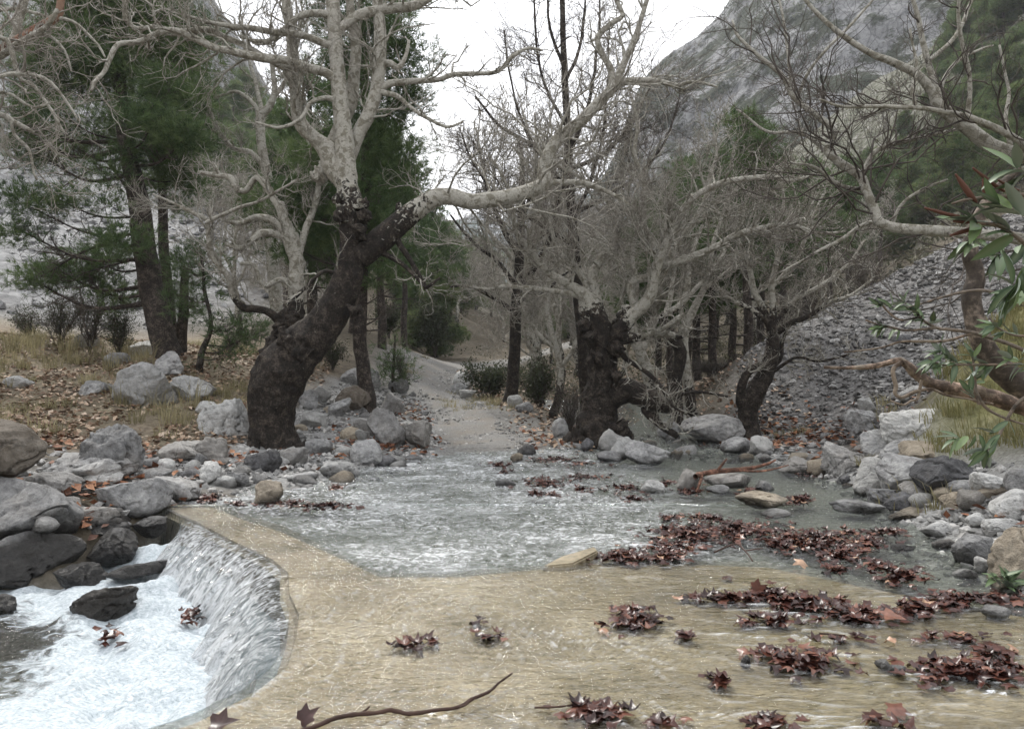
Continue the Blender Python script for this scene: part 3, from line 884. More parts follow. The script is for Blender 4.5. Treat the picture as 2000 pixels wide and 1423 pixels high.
W_, S_, T_, P_, D_, B_ = M_rock_wet, M_rock_shore, M_rock_tan, M_rock_pale, M_rock_dark, M_rock_brown
BOULDERS = [
    # --- pile beside the pool, lower left
    (-90, 818, 100, 944, 'brown rounded boulder with a dark hollow underside at the left edge', dict(mat=B_, Y=7.3, ang=0.35, sub=5, seed=11, rough=0.8, sink=0.0)),
    (155, 828, 275, 945, 'craggy grey boulder with a deeply cracked pointed top on the left bank', dict(sub=5, seed=22, ang=0.85, rough=1.7)),
    (105, 884, 262, 950, 'long low grey boulder in front of the craggy pointed one', dict(seed=23, ang=0.6)),
    (160, 912, 236, 955, 'smooth pale grey stone wedged between two boulders above the orange leaves', dict(mat=P_, seed=24, ang=0.42, rough=0.8)),
    (190, 934, 328, 1022, 'dark grey smooth boulder at the left end of the weir lip', dict(mat=W_, sub=5, seed=25, ang=0.5, rough=0.6)),
    (42, 920, 156, 975, 'rounded grey boulder lying behind the biggest one at the pool', dict(seed=26, ang=0.45)),
    (-70, 938, 158, 1078, 'largest grey boulder with a smooth sloping top at the left of the pool', dict(mat=W_, sub=5, seed=27, ang=0.55, rough=0.7, Y=6.75)),
    (138, 988, 248, 1028, 'flat dark slab of rock under the dark boulder at the weir end', dict(mat=W_, seed=28, ang=0.8)),
    (-40, 1040, 137, 1166, 'big angular grey boulder standing in the edge of the pool', dict(mat=W_, sub=5, seed=29, ang=0.95, rough=1.0)),
    (148, 1014, 262, 1062, 'black wet ledge of rock above the little cascade', dict(mat=W_, seed=30, ang=0.8)),
    (166, 1032, 270, 1106, 'round black wet boulder beside the little cascade', dict(mat=W_, sub=5, seed=31, ang=0.5, Y=6.9)),
    (104, 1100, 198, 1168, 'black wet boulder at the foot of the angular grey one', dict(mat=W_, seed=32, ang=0.7)),
    (228, 1092, 350, 1134, 'flat dark wet rock between the cascade and the white water', dict(mat=W_, seed=33, ang=0.6, Y=6.55)),
    (132, 1140, 262, 1218, 'dark rock splashed with foam in the middle of the pool', dict(mat=W_, sub=5, seed=34, ang=0.5, Y=5.7, sink=0.3)),
    (-30, 1160, 32, 1206, 'small dark rock in the pool at the left edge', dict(mat=W_, seed=35, ang=0.6)),
    (110, 968, 160, 1000, 'small grey stone tucked under the smooth pale one', dict(seed=36)),
    (60, 1005, 120, 1040, 'dark stone squeezed between the two largest boulders', dict(mat=W_, seed=37, Y=6.8)),
    (262, 1010, 330, 1050, 'dark wet stone below the weir wall', dict(mat=W_, seed=38, Y=7.5)),
    # --- left bank
    (233, 706, 342, 798, 'tall pale grey boulder standing on the grassy left bank', dict(mat=P_, sub=5, seed=402, ang=0.6, rough=0.9)),
    (336, 732, 412, 784, 'pale slab-sided boulder leaning right of the tall pale one', dict(mat=P_, seed=41, ang=0.8)),
    (376, 744, 422, 778, 'small grey stone behind the slab-sided boulder', dict(seed=42)),
    (392, 776, 488, 852, 'blocky pale boulder pressed against the foot of the leaning trunk', dict(mat=P_, sub=5, seed=43, ang=0.75, rough=1.2)),
    (378, 782, 428, 812, 'small pale stone beside the blocky boulder', dict(mat=P_, seed=44)),
    (292, 685, 366, 738, 'grey boulder at the foot of the dark pine trunk', dict(seed=45, ang=0.7)),
    (12, 733, 64, 758, 'white stone lying alone in the grass at the far left', dict(mat=P_, seed=46, ang=0.5)),
    (148, 742, 222, 772, 'flat grey rock half buried in the leaf litter', dict(seed=47, ang=0.6, sink=0.4)),
    (428, 712, 488, 748, 'pale rock just left of the leaning trunk', dict(mat=P_, seed=48, Y=17.5)),
    (152, 648, 192, 682, 'pale boulder under the dry shrubs', dict(mat=P_, seed=49)),
    (255, 664, 312, 698, 'grey stone left of the pine trunk base', dict(mat=P_, seed=50)),
    (205, 688, 258, 716, 'grey stone in the tall grass behind the tall pale boulder', dict(seed=51)),
    (310, 860, 412, 908, 'brownish grey rock with a rounded back below the blocky boulder', dict(seed=52, ang=0.55, mat=S_)),
    (368, 852, 448, 912, 'grey sloping rock right of the brownish one', dict(seed=53, ang=0.8, mat=S_)),
    (478, 876, 548, 926, 'dark grey cubic rock in front of the leaning trunk', dict(mat=D_, seed=54, ang=0.95)),
    (388, 900, 436, 948, 'small pointed pale rock below the leaning trunk', dict(mat=P_, seed=55, ang=0.9)),
    (284, 924, 400, 980, 'broad grey rock at the edge of the upper pool', dict(mat=S_, seed=56, ang=0.6)),
    (434, 918, 488, 954, 'rounded grey rock near the leaf drift at the weir', dict(mat=S_, seed=57, ang=0.4)),
    (498, 936, 552, 988, 'tan upright stone standing in the shallow water', dict(mat=T_, seed=58, ang=0.8)),
    (300, 894, 345, 925, 'smooth pale stone among the bank rocks', dict(mat=P_, seed=59, ang=0.3)),
    (350, 912, 392, 938, 'small dark stone between two bank rocks', dict(mat=D_, seed=60)),
    (684, 856, 748, 912, 'egg-shaped grey boulder on the cobbles left of the ford', dict(mat=S_, sub=5, seed=61, ang=0.3, rough=0.7)),
    (628, 900, 702, 940, 'long pale cobble at the water edge', dict(mat=P_, seed=62, ang=0.42, rough=0.8)),
    (730, 888, 772, 912, 'flat dark cobble beside the egg-shaped boulder', dict(mat=D_, seed=63, ang=0.3)),
    (654, 752, 722, 806, 'dark brown-grey boulder behind the leaning trunk', dict(mat=M_rock_brown, seed=64, ang=0.8)),
    (640, 776, 686, 818, 'rounded grey boulder in front of the brown-grey one', dict(seed=65, ang=0.45)),
    (665, 716, 742, 756, 'grey boulder at the foot of the thin black trunk', dict(seed=66, ang=0.5)),
    (600, 752, 648, 788, 'pale boulder close behind the leaning trunk', dict(mat=P_, seed=67, ang=0.6)),
    (740, 764, 792, 812, 'grey boulder at the left verge of the track, highest of the row', dict(seed=68, ang=0.8)),
    (716, 796, 792, 876, 'long sloping grey rock running down beside the track', dict(seed=69, ang=0.7)),
    (772, 820, 842, 880, 'flat grey rock by the track near the ford', dict(seed=70, ang=0.7)),
    (690, 816, 740, 852, 'grey stone left of the long sloping rock', dict(seed=71)),
    (664, 832, 706, 862, 'yellowish cobble above the egg-shaped boulder', dict(mat=T_, seed=72, ang=0.3)),
    (580, 760, 622, 800, 'grey stone touching the leaning trunk on its right', dict(seed=73)),
    (584, 800, 640, 838, 'pale low stone among pebbles right of the leaning trunk', dict(mat=P_, seed=74)),
    (758, 736, 800, 770, 'grey stone beside the young pine at the track', dict(seed=75)),
    (540, 872, 602, 912, 'weathered grey rock at the roots of the leaning trunk', dict(mat=S_, seed=76, ang=0.7)),
    (596, 856, 650, 890, 'blue-grey cobble on the shore below the leaning trunk', dict(mat=S_, seed=77, ang=0.3)),
    (560, 920, 622, 950, 'low wet stone in the shallows left of the ford', dict(mat=S_, seed=78, ang=0.5)),
    # --- by the track
    (880, 724, 926, 756, 'white elongated boulder on the right verge of the track', dict(mat=P_, seed=80, ang=0.6)),
    (878, 748, 918, 770, 'grey boulder below the white one at the track', dict(seed=81)),
    (896, 760, 932, 780, 'flat pale rock on the right verge of the track', dict(mat=P_, seed=82)),
    (990, 770, 1022, 796, 'pale boulder at the foot of the slim dark tree', dict(mat=P_, seed=83)),
    (1006, 784, 1042, 806, 'low grey boulder right of the slim dark tree', dict(seed=84)),
    # --- middle, by the knotted tree
    (1078, 816, 1112, 858, 'upright grey boulder left of the knotted trunk', dict(seed=85, ang=0.6)),
    (1168, 836, 1228, 884, 'pale boulder leaning on the knotted trunk', dict(mat=P_, seed=86, ang=0.7)),
    (1192, 852, 1240, 900, 'pale wedge of rock in front of the knotted trunk', dict(mat=P_, seed=87, ang=0.9)),
    (1218, 860, 1312, 908, 'big flat-topped dark slab in the stream right of the knotted trunk', dict(mat=S_, sub=5, seed=88, ang=0.9, depth=0.7)),
    (1134, 854, 1160, 884, 'small pointed dark stone at the roots of the knotted tree', dict(mat=D_, seed=89, ang=0.9)),
    (1164, 880, 1214, 904, 'dark wet rock at the head of the leaf drifts', dict(mat=S_, seed=90)),
    (1330, 808, 1448, 866, 'large rounded boulder between the two trunks across the stream', dict(seed=91, sub=5, ang=0.6)),
    (1282, 822, 1332, 858, 'grey rock in the cascade behind the knotted tree', dict(mat=S_, seed=92)),
    (1410, 852, 1470, 886, 'flat rock below the large rounded boulder', dict(seed=93, mat=S_)),
    (1464, 850, 1512, 892, 'pale rough rock at the foot of the small leaning tree', dict(mat=P_, seed=94)),
    # --- stream and right shore
    (1376, 922, 1472, 956, 'flat grey rock under the red branch in the stream', dict(mat=S_, seed=95)),
    (1318, 914, 1366, 960, 'pointed grey rock at the butt of the red branch', dict(mat=S_, seed=96, ang=0.85)),
    (1250, 936, 1298, 966, 'pale stone standing in the stream among leaf drifts', dict(mat=P_, seed=97, ang=0.6)),
    (1438, 960, 1532, 994, 'broad pale tan rock in the water', dict(mat=T_, seed=98, ang=0.5)),
    (1488, 994, 1548, 1014, 'smooth bluish white rock just breaking the surface', dict(mat=P_, seed=99, ang=0.42, rough=0.6)),
    (1622, 976, 1722, 1006, 'flat dark rock with a pale back in the stream', dict(mat=S_, seed=100, ang=0.4)),
    (1378, 944, 1424, 966, 'small round dark rock below the red branch', dict(mat=S_, seed=101)),
    (1474, 938, 1512, 962, 'mossy grey stone right of the red branch', dict(mat=S_, seed=102)),
    (1516, 892, 1612, 930, 'low flat rock shelf on the far shore', dict(mat=S_, seed=103, ang=0.7)),
    (1604, 862, 1690, 930, 'craggy brown-grey boulder on the far shore', dict(mat=S_, seed=104, ang=0.8, rough=1.3)),
    (1684, 838, 1738, 896, 'dark boulder behind the sandstone group', dict(seed=105, ang=0.8)),
    (1724, 796, 1842, 885, 'tall striated boulder with wavy layers at the grassy bank', dict(sub=5, seed=106, ang=0.45, strata=1.0, mat=M_rock_pale, Y=9.5)),
    (1718, 856, 1800, 925, 'grey boulder below the striated one', dict(seed=107, ang=0.4, Y=9.2)),
    (1762, 862, 1952, 935, 'tan flat-topped slab boulder on the right shore', dict(mat=T_, sub=5, seed=108, ang=0.7, rough=0.8, Y=8.7)),
    (1664, 892, 1742, 972, 'pale boulder at the water edge left of the tan slab', dict(sub=5, mat=P_, seed=109, ang=0.5, rough=0.6)),
    (1722, 886, 1826, 968, 'smooth grey boulder in front of the tan slab', dict(mat=S_, sub=5, seed=110, ang=0.55, rough=0.8)),
    (1784, 886, 1922, 968, 'blue-grey boulder with a dark flank on the right shore', dict(mat=D_, sub=5, seed=111, ang=0.75, rough=0.8)),
    (1694, 952, 1768, 992, 'grey wedge of rock in the shallows on the right', dict(mat=S_, seed=112, ang=0.8)),
    (1730, 960, 1812, 998, 'dark smooth rock beside the grey wedge', dict(mat=D_, seed=113, ang=0.6, rough=0.8)),
    (1756, 940, 1834, 980, 'light oval rock resting against the blue-grey boulder', dict(seed=114, ang=0.42, rough=0.7)),
    (1852, 936, 1912, 968, 'low grey rock behind the tan knobbly one', dict(seed=115, ang=0.3)),
    (1900, 920, 1978, 976, 'round grey boulder above the white one', dict(seed=116, ang=0.38, rough=0.7, mat=P_)),
    (1924, 954, 2030, 1022, 'big round whitish boulder at the right edge', dict(mat=P_, sub=5, seed=117, ang=0.38, rough=0.7)),
    (1838, 960, 1906, 1000, 'tan knobbly rock on the right shore', dict(mat=T_, seed=118, ang=0.6)),
    (1726, 990, 1812, 1022, 'yellowish lumpy rock at the water edge', dict(mat=T_, seed=119, ang=0.5)),
    (1794, 1018, 1858, 1058, 'white boulder at the water edge on the right', dict(mat=P_, seed=120, ang=0.42, rough=0.7)),
    (1858, 1044, 1938, 1112, 'grey boulder with a rusty stain near the right edge', dict(mat=S_, sub=5, seed=121, ang=0.6)),
    (1928, 1028, 2060, 1162, 'large pitted brown boulder cut off by the right edge', dict(mat=M_rock_tan, sub=5, seed=122, ang=0.4, rough=1.1)),
    (1918, 1010, 1990, 1046, 'pale oblong stone above the pitted brown boulder', dict(mat=P_, seed=123, ang=0.3)),
    (1864, 1106, 1912, 1134, 'small pale rock at the foot of the rust-stained boulder', dict(mat=P_, seed=124)),
    (1902, 1088, 1934, 1124, 'small white rock squeezed against the pitted brown boulder', dict(mat=P_, seed=125)),
    (1886, 1000, 1936, 1030, 'flat pale stone on the shore below the white boulder', dict(mat=P_, seed=126)),
    (1820, 1052, 1866, 1080, 'small wet stone right of the leaf drift', dict(mat=S_, seed=127)),
    (1740, 1062, 1786, 1080, 'flat dark stone at the end of the largest leaf drift', dict(mat=D_, seed=128)),
    (1636, 926, 1662, 948, 'black stone in the rapids', dict(mat=D_, seed=129, ang=0.9)),
    (1918, 1182, 1972, 1212, 'smooth grey stone among the leaves near the right edge', dict(mat=S_, seed=130, ang=0.2)),
    (1444, 1280, 1466, 1306, 'small black stone alone on the wet concrete', dict(mat=D_, seed=131, ang=0.6, name='stone')),
    (1708, 1288, 1742, 1312, 'small white stone left of the bottom leaf drift', dict(mat=P_, seed=132, ang=0.6, name='stone')),
    (1738, 1300, 1770, 1322, 'small grey stone touching the bottom leaf drift', dict(mat=S_, seed=133, ang=0.6, name='stone')),
    (966, 934, 1008, 952, 'small grey stone in the ford water below leaf tufts', dict(mat=S_, seed=134)),
    (996, 884, 1022, 904, 'round tan stone at the edge of the track', dict(mat=T_, seed=135)),
    (1010, 866, 1048, 890, 'dark stone where the track meets the water', dict(mat=D_, seed=136)),
    (1676, 776, 1712, 806, 'pale boulder stuck in the dark scree', dict(mat=P_, seed=137, Y=13.2, ang=0.9)),
    (1752, 752, 1816, 784, 'flat pale slab in the scree behind the dead branch', dict(mat=P_, seed=138, Y=13.0, ang=0.9)),
    (1650, 800, 1722, 850, 'grey boulder at the foot of the scree', dict(seed=139, ang=0.8, rough=1.3)),
    (1748, 652, 1778, 670, 'dark boulder in the scree behind the leaf sprays', dict(mat=D_, seed=140, Y=16.2)),
]
for x0, y0, x1, y1, lab, kw in BOULDERS:
    boulder(x0, y0, x1, y1, lab, **kw)

# --- cobbles and stones in four beds: the largest as things, the rest as one mass each
BOX = [((x0 + x1) / 2, y1, (x1 - x0) / 2) for x0, y0, x1, y1, *_ in BOULDERS]
SNAME = {'limestone': 'grey', 'wet_limestone': 'grey', 'shore_limestone': 'mid-grey', 'tan_limestone': 'tan', 'pale_limestone': 'pale', 'dark_slate_rock': 'dark', 'brown_conglomerate': 'brown'}
LANDMARKS = [('egg-shaped grey boulder', 716, 895), ('dark cubic rock', 513, 912), ('leaning trunk', 560, 872), ('thin black trunk', 715, 765), ('long sloping grey rock', 755, 850), ('tan upright stone', 525, 975), ('blocky pale boulder', 440, 835),
             ('brownish rounded-back rock', 360, 895), ('craggy pointed boulder', 212, 910), ('dark boulder at the weir end', 260, 1000), ('broad grey rock at the pool edge', 342, 965), ('young pine', 768, 748), ('knotted trunk', 1168, 870),
             ('flat-topped dark slab', 1265, 895), ('large rounded boulder across the stream', 1388, 850), ('small leaning tree', 1463, 850), ('red-brown branch', 1430, 930), ('craggy brown-grey boulder', 1647, 915), ('striated boulder', 1783, 860),
             ('blue-grey boulder', 1853, 945), ('big round whitish boulder', 1975, 1005), ('white boulder at the water edge', 1826, 1045), ('rust-stained boulder', 1898, 1095), ('pitted brown boulder', 1990, 1110), ('slim dark tree', 1000, 785),
             ('white elongated boulder', 903, 745), ('flat dark rock in the stream', 1672, 995), ('largest boulder at the pool', 60, 1030), ('angular pool boulder', 60, 1130), ('smooth pale bank stone', 198, 945), ('bank boulder with the hollow underside', 20, 900)]
ORD = ['closest', 'second closest', 'third closest', 'fourth closest', 'fifth closest', 'sixth closest', 'seventh closest', 'eighth closest', 'ninth closest', 'tenth closest', 'eleventh closest', 'twelfth closest']
SEEN = []
def single_out(note):
    """labels that tell alike stones apart by size, colour and the nearest landmark"""
    bins = {}
    SEEN.extend(note)
    for o, px, py, s, colour, flat in SEEN:
        nm, ax, ay = min(LANDMARKS, key=lambda a: (a[1] - px) ** 2 + ((a[2] - py) * 1.8) ** 2)
        dx, dy = px - ax, (py - ay) * 1.8
        side = ('left of' if dx < 0 else 'right of') if abs(dx) > abs(dy) else ('behind' if dy < 0 else 'in front of')
        size = 'small' if s < 0.17 else ('middling' if s < 0.28 else 'large')
        bins.setdefault((size, colour, side, nm), []).append((dx * dx + dy * dy, o))
    for (size, colour, side, nm), lst in bins.items():
        lst.sort(key=lambda a: a[0])
        for k, (_, o) in enumerate(lst):
            o['label'] = f'{size} {colour} stone {side} the {nm}' if len(lst) == 1 else f'{ORD[min(k, 11)]} {size} {colour} stone {side} the {nm}'

def bed(poly, n_things, n_stuff, size, group, label, mats, stuff_name, stuff_mat, seed, flat=0.7, ang=0.4, dens_pow=1.0, stuff_size=(0.02, 0.07), wet=True):
    rg = np.random.default_rng(seed)
    poly = np.asarray(poly, float)
    lo, hi = poly.min(0), poly.max(0)
    shapes = [rock_shape(seed * 50 + i, 3, ang, 0.8) for i in range(7)]
    meshes = {}
    done, note = 0, []
    while done < n_things:
        x, y = rg.uniform(lo, hi)
        if poly_sd(np.array([x]), np.array([y]), poly)[0] < 0:
            continue
        if seg_dist(np.array([x]), np.array([y]), PATHC[:, :2])[0] < 0.9:
            continue
        s = size[0] * (size[1] / size[0]) ** (rg.random() ** 1.6)
        i, j = int(rg.integers(len(shapes))), int(rg.integers(len(mats)))
        if (i, j) not in meshes:
            mb = MB()
            mb.add(shapes[i][0], shapes[i][1])
            meshes[(i, j)] = mb.mesh('stone', mats[j])
        o = link('stone', meshes[(i, j)])
        asp = np.array([1, rg.uniform(0.65, 0.95), flat * rg.uniform(0.7, 1.15)])
        o.scale = tuple(s * asp)
        o.rotation_euler = (rg.normal() * 0.15, rg.normal() * 0.15, rg.uniform(0, 6.28))
        z = float(surf(x, y)[0])
        o.location = (x, y, z + s * asp[2] * 0.28)
        tag(o, label, 'stone', group)
        note.append((o, CX + x / y * FOC, CY + (CAM_H - z) / y * FOC, s, SNAME[mats[j].name], asp[2]))
        done += 1
    single_out(note)
    pts = []
    while sum(len(p) for p in pts) < n_stuff:
        q = rg.uniform(lo, hi, (4000, 2))
        q = q[poly_sd(q[:, 0], q[:, 1], poly) > 0]
        q = q[seg_dist(q[:, 0], q[:, 1], PATHC[:, :2]) > 0.75 + 0.25 * rg.random(len(q))]
        keep = rg.random(len(q)) < np.clip((9.0 / q[:, 1]) ** dens_pow, 0.05, 1)
        pts.append(q[keep])
    q = np.concatenate(pts)[:n_stuff]
    rubble(stuff_name, stuff_mat, q, stuff_size, rg, flat)

def rubble(name, mat, q, size, rg, flat=0.75):
    v0, f0 = ico(1)
    n = len(q)
    s = size[0] * (size[1] / size[0]) ** (rg.random(n) ** 1.5)
    base = v0[None] * (1 + 0.33 * rg.normal(size=(n, len(v0), 1)).clip(-1.6, 1.6))
    asp = np.stack([np.ones(n), rg.uniform(0.55, 1, n), flat * rg.uniform(0.6, 1.2, n)], -1)
    t = rg.uniform(0, 6.28, n)
    b = base * asp[:, None] * s[:, None, None]
    c, sn = np.cos(t)[:, None], np.sin(t)[:, None]
    X = b[..., 0] * c - b[..., 1] * sn
    Yv = b[..., 0] * sn + b[..., 1] * c
    z = surf(q[:, 0], q[:, 1])
    V = np.stack([X + q[:, 0, None], Yv + q[:, 1, None], b[..., 2] + (z + s * flat * 0.35)[:, None]], -1)
    F = (f0[None] + (np.arange(n) * len(v0))[:, None, None]).reshape(-1, 3)
    mb = MB()
    mb.add(V.reshape(-1, 3), F, rnd=np.repeat(rg.random(n), len(v0)))
    return tag(mb.build(name, mat, smooth=False), kind='stuff')

bed(COBBLE, 85, 4200, (0.10, 0.42), 'cobbles below the leaning plane tree', 'grey cobble lying on the stony bank between the leaning tree and the track', [M_rock, M_rock_pale, M_rock_shore, M_rock, M_rock_tan, M_rock_pale],
    'pebbles', M_cobble, 201, dens_pow=0.6)
LEFT_ROCKS = np.array([(-5.6, 7.0), (-3.9, 7.3), (-3.6, 8.2), (-2.3, 9.2), (-3.6, 11.2), (-5.5, 10.2), (-6.5, 8.6)])
bed(LEFT_ROCKS, 45, 900, (0.12, 0.40), 'small rocks between the bank boulders', 'small grey rock among the boulders on the bank left of the weir', [M_rock, M_rock, M_rock_pale, M_rock_shore], 'rubble', M_cobble, 202, ang=0.7)
bed(SHORE_R, 95, 3600, (0.10, 0.45), 'stones along the right shore', 'grey stone lying along the stony far and right shore of the stream', [M_rock_shore, M_rock_pale, M_rock_shore, M_rock_tan, M_rock], 'gravel', M_cobble, 203, dens_pow=0.5, ang=0.5)
bed(SCREE_R, 0, 13000, (0.15, 0.4), '', '', [M_rock], 'scree', M_scree, 204, dens_pow=0.0, stuff_size=(0.018, 0.10))
rg = np.random.default_rng(206)
k = rg.integers(0, len(pc), 9000)
k = k[rg.random(9000) < np.clip(13 / pc[k, 1], 0, 1) ** 1.3]
w = rg.uniform(-1, 1, len(k)) * pc[k, 2] * 1.05
q = pc[k, :2] + side[k] * w[:, None] + rg.normal(size=(len(k), 2)) * 0.05
rubble('path_gravel', M_cobble, q[q[:, 1] > 12.7], (0.012, 0.055), rg, 0.7)
rg = np.random.default_rng(205)
q = rg.uniform((-60, 26), (-12, 75), (16000, 2))
q = q[poly_sd(q[:, 0], q[:, 1], SCREE_L) > -1.5][:5000]
rubble('pale_rubble', M_scree_pale, q, (0.06, 0.36), rg, 0.6)
# ------------------------------------------------------------------ bark, leaves, needles
def bark_material(name, dark, mid, pale_a, pale_b, patch=9.0, bump_d=0.05):
    """dark fissured bark low down ('pale' = 0) passing into the pale flaking bark of the limbs ('pale' = 1)"""
    M = Mat(name)
    v = M.co('Object')
    n1, n2 = M.noise(v, 7.0, 5, 0.65), M.noise(v, 34.0, 5, 0.7)
    d = M.ramp(M.math('ADD', M.math('MULTIPLY', n1, 0.5), M.math('MULTIPLY', n2, 0.5)), [(0.37, dark), (0.5, mid), (0.63, tuple(min(1, c * 4.0) for c in mid))])
    pat = M.ramp(M.noise(v, patch, 4, 0.6, 0.6), [(0.42, 0.0), (0.5, 1.0)])
    p = M.mix(pat, pale_b, pale_a)
    p = M.mix(1.0, p, M.ramp(n2, [(0.3, 0.7), (0.65, 1.12)]), 'MULTIPLY')
    a = M.math('ADD', M.attr('pale'), M.math('MULTIPLY', M.math('SUBTRACT', M.noise(v, 11.0, 4, 0.6, 0.8), 0.5), 2.2))
    a = M.ramp(a, [(0.42, 0.0), (0.58, 1.0)])
    c = M.mix(a, d, p)
    st = M.n('ShaderNodeMapping')
    st.inputs['Scale'].default_value = (1, 1, 0.28)
    M.l(v, st.inputs['Vector'])
    fis = M.noise(st.outputs[0], 40.0, 4, 0.7)
    h = M.math('ADD', M.math('MULTIPLY', n1, 0.8), M.math('MULTIPLY', M.mix(a, fis, n2), 0.6))
    return M.done(M.bsdf(c, 0.85, M.bump(h, 0.8, bump_d), 0.25))
M_plane = bark_material('plane_tree_bark', (0.006, 0.005, 0.0044), (0.022, 0.0178, 0.0143), (0.38, 0.365, 0.32), (0.21, 0.195, 0.155))
M_pine_bark = bark_material('pine_bark', (0.010, 0.009, 0.008), (0.038, 0.031, 0.026), (0.10, 0.085, 0.07), (0.07, 0.06, 0.05))
M_oleander_bark = bark_material('smooth_brown_bark', (0.024, 0.020, 0.017), (0.066, 0.054, 0.044), (0.15, 0.125, 0.1), (0.16, 0.12, 0.09), bump_d=0.008)
M_dead = bark_material('dead_wood', (0.03, 0.022, 0.017), (0.085, 0.062, 0.047), (0.22, 0.18, 0.14), (0.15, 0.12, 0.09), bump_d=0.012)
M_red = bark_material('red_brown_wood', (0.045, 0.024, 0.017), (0.11, 0.056, 0.038), (0.22, 0.14, 0.10), (0.15, 0.09, 0.06), bump_d=0.012)

def twig_material(name, a, b):
    M = Mat(name)
    n = M.noise(M.pos(), 5.0, 3)
    return M.done(M.bsdf(M.ramp(n, [(0.3, a), (0.7, b)]), 0.8, None, 0.25))
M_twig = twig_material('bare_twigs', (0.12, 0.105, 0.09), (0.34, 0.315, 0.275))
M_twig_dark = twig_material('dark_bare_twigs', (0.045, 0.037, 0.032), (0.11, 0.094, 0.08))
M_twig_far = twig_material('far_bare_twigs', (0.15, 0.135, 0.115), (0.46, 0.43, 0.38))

def foliage_material(name, a, b, c, rough=0.6, transl=0.35):
    M = Mat(name)
    col = M.ramp(M.attr('rnd'), [(0.0, a), (0.5, b), (1.0, c)])
    d = M.bsdf(col, rough, None, 0.25)
    t = M.n('ShaderNodeBsdfTranslucent')
    M.l(col, t.inputs['Color'])
    mx = M.n('ShaderNodeMixShader')
    mx.inputs[0].default_value = transl
    M.l(d, mx.inputs[1])
    M.l(t.outputs[0], mx.inputs[2])
    return M.done(mx.outputs[0])
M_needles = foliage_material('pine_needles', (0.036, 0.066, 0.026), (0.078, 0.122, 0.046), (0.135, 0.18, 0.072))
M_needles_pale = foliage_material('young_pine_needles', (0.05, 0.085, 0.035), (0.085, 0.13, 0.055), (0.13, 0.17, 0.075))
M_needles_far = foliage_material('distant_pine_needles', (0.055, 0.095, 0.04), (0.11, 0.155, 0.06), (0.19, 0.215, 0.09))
M_shrub = foliage_material('shrub_leaves', (0.025, 0.035, 0.018), (0.05, 0.062, 0.032), (0.09, 0.1, 0.055))
M_olive = foliage_material('dry_grass', (0.15, 0.14, 0.075), (0.27, 0.24, 0.135), (0.4, 0.36, 0.22))
M_olive_g = foliage_material('green_grass', (0.10, 0.105, 0.04), (0.19, 0.18, 0.08), (0.31, 0.27, 0.14))

# ------------------------------------------------------------------ branch growing
def frames(Pn):
    """Pn (N,K,3) -> two unit normals per point"""
    T = nrm(np.gradient(Pn, axis=1))
    ref = np.where(np.abs(T[:, :1, 2:3]) > 0.9, np.array([1.0, 0, 0]), np.array([0, 0, 1.0]))
    A = np.empty_like(T)
    a = nrm(np.cross(T[:, 0], ref[:, 0]))
    for k in range(T.shape[1]):
        a = nrm(a - (a * T[:, k]).sum(-1, keepdims=True) * T[:, k])
        A[:, k] = a
    return T, A, np.cross(T, A)

def tubes(mb, Pn, R, sides=3, cap=True, knob=None, **att):
    """adds N tapered tubes, each with K rings"""
    Pn = np.asarray(Pn, float)
    R = np.asarray(R, float)
    N, K = Pn.shape[:2]
    if N == 0:
        return
    T, A, B = frames(Pn)
    t = np.linspace(0, 2 * math.pi, sides, endpoint=False)
    ring = A[:, :, None] * np.cos(t)[None, None, :, None] + B[:, :, None] * np.sin(t)[None, None, :, None]
    rad = np.repeat(R[:, :, None], sides, 2)
    V = Pn[:, :, None] + ring * rad[..., None]
    if knob:
        amp, sc, seed = knob
        Vf = V.reshape(-1, 3)
        rr = np.repeat(R.reshape(-1), sides)
        n = fbm(Vf * sc, 4, seed, gain=0.5) - 0.45
        lump = np.clip(noise(Vf * sc * 1.7 + 9, seed + 5) * 2.4 - 0.25, 0, 1) ** 0.7
        fin = fbm(Vf * (sc * 5, sc * 5, sc * 2.2), 3, seed + 9, gain=0.6, ridged=True) * min(0.075, amp * 0.5) if sides >= 20 else 0
        V = (Vf + ring.reshape(-1, 3) * ((n * amp + lump * amp * 0.9 + fin) * rr)[:, None]).reshape(V.shape)
    idx = np.arange(N * K * sides).reshape(N, K, sides)
    nx = np.roll(idx, -1, 2)
    F = np.stack([idx[:, :-1], nx[:, :-1], nx[:, 1:], idx[:, 1:]], -1).reshape(-1, 4)
    a2 = {}
    for k, a in att.items():
        a = np.asarray(a, float)
        a2[k] = np.repeat(np.broadcast_to(a, (N, K)).reshape(-1), sides) if a.ndim else float(a)
    base = mb.n
    mb.add(V, F, **a2)
    if cap and sides > 3:
        tip = idx[:, -1]
        c = Pn[:, -1] + T[:, -1] * R[:, -1:] * 0.4
        b2 = mb.n
        mb.add(c, np.zeros((0, 3), np.int64), **{k: np.broadcast_to(np.asarray(a, float), (N, K))[:, -1] if np.asarray(a).ndim else float(a) for k, a in att.items()})
        f = np.stack([tip, np.roll(tip, -1, 1), np.repeat(np.arange(N)[:, None] + (b2 - base), sides, 1)], -1).reshape(-1, 3)
        mb.tri.append(f + base)

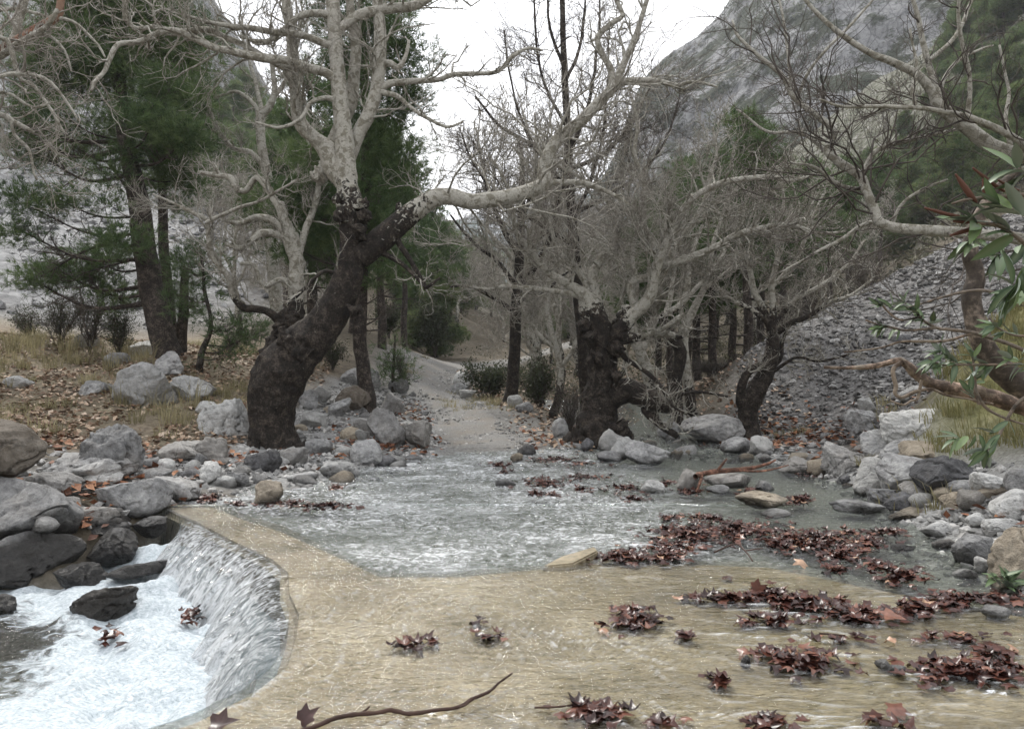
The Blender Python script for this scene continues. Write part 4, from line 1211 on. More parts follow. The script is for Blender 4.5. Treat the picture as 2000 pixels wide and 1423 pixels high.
def grow(Pn, R, M, ratio, rg, K=5, t0=0.25, ang=(0.5, 1.1), wiggle=0.35, up=0.1, taper=0.35, rmin=0.003, rk=0.6, lmin=0.08, zig=0.0, lens=None, rmax=1.0):
    """M children sprouting along the N parent tubes"""
    N, Kp = Pn.shape[:2]
    L = np.linalg.norm(np.diff(Pn, axis=1), axis=2).sum(1)
    wts = L / L.sum()
    i = rg.choice(N, M, p=wts)
    t = t0 + (1 - t0) * rg.random(M) ** 0.8
    s = t * (Kp - 1)
    k = np.minimum(s.astype(int), Kp - 2)
    fr = (s - k)[:, None]
    p = Pn[i, k] * (1 - fr) + Pn[i, k + 1] * fr
    r = R[i, k] * (1 - fr[:, 0]) + R[i, k + 1] * fr[:, 0]
    T = nrm(Pn[i, k + 1] - Pn[i, k])
    w = nrm(np.cross(T, rg.normal(size=(M, 3))))
    a = rg.uniform(*ang, M)[:, None]
    d = nrm(T * np.cos(a) + w * np.sin(a) + np.array([0, 0, up]))
    ln = np.maximum(lmin, L[i] * ratio * (1.15 - 0.6 * t) * rg.uniform(0.5, 1.3, M)) if lens is None else rg.uniform(*lens, M)
    out = np.empty((M, K, 3))
    out[:, 0] = p
    zz = nrm(np.cross(d, rg.normal(size=(M, 3))))
    for j in range(1, K):
        d = nrm(d + wiggle * rg.normal(size=(M, 3)) + zz * zig * (-1) ** j + np.array([0, 0, up * 0.6]))
        out[:, j] = out[:, j - 1] + d * (ln / (K - 1))[:, None]
    r0 = np.minimum(np.maximum(r * rk * rg.uniform(0.6, 1.1, M), rmin), rmax)
    rad = r0[:, None] * (1 - (1 - taper) * np.linspace(0, 1, K)[None])
    return out, np.maximum(rad, rmin * 0.8)

def limb(pts, Y, dY=0.0, m=5, jitter=0.12, rg=None, K=None):
    """a traced limb: (px, py, half width in px[, extra distance]) -> points and radii in metres"""
    a = np.array([(p[0], p[1], p[2], (p[3] if len(p) > 3 else 0.0)) for p in pts], float)
    n = len(a)
    y = Y + a[:, 3] + np.linspace(0, 1, n) * dY
    W = np.array([P(px, py, yy) for (px, py), yy in zip(a[:, :2], y)])
    q = catmull(np.column_stack([W, a[:, 2] / FOC * y]), m)
    if K:
        q = resample(q, K)
    pts3, r = q[:, :3], np.maximum(q[:, 3], 0.003)
    if rg is not None and jitter:
        o = rg.uniform(-90, 90, 3)
        s = np.concatenate([[0], np.cumsum(np.linalg.norm(np.diff(pts3, axis=0), axis=1))])
        w = np.column_stack([noise(np.column_stack([s * 1.7, np.full(len(s), o[k]), np.full(len(s), o[2])])) for k in (0, 1, 2)])
        pts3 = pts3 + w * jitter * np.minimum(1, s / 0.3)[:, None] * 0.6
    return pts3, r

def local(pts, org):
    return pts - np.asarray(org)

def make_tree(name, label, cat, org, trunk, limbs, twig_spec, mats, seed, group=None, trunk_sides=46, limb_mat=None, knob=(0.22, 3.0, 3), pale_fn=None, twig_mat=None, stubs=()):
    """a traced tree: trunk (mesh), limbs (a child mesh each), fine branches and twigs (two children)"""
    rg = np.random.default_rng(seed)
    root = empty(name, org)
    tag(root, label, cat, group)
    org = np.asarray(org, float)
    pale_fn = pale_fn or (lambda p, r: sstep(3.2, 5.0, p[..., 2]))
    allP, allR = [], []
    mb = MB()
    for pts, r in trunk:
        pts = np.concatenate([pts[:1] - np.array([0, 0, 0.35]), pts]) - org
        r = np.concatenate([r[:1], r])
        n = max(12, int(np.linalg.norm(np.diff(pts, axis=0), axis=1).sum() / 0.026))
        q = resample(np.column_stack([pts, r]), min(n, 330))
        tubes(mb, q[None, :, :3], q[None, :, 3], trunk_sides, knob=knob, pale=pale_fn(q[None, :, :3] + org, q[None, :, 3]))
        q2 = resample(q, 24)
        allP.append(q2[:, :3]); allR.append(q2[:, 3])
    for (pts, r) in stubs:
        q = resample(np.column_stack([pts - org, r]), 10)
        q = resample(q, 30)
        q[:, 3] *= 0.85 + 0.25 * np.sin(np.linspace(0, 3.0, 30))
        tubes(mb, q[None, :, :3], q[None, :, 3], 22, knob=(0.55, 7.0, 4), pale=pale_fn(q[None, :, :3] + org, q[None, :, 3]))
    mb.build('trunk', mats, root)
    lp, lr = [], []
    for pts, r in limbs:
        pts = pts - org
        n = max(10, int(np.linalg.norm(np.diff(pts, axis=0), axis=1).sum() / 0.06))
        q = resample(np.column_stack([pts, r]), min(n, 140))
        mb = MB()
        tubes(mb, q[None, :, :3], q[None, :, 3], 12 if r.max() > 0.05 else 7, knob=(knob[0] * 0.45, knob[1] * 2.2, 9), pale=pale_fn(q[None, :, :3] + org, q[None, :, 3]))
        mb.build('limb', limb_mat or mats, root)
        q2 = resample(q, 24)
        lp.append(q2[:, :3]); lr.append(q2[:, 3])
    P0, R0 = np.array(lp), np.array(lr)
    n1, n2, n3, sc = twig_spec
    mbB, mbT = MB(), MB()
    P1, R1 = grow(P0, R0, n1, 0.33, rg, K=8, t0=0.15, ang=(0.4, 1.2), wiggle=0.33, up=0.10, rmin=0.006 * sc, rk=0.5, lmin=0.4, zig=0.16, rmax=0.022 * min(1, sc), taper=0.3)
    tubes(mbB, P1, R1, 5, pale=0.95)
    P2, R2 = grow(P1, R1, n2, 0.55, rg, K=6, t0=0.15, ang=(0.4, 1.1), wiggle=0.30, up=0.12, rmin=0.004 * sc, rk=0.6, lmin=0.25, zig=0.2, rmax=0.011 * min(1, sc))
    tubes(mbB, P2, R2, 3, pale=0.95)
    PP, RR = np.concatenate([resample_all(P1, 6), P2]), np.concatenate([R1[:, :6], R2])
    P3, R3 = grow(PP, RR, n3, 0.6, rg, K=3, t0=0.2, ang=(0.4, 1.0), wiggle=0.26, up=0.14, rmin=0.003 * sc, rk=0.6, lmin=0.16, rmax=0.005)
    tubes(mbT, P3, R3, 3, cap=False)
    mbB.build('branches', twig_mat or limb_mat or mats, root)['kind'] = 'stuff'
    mbT.build('twigs', twig_mat or M_twig, root)['kind'] = 'stuff'
    return root

def resample_all(Pn, K):
    s = np.linspace(0, Pn.shape[1] - 1, K)
    k = np.minimum(s.astype(int), Pn.shape[1] - 2)
    f = (s - k)[None, :, None]
    return Pn[:, k] * (1 - f) + Pn[:, k + 1] * f

# ------------------------------------------------------------------ A: the leaning plane tree
RG = np.random.default_rng(11)
YA = 12.2
def LA(pts, Y=YA, dY=0.0, j=0.10, m=6):
    return limb(pts, Y, dY, m, j, RG)
trunkA = [LA([(536, 905, 62), (534, 868, 50), (530, 825, 43), (532, 780, 48), (544, 740, 53), (574, 696, 47), (634, 632, 35), (668, 570, 30), (686, 515, 28), (690, 470, 26), (687, 430, 26), (684, 400, 26), (678, 365, 21), (675, 320, 20),
               (672, 270, 18), (664, 190, 15.5), (657, 110, 14), (652, 40, 13.5), (645, -60, 13), (632, -190, 11), (610, -330, 7)], j=0)]
limbsA = [
    LA([(700, 500, 28), (738, 474, 26), (775, 442, 24), (815, 408, 21), (850, 386, 18), (882, 385, 17), (915, 394, 16), (955, 391, 16), (1005, 381, 15), (1042, 370, 15), (1066, 358, 15), (1063, 332, 13), (1072, 300, 13), (1096, 265, 12),
        (1132, 240, 12), (1164, 208, 11), (1192, 178, 10), (1204, 158, 9), (1218, 125, 7), (1237, 85, 6), (1252, 40, 5), (1266, -8, 4.5), (1280, -80, 3)], j=0.04),
    LA([(1200, 166, 8), (1232, 157, 7), (1275, 157, 6), (1322, 166, 4.5), (1355, 160, 3), (1400, 170, 2)]),
    LA([(1196, 165, 8), (1190, 132, 7), (1177, 103, 6), (1170, 74, 6), (1200, 46, 5), (1216, 34, 4.5), (1205, 8, 4), (1188, -20, 3)]),
    LA([(1066, 358, 9), (1100, 356, 6), (1150, 360, 5), (1195, 378, 4), (1230, 400, 3)]),
    # the pale stems behind the main one
    LA([(690, 395, 20), (676, 362, 20), (654, 330, 22), (641, 296, 21), (617, 272, 14), (592, 248, 14), (579, 212, 12), (575, 150, 12), (570, 80, 11), (561, 18, 10), (552, -60, 9), (545, -160, 6)], dY=0.5, j=0.03),
    LA([(646, 296, 17), (668, 240, 14), (684, 200, 14), (692, 150, 12), (695, 95, 11), (690, 50, 10), (684, 0, 8), (690, -90, 6)], Y=12.6, j=0.03),
    LA([(672, 330, 15), (700, 262, 14), (722, 222, 14), (735, 175, 13), (741, 120, 13), (742, 55, 12), (738, 0, 11), (733, -80, 9), (745, -170, 6)], Y=12.4, j=0.03),
    # high left branches
    LA([(662, 160, 10), (636, 142, 9), (600, 132, 9), (560, 118, 8), (520, 114, 9), (484, 108, 8), (450, 100, 7), (418, 93, 7), (382, 76, 7), (342, 60, 6), (312, 64, 6), (270, 82, 5), (232, 86, 5), (216, 112, 5), (205, 140, 4), (186, 160, 4), (179, 176, 2)], dY=-1.6, j=0.02),
    LA([(600, 132, 7), (560, 134, 7), (528, 118, 6), (475, 88, 6), (440, 74, 6), (405, 58, 6), (350, 62, 6), (300, 52, 4), (296, 52, 4), (268, 55, 4), (245, 38, 4), (247, 0, 3), (255, -40, 2)], dY=-1.2, j=0.02),
    LA([(660, 95, 8), (610, 72, 7), (560, 64, 7), (500, 57, 6), (452, 50, 5), (402, 46, 4), (360, 30, 3)], dY=-0.8),
    LA([(655, 30, 8), (610, 24, 7), (582, 34, 6), (560, 56, 5), (530, 78, 5), (500, 82, 4), (470, 72, 3)], dY=-0.4),
    LA([(660, 60, 9), (700, 30, 10), (760, 15, 10), (815, 6, 9), (860, -20, 8), (920, -70, 6), (1000, -120, 4)], dY=0.6),
    # right
    LA([(736, 178, 8), (762, 165, 7), (802, 160, 6), (850, 156, 5), (885, 146, 5), (932, 143, 4.5), (975, 141, 4), (1000, 112, 4), (1030, 96, 3), (1060, 100, 2)], Y=12.4, dY=0.5),
    LA([(738, 178, 6), (772, 190, 5), (800, 208, 4), (836, 232, 3.5), (872, 246, 3), (905, 238, 2)], Y=12.4, dY=-0.3),
    LA([(741, 128, 7), (762, 123, 7), (780, 131, 6), (793, 110, 4), (798, 80, 3)], Y=12.4),
    LA([(666, 205, 7), (640, 190, 5), (610, 200, 4), (590, 230, 4), (545, 250, 3), (500, 240, 2)], dY=-0.5),
    # lower dead branches
    LA([(768, 448, 7), (785, 480, 6), (802, 512, 5), (830, 556, 4), (832, 560, 4), (860, 541, 2)], dY=-0.4),
    LA([(740, 490, 6), (775, 508, 5), (800, 530, 4), (834, 562, 3)], dY=-0.3),
    LA([(690, 560, 5), (640, 530, 4), (600, 560, 4), (570, 590, 3), (555, 615, 2)], dY=-0.6),
]
stubsA = [LA([(770, 446, 9), (778, 424, 8), (779, 396, 6)], j=0), LA([(642, 330, 20), (622, 342, 15), (612, 348, 11)], Y=12.45, j=0), LA([(600, 700, 24), (572, 676, 20), (556, 655, 15), (548, 640, 8)], Y=11.95, j=0),
          LA([(684, 610, 20), (698, 606, 12), (706, 610, 8)], Y=12, j=0), LA([(700, 425, 16), (714, 420, 14), (722, 416, 11)], Y=12, j=0), LA([(690, 402, 16), (708, 398, 14), (718, 402, 9)], Y=12, j=0),
          LA([(676, 420, 18), (662, 424, 14), (655, 430, 8)], Y=12, j=0), LA([(690, 460, 18), (700, 452, 18), (704, 440, 12)], Y=11.95, j=0), LA([(668, 392, 16), (656, 390, 12), (652, 396, 7)], Y=12, j=0),
          LA([(540, 880, 40), (590, 888, 24), (625, 896, 12)], Y=12.0, j=0), LA([(520, 880, 40), (490, 884, 24), (470, 892, 10)], Y=12.0, j=0), LA([(535, 885, 40), (540, 905, 22), (545, 920, 12)], Y=11.7, j=0)]
def paleA(p, r):
    # dark old trunk below the knobs, pale above; the big right limb turns pale beyond its first bend
    return np.maximum(sstep(3.3, 5.1, p[..., 2]), sstep(-2.3, -0.9, p[..., 0]) * sstep(3.2, 3.8, p[..., 2])) * np.where(r > 0, 1, 1) * 0.98
orgA = hit(535, 880)
make_tree('plane_tree', 'large bare plane tree with a black leaning trunk on the left bank', 'tree', (orgA[0], YA, orgA[2] - 0.1), trunkA, limbsA, (280, 1200, 4200, 1.0), M_plane, 21, knob=(0.12, 2.8, 3), pale_fn=paleA, stubs=stubsA)

# ------------------------------------------------------------------ B: the knotted plane tree in mid stream
YB = 14.0
RG = np.random.default_rng(12)
trunkB = [LA([(1168, 885, 62), (1166, 850, 48), (1168, 810, 38), (1174, 770, 34), (1177, 730, 31), (1176, 690, 28), (1170, 655, 27), (1163, 622, 23), (1152, 600, 23), (1142, 578, 15)], YB, j=0)]
limbsB = [
    LA([(1160, 612, 20), (1150, 590, 15), (1136, 572, 13), (1112, 556, 9), (1082, 540, 8), (1052, 512, 7), (1030, 482, 6), (1012, 460, 6), (1005, 436, 5), (1000, 400, 4), (985, 350, 3), (960, 310, 2)], YB, dY=-0.6),
    LA([(1142, 580, 9), (1100, 571, 6), (1042, 563, 5), (992, 560, 4), (950, 566, 3), (910, 556, 2)], YB, dY=-0.8),
    LA([(1172, 625, 15), (1164, 590, 12), (1158, 545, 10), (1168, 520, 9), (1185, 490, 8), (1202, 458, 8), (1210, 425, 7), (1192, 402, 6), (1165, 372, 5), (1125, 342, 4), (1090, 320, 3), (1050, 270, 2)], YB, dY=0.5),
    LA([(1155, 605, 14), (1148, 560, 8), (1120, 520, 6), (1090, 490, 5), (1075, 440, 4), (1050, 400, 4), (1035, 340, 3), (1010, 290, 2)], YB, dY=0.8),
    LA([(1192, 665, 18), (1215, 638, 16), (1240, 612, 14), (1262, 590, 13), (1274, 565, 12), (1280, 532, 11), (1290, 500, 10), (1308, 462, 9), (1340, 402, 7), (1380, 370, 7), (1424, 354, 6), (1500, 345, 5), (1545, 353, 4), (1600, 340, 2)], YB, dY=-0.8, j=0.05),
    LA([(1275, 560, 10), (1300, 520, 8), (1322, 480, 7), (1350, 440, 6), (1372, 402, 5), (1385, 350, 4), (1400, 300, 3), (1395, 250, 2)], YB, dY=0.6),
    LA([(1282, 535, 9), (1300, 520, 8), (1342, 503, 8), (1402, 480, 7), (1432, 462, 6.5), (1470, 448, 6), (1530, 440, 5), (1592, 455, 4), (1650, 450, 2)], YB, dY=-1.4),
    LA([(1288, 500, 8), (1262, 450, 7), (1252, 400, 6), (1260, 350, 5), (1240, 300, 4), (1245, 240, 3), (1230, 180, 2)], YB, dY=0.4),
    LA([(1240, 600, 9), (1232, 560, 8), (1240, 548, 8), (1262, 545, 8), (1280, 552, 6)], YB, dY=-0.2),
    LA([(1205, 650, 16), (1225, 660, 12), (1260, 658, 7), (1310, 654, 6), (1330, 662, 4), (1352, 640, 3)], YB, dY=-0.7),
    LA([(1185, 775, 30), (1225, 763, 25), (1262, 776, 22), (1288, 788, 17), (1310, 800, 9)], YB, dY=-0.6, j=0.04),
    LA([(1270, 785, 10), (1262, 800, 8), (1290, 826, 8), (1325, 850, 7)], YB, dY=-0.9),
    LA([(1290, 790, 7), (1330, 770, 4), (1375, 765, 3), (1420, 775, 2)], YB, dY=-0.5),
    LA([(1208, 680, 8), (1230, 705, 5), (1262, 725, 5), (1290, 750, 4), (1310, 790, 3), (1340, 810, 2)], YB, dY=-1.2),
    LA([(1330, 620, 6), (1300, 640, 5), (1262, 655, 5), (1215, 668, 6)][::-1], YB, dY=-0.8),
]
stubsB = [LA([(1205, 645, 18), (1222, 615, 14), (1226, 598, 12)], YB, j=0), LA([(1150, 640, 20), (1136, 634, 14), (1130, 630, 9)], 13.9, j=0), LA([(1196, 740, 20), (1205, 736, 12), (1208, 740, 8)], 13.6, j=0),
          LA([(1160, 660, 18), (1152, 656, 16), (1148, 650, 10)], 13.7, j=0), LA([(1190, 690, 22), (1202, 680, 18), (1206, 668, 12)], 13.75, j=0), LA([(1160, 700, 20), (1165, 698, 20), (1168, 690, 12)], 13.55, j=0),
          LA([(1170, 870, 45), (1215, 872, 28), (1245, 880, 12)], 13.8, j=0), LA([(1160, 870, 40), (1115, 868, 24), (1095, 872, 10)], 13.9, j=0), LA([(1165, 872, 40), (1160, 890, 25), (1150, 905, 12)], 13.5, j=0),
          LA([(1200, 830, 26), (1215, 850, 18), (1220, 870, 14)], 13.6, j=0)]
def paleB(p, r):
    return np.maximum(sstep(2.1, 2.9, p[..., 2]), sstep(1.95, 2.3, p[..., 0]) * sstep(1.9, 2.1, p[..., 2])) * sstep(0.33, 0.2, r) * 0.97
orgB = hit(1166, 868)
make_tree('plane_tree', 'knotted old plane tree with a thick gnarled trunk standing by the stream', 'tree', (orgB[0], YB, orgB[2] - 0.1), trunkB, limbsB, (320, 1600, 5600, 1.25), M_plane, 22, knob=(0.19, 3.4, 5), pale_fn=paleB, stubs=stubsB)

# ------------------------------------------------------------------ C: small leaning tree across the stream
YC = 14.6
RG = np.random.default_rng(13)
trunkC = [LA([(1464, 862, 26), (1463, 835, 21), (1461, 800, 20), (1474, 768, 20), (1495, 730, 16), (1507, 692, 14), (1509, 655, 12), (1504, 625, 9)], YC, j=0)]
limbsC = [
    LA([(1462, 800, 12), (1444, 786, 9), (1447, 752, 9), (1462, 728, 8), (1490, 712, 8)], YC, dY=-0.2),
    LA([(1505, 640, 8), (1490, 600, 7), (1470, 560, 6), (1462, 520, 5), (1440, 470, 4), (1425, 420, 3), (1420, 370, 2)], YC, dY=0.3),
    LA([(1507, 645, 8), (1512, 600, 7), (1508, 550, 6), (1520, 500, 5), (1512, 450, 4), (1530, 400, 3), (1525, 330, 2)], YC),
    LA([(1510, 655, 7), (1540, 632, 6), (1582, 615, 5), (1620, 590, 4), (1660, 575, 3), (1700, 545, 2)], YC, dY=-0.5),
    LA([(1508, 640, 6), (1550, 590, 5), (1600, 560, 4), (1650, 520, 3), (1690, 470, 2)], YC, dY=0.4),
    LA([(1500, 630, 6), (1460, 600, 5), (1420, 580, 4), (1390, 545, 3), (1350, 530, 2)], YC, dY=-0.6),
    LA([(1500, 720, 7), (1524, 700, 5), (1528, 672, 4), (1540, 640, 2)], YC),
    LA([(1495, 735, 5), (1550, 700, 3), (1600, 705, 3), (1660, 690, 2)], YC, dY=-0.8),
    LA([(1508, 560, 5), (1560, 500, 4), (1580, 440, 3), (1610, 380, 2)], YC, dY=0.3),
]
orgC = hit(1463, 850)
make_tree('plane_tree', 'small plane tree with a crooked dark trunk leaning right at the foot of the scree', 'tree', (orgC[0], YC, orgC[2] - 0.1), trunkC, limbsC, (150, 800, 2800, 1.25), M_plane, 23, knob=(0.15, 4.0, 7), trunk_sides=20,
          pale_fn=lambda p, r: sstep(2.2, 3.0, p[..., 2]))

# ------------------------------------------------------------------ other traced bare trees
RG = np.random.default_rng(14)
def simple_tree(name, label, base, Y, trunk, limbs, spec, seed, mat=M_plane, pale=(2.5, 4.0), tw=None, knob=(0.08, 3, 4), stubs=()):
    o = hit(*base)
    z = float(ground(np.array([(base[0] - CX) / FOC * Y]), np.array([Y]))[0])
    make_tree(name, label, 'tree', ((base[0] - CX) / FOC * Y, Y, z - 0.05), trunk, limbs, spec, mat, seed, knob=knob, trunk_sides=26, pale_fn=lambda p, r: sstep(pale[0], pale[1], p[..., 2]), twig_mat=tw, stubs=stubs)
Yd = 17.5
simple_tree('bare_tree', 'tall slender black-stemmed bare tree rising behind the knotted plane tree', (1145, 800), Yd,
            [LA([(1150, 870, 13), (1142, 740, 12), (1136, 640, 11), (1128, 560, 10), (1121, 470, 10), (1115, 400, 9), (1110, 300, 8), (1106, 200, 7), (1101, 100, 6), (1098, 0, 5), (1095, -100, 4)], Yd, j=0.04)],
            [LA([(1118, 430, 5), (1150, 360, 4), (1175, 280, 3), (1185, 180, 2), (1190, 60, 1.5)], Yd, dY=0.5), LA([(1114, 380, 5), (1070, 320, 4), (1030, 260, 3), (1000, 170, 2), (985, 60, 1.5)], Yd, dY=-0.5),
             LA([(1110, 300, 5), (1140, 230, 4), (1160, 150, 3), (1170, 40, 2), (1172, -60, 1)], Yd, dY=-0.6), LA([(1108, 250, 4), (1075, 190, 3), (1050, 110, 2.5), (1045, 20, 2), (1040, -60, 1)], Yd, dY=0.6),
             LA([(1104, 160, 4), (1130, 100, 3), (1142, 20, 2), (1150, -50, 1)], Yd), LA([(1103, 140, 4), (1078, 70, 3), (1068, 0, 2), (1060, -60, 1)], Yd),
             LA([(1120, 480, 5), (1060, 440, 4), (990, 400, 3), (930, 330, 2), (900, 260, 1.5)], Yd, dY=-0.8), LA([(1112, 340, 5), (1050, 290, 4), (980, 250, 3), (930, 190, 2)], Yd, dY=0.9),
             LA([(1112, 330, 5), (1180, 300, 4), (1240, 230, 3), (1280, 150, 2)], Yd, dY=0.8), LA([(1118, 420, 5), (1190, 380, 4), (1260, 330, 3), (1310, 250, 2), (1330, 160, 1.5)], Yd, dY=1.2)],
            (190, 1200, 5200, 1.1), 31, pale=(30, 40), tw=M_twig_dark)
Yd = 20.5
simple_tree('bare_tree', 'slim dark tree standing alone on the right side of the track', (998, 782), Yd,
            [LA([(996, 790, 17), (1000, 760, 13), (1003, 720, 12), (1006, 660, 11), (1008, 600, 11), (1012, 545, 10), (1016, 480, 9), (1018, 420, 8), (1020, 350, 6), (1018, 280, 4)], Yd, j=0.03)],
            [LA([(1010, 570, 7), (1045, 520, 6), (1075, 460, 5), (1090, 400, 4), (1100, 330, 3), (1110, 260, 2)], Yd, dY=-0.4), LA([(1014, 500, 6), (980, 440, 5), (955, 380, 4), (940, 310, 3), (930, 250, 2)], Yd, dY=0.5),
             LA([(1008, 610, 5), (960, 580, 4), (920, 560, 3), (880, 560, 2)], Yd, dY=-0.6), LA([(1018, 430, 5), (1040, 370, 4), (1050, 300, 3), (1045, 220, 2)], Yd), LA([(1012, 560, 5), (960, 500, 4), (920, 470, 3), (880, 420, 2)], Yd, dY=0.8),
             LA([(1010, 590, 4), (1060, 570, 3), (1110, 530, 2)], Yd, dY=1.0)],
            (140, 800, 3200, 1.3), 32, pale=(5, 8))
Yd = 15.2
simple_tree('plane_tree', 'pale plane tree with a knobbly orange-brown base behind the leaning trunk', (565, 700), Yd,
            [LA([(540, 740, 36), (548, 700, 36), (558, 665, 34), (566, 640, 31), (572, 615, 24), (576, 590, 17), (578, 540, 15), (579, 500, 15), (572, 470, 14), (560, 445, 13), (552, 420, 11), (548, 395, 8)], Yd, j=0)],
            [LA([(578, 520, 9), (555, 462, 9), (532, 432, 8), (500, 426, 6), (470, 438, 5), (430, 430, 3)], Yd, dY=-0.4), LA([(574, 475, 9), (545, 460, 8), (510, 455, 8), (490, 470, 6), (470, 485, 5), (440, 478, 4)], Yd, dY=-0.6),
             LA([(560, 650, 12), (530, 612, 8), (500, 604, 8), (475, 602, 8), (455, 575, 7), (447, 545, 7), (425, 515, 6), (410, 480, 6), (404, 440, 5), (400, 428, 5), (350, 402, 3), (300, 380, 2)], Yd, dY=-0.9),
             LA([(402, 435, 4), (450, 412, 4), (500, 395, 3), (545, 370, 3), (580, 350, 2)], Yd - 0.9), LA([(579, 500, 8), (600, 440, 7), (620, 380, 6), (630, 320, 5)], Yd, dY=0.6),
             LA([(552, 420, 8), (530, 380, 7), (500, 345, 6), (478, 372, 6), (460, 368, 6), (448, 348, 6), (420, 342, 5), (390, 338, 4)], Yd, dY=0.4), LA([(576, 560, 7), (545, 545, 6), (515, 560, 5), (500, 520, 4), (470, 515, 4)], Yd, dY=-0.5)],
            (90, 420, 1500, 1.1), 33, pale=(2.6, 3.0), knob=(0.3, 4.0, 6),
            stubs=[LA([(566, 640, 14), (575, 622, 13), (582, 612, 9)], Yd - 0.3, j=0), LA([(556, 650, 16), (545, 640, 14), (540, 632, 9)], Yd - 0.3, j=0), LA([(562, 660, 14), (570, 655, 14), (574, 648, 9)], Yd - 0.4, j=0)])
Yd = 19
simple_tree('plane_tree', 'pale bare plane stem with a forked crooked top on the left behind the trunks', (535, 690), Yd,
            [LA([(548, 690, 13), (540, 600, 12), (532, 500, 12), (526, 420, 11), (522, 350, 10), (512, 290, 9), (507, 245, 9), (512, 225, 8), (528, 205, 7), (536, 170, 5), (530, 120, 4)], Yd, j=0.05)],
            [LA([(508, 240, 6), (500, 210, 5), (480, 190, 4), (455, 180, 3), (420, 190, 2)], Yd, dY=-0.3), LA([(524, 340, 6), (490, 300, 5), (455, 290, 4), (430, 262, 4), (400, 240, 3)], Yd, dY=-0.6), LA([(530, 200, 5), (560, 150, 4), (580, 90, 3), (590, 30, 2)], Yd),
             LA([(526, 400, 6), (570, 350, 5), (600, 300, 4), (610, 240, 3)], Yd, dY=0.5), LA([(512, 230, 5), (500, 160, 4), (480, 100, 3), (470, 30, 2)], Yd, dY=0.5), LA([(430, 262, 4), (405, 205, 4), (415, 185, 3), (425, 150, 2)], Yd - 0.4)],
            (90, 520, 1900, 1.1), 34, pale=(1.5, 2.5))
for i, (lab, tr, lms) in enumerate([
    ('dark sinuous sapling trunk bending left behind the knotted tree', [(1322, 800, 13), (1320, 740, 12), (1330, 690, 12), (1312, 650, 10), (1296, 625, 9), (1300, 612, 8), (1330, 595, 7), (1342, 560, 6), (1350, 500, 5), (1372, 440, 3)], [[(1300, 615, 6), (1310, 575, 5), (1318, 520, 4), (1300, 460, 3), (1305, 400, 2)], [(1335, 590, 5), (1380, 540, 4), (1410, 500, 3), (1440, 440, 2)]]),
    ('slim grey-green stem standing upright right of the sinuous sapling', [(1352, 810, 11), (1342, 740, 10), (1336, 680, 9), (1338, 640, 9), (1352, 610, 8), (1372, 570, 6), (1385, 530, 5), (1395, 470, 4), (1420, 390, 2)], [[(1340, 640, 6), (1325, 590, 5), (1332, 540, 4), (1325, 480, 3), (1340, 420, 2)], [(1375, 565, 4), (1420, 530, 3), (1460, 510, 2)]]),
    ('pale double stem leaning left in the thicket behind the knotted tree', [(1275, 790, 12), (1266, 730, 12), (1252, 690, 11), (1240, 660, 9), (1236, 620, 7), (1242, 560, 6), (1235, 500, 4), (1250, 420, 3)], [[(1252, 690, 7), (1275, 640, 6), (1282, 590, 5), (1300, 540, 3)], [(1238, 640, 5), (1215, 590, 4), (1220, 530, 3), (1200, 470, 2)]]),
    ('pale forked sapling between the slim dark tree and the knotted trunk', [(1080, 810, 9), (1092, 770, 8), (1094, 720, 7), (1086, 680, 6), (1075, 640, 6), (1068, 600, 5), (1072, 540, 4), (1062, 480, 3)], [[(1086, 680, 5), (1050, 650, 4), (1030, 610, 3), (1035, 560, 2)], [(1092, 720, 5), (1120, 680, 4), (1128, 640, 3), (1110, 600, 2)]]),
]):
    Yd = 17.0 + i * 0.6
    simple_tree('bare_sapling', lab, (tr[0][0], tr[0][1]), Yd, [LA(tr, Yd, j=0.05)], [LA(l, Yd, dY=0.3) for l in lms], (60, 380, 1300, 1.2), 40 + i, pale=(2.0, 3.2) if i < 1 else (0.5, 1.5))
# ------------------------------------------------------------------ pines
def tufts(mb, C, D, rg, blades=9, ln=(0.10, 0.2), w=0.010, spread=0.75, rnd=None):
    """needle sprays: thin blades fanning out of each centre C along direction D"""
    n = len(C)
    rnd = rg.random(n) if rnd is None else rnd
    d = nrm(np.repeat(D, blades, 0) + rg.normal(size=(n * blades, 3)) * spread)
    L = rg.uniform(*ln, n * blades)[:, None]
    s = nrm(np.cross(d, rg.normal(size=d.shape))) * w
    c = np.repeat(C, blades, 0) + rg.normal(size=d.shape) * 0.02
    V = np.stack([c - s, c + s, c + d * L], 1).reshape(-1, 3)
    F = np.arange(len(V)).reshape(-1, 3)
    r = np.repeat(np.clip(rnd + 0, 0, 1), blades * 3)
    mb.add(V, F, rnd=np.clip(r + np.repeat(rg.normal(size=n * blades) * 0.12, 3), 0, 1))

def clump_points(cs, rs, per, rg):
    """points in a flattened cloud made of sub-clumps, with the direction away from its middle"""
    C, D, Rn = [], [], []
    for c, r in zip(cs, rs):
        k = max(5, int(9 * (np.prod(r) / 0.25) ** 0.33))
        sub = c + rg.normal(size=(k, 3)).clip(-1.6, 1.6) * r * 0.52
        n = int(per * (r[0] * r[2] / 0.35))
        i = rg.integers(0, k, n)
        e = rg.normal(size=(n, 3)).clip(-1.9, 1.9) * np.array([0.34, 0.34, 0.2]) * (0.55 + 0.5 * r.mean())
        C.append(sub[i] + e)
        D.append(nrm(e * np.array([1, 1, 1.5]) + np.array([0, 0, 0.12])) + np.array([0, 0, 0.25]))
        t = rg.random(k)
        Rn.append(np.clip(t[i] * 0.75 + 0.25 * rg.random(n), 0, 1))
    return np.concatenate(C), np.concatenate(D), np.concatenate(Rn)

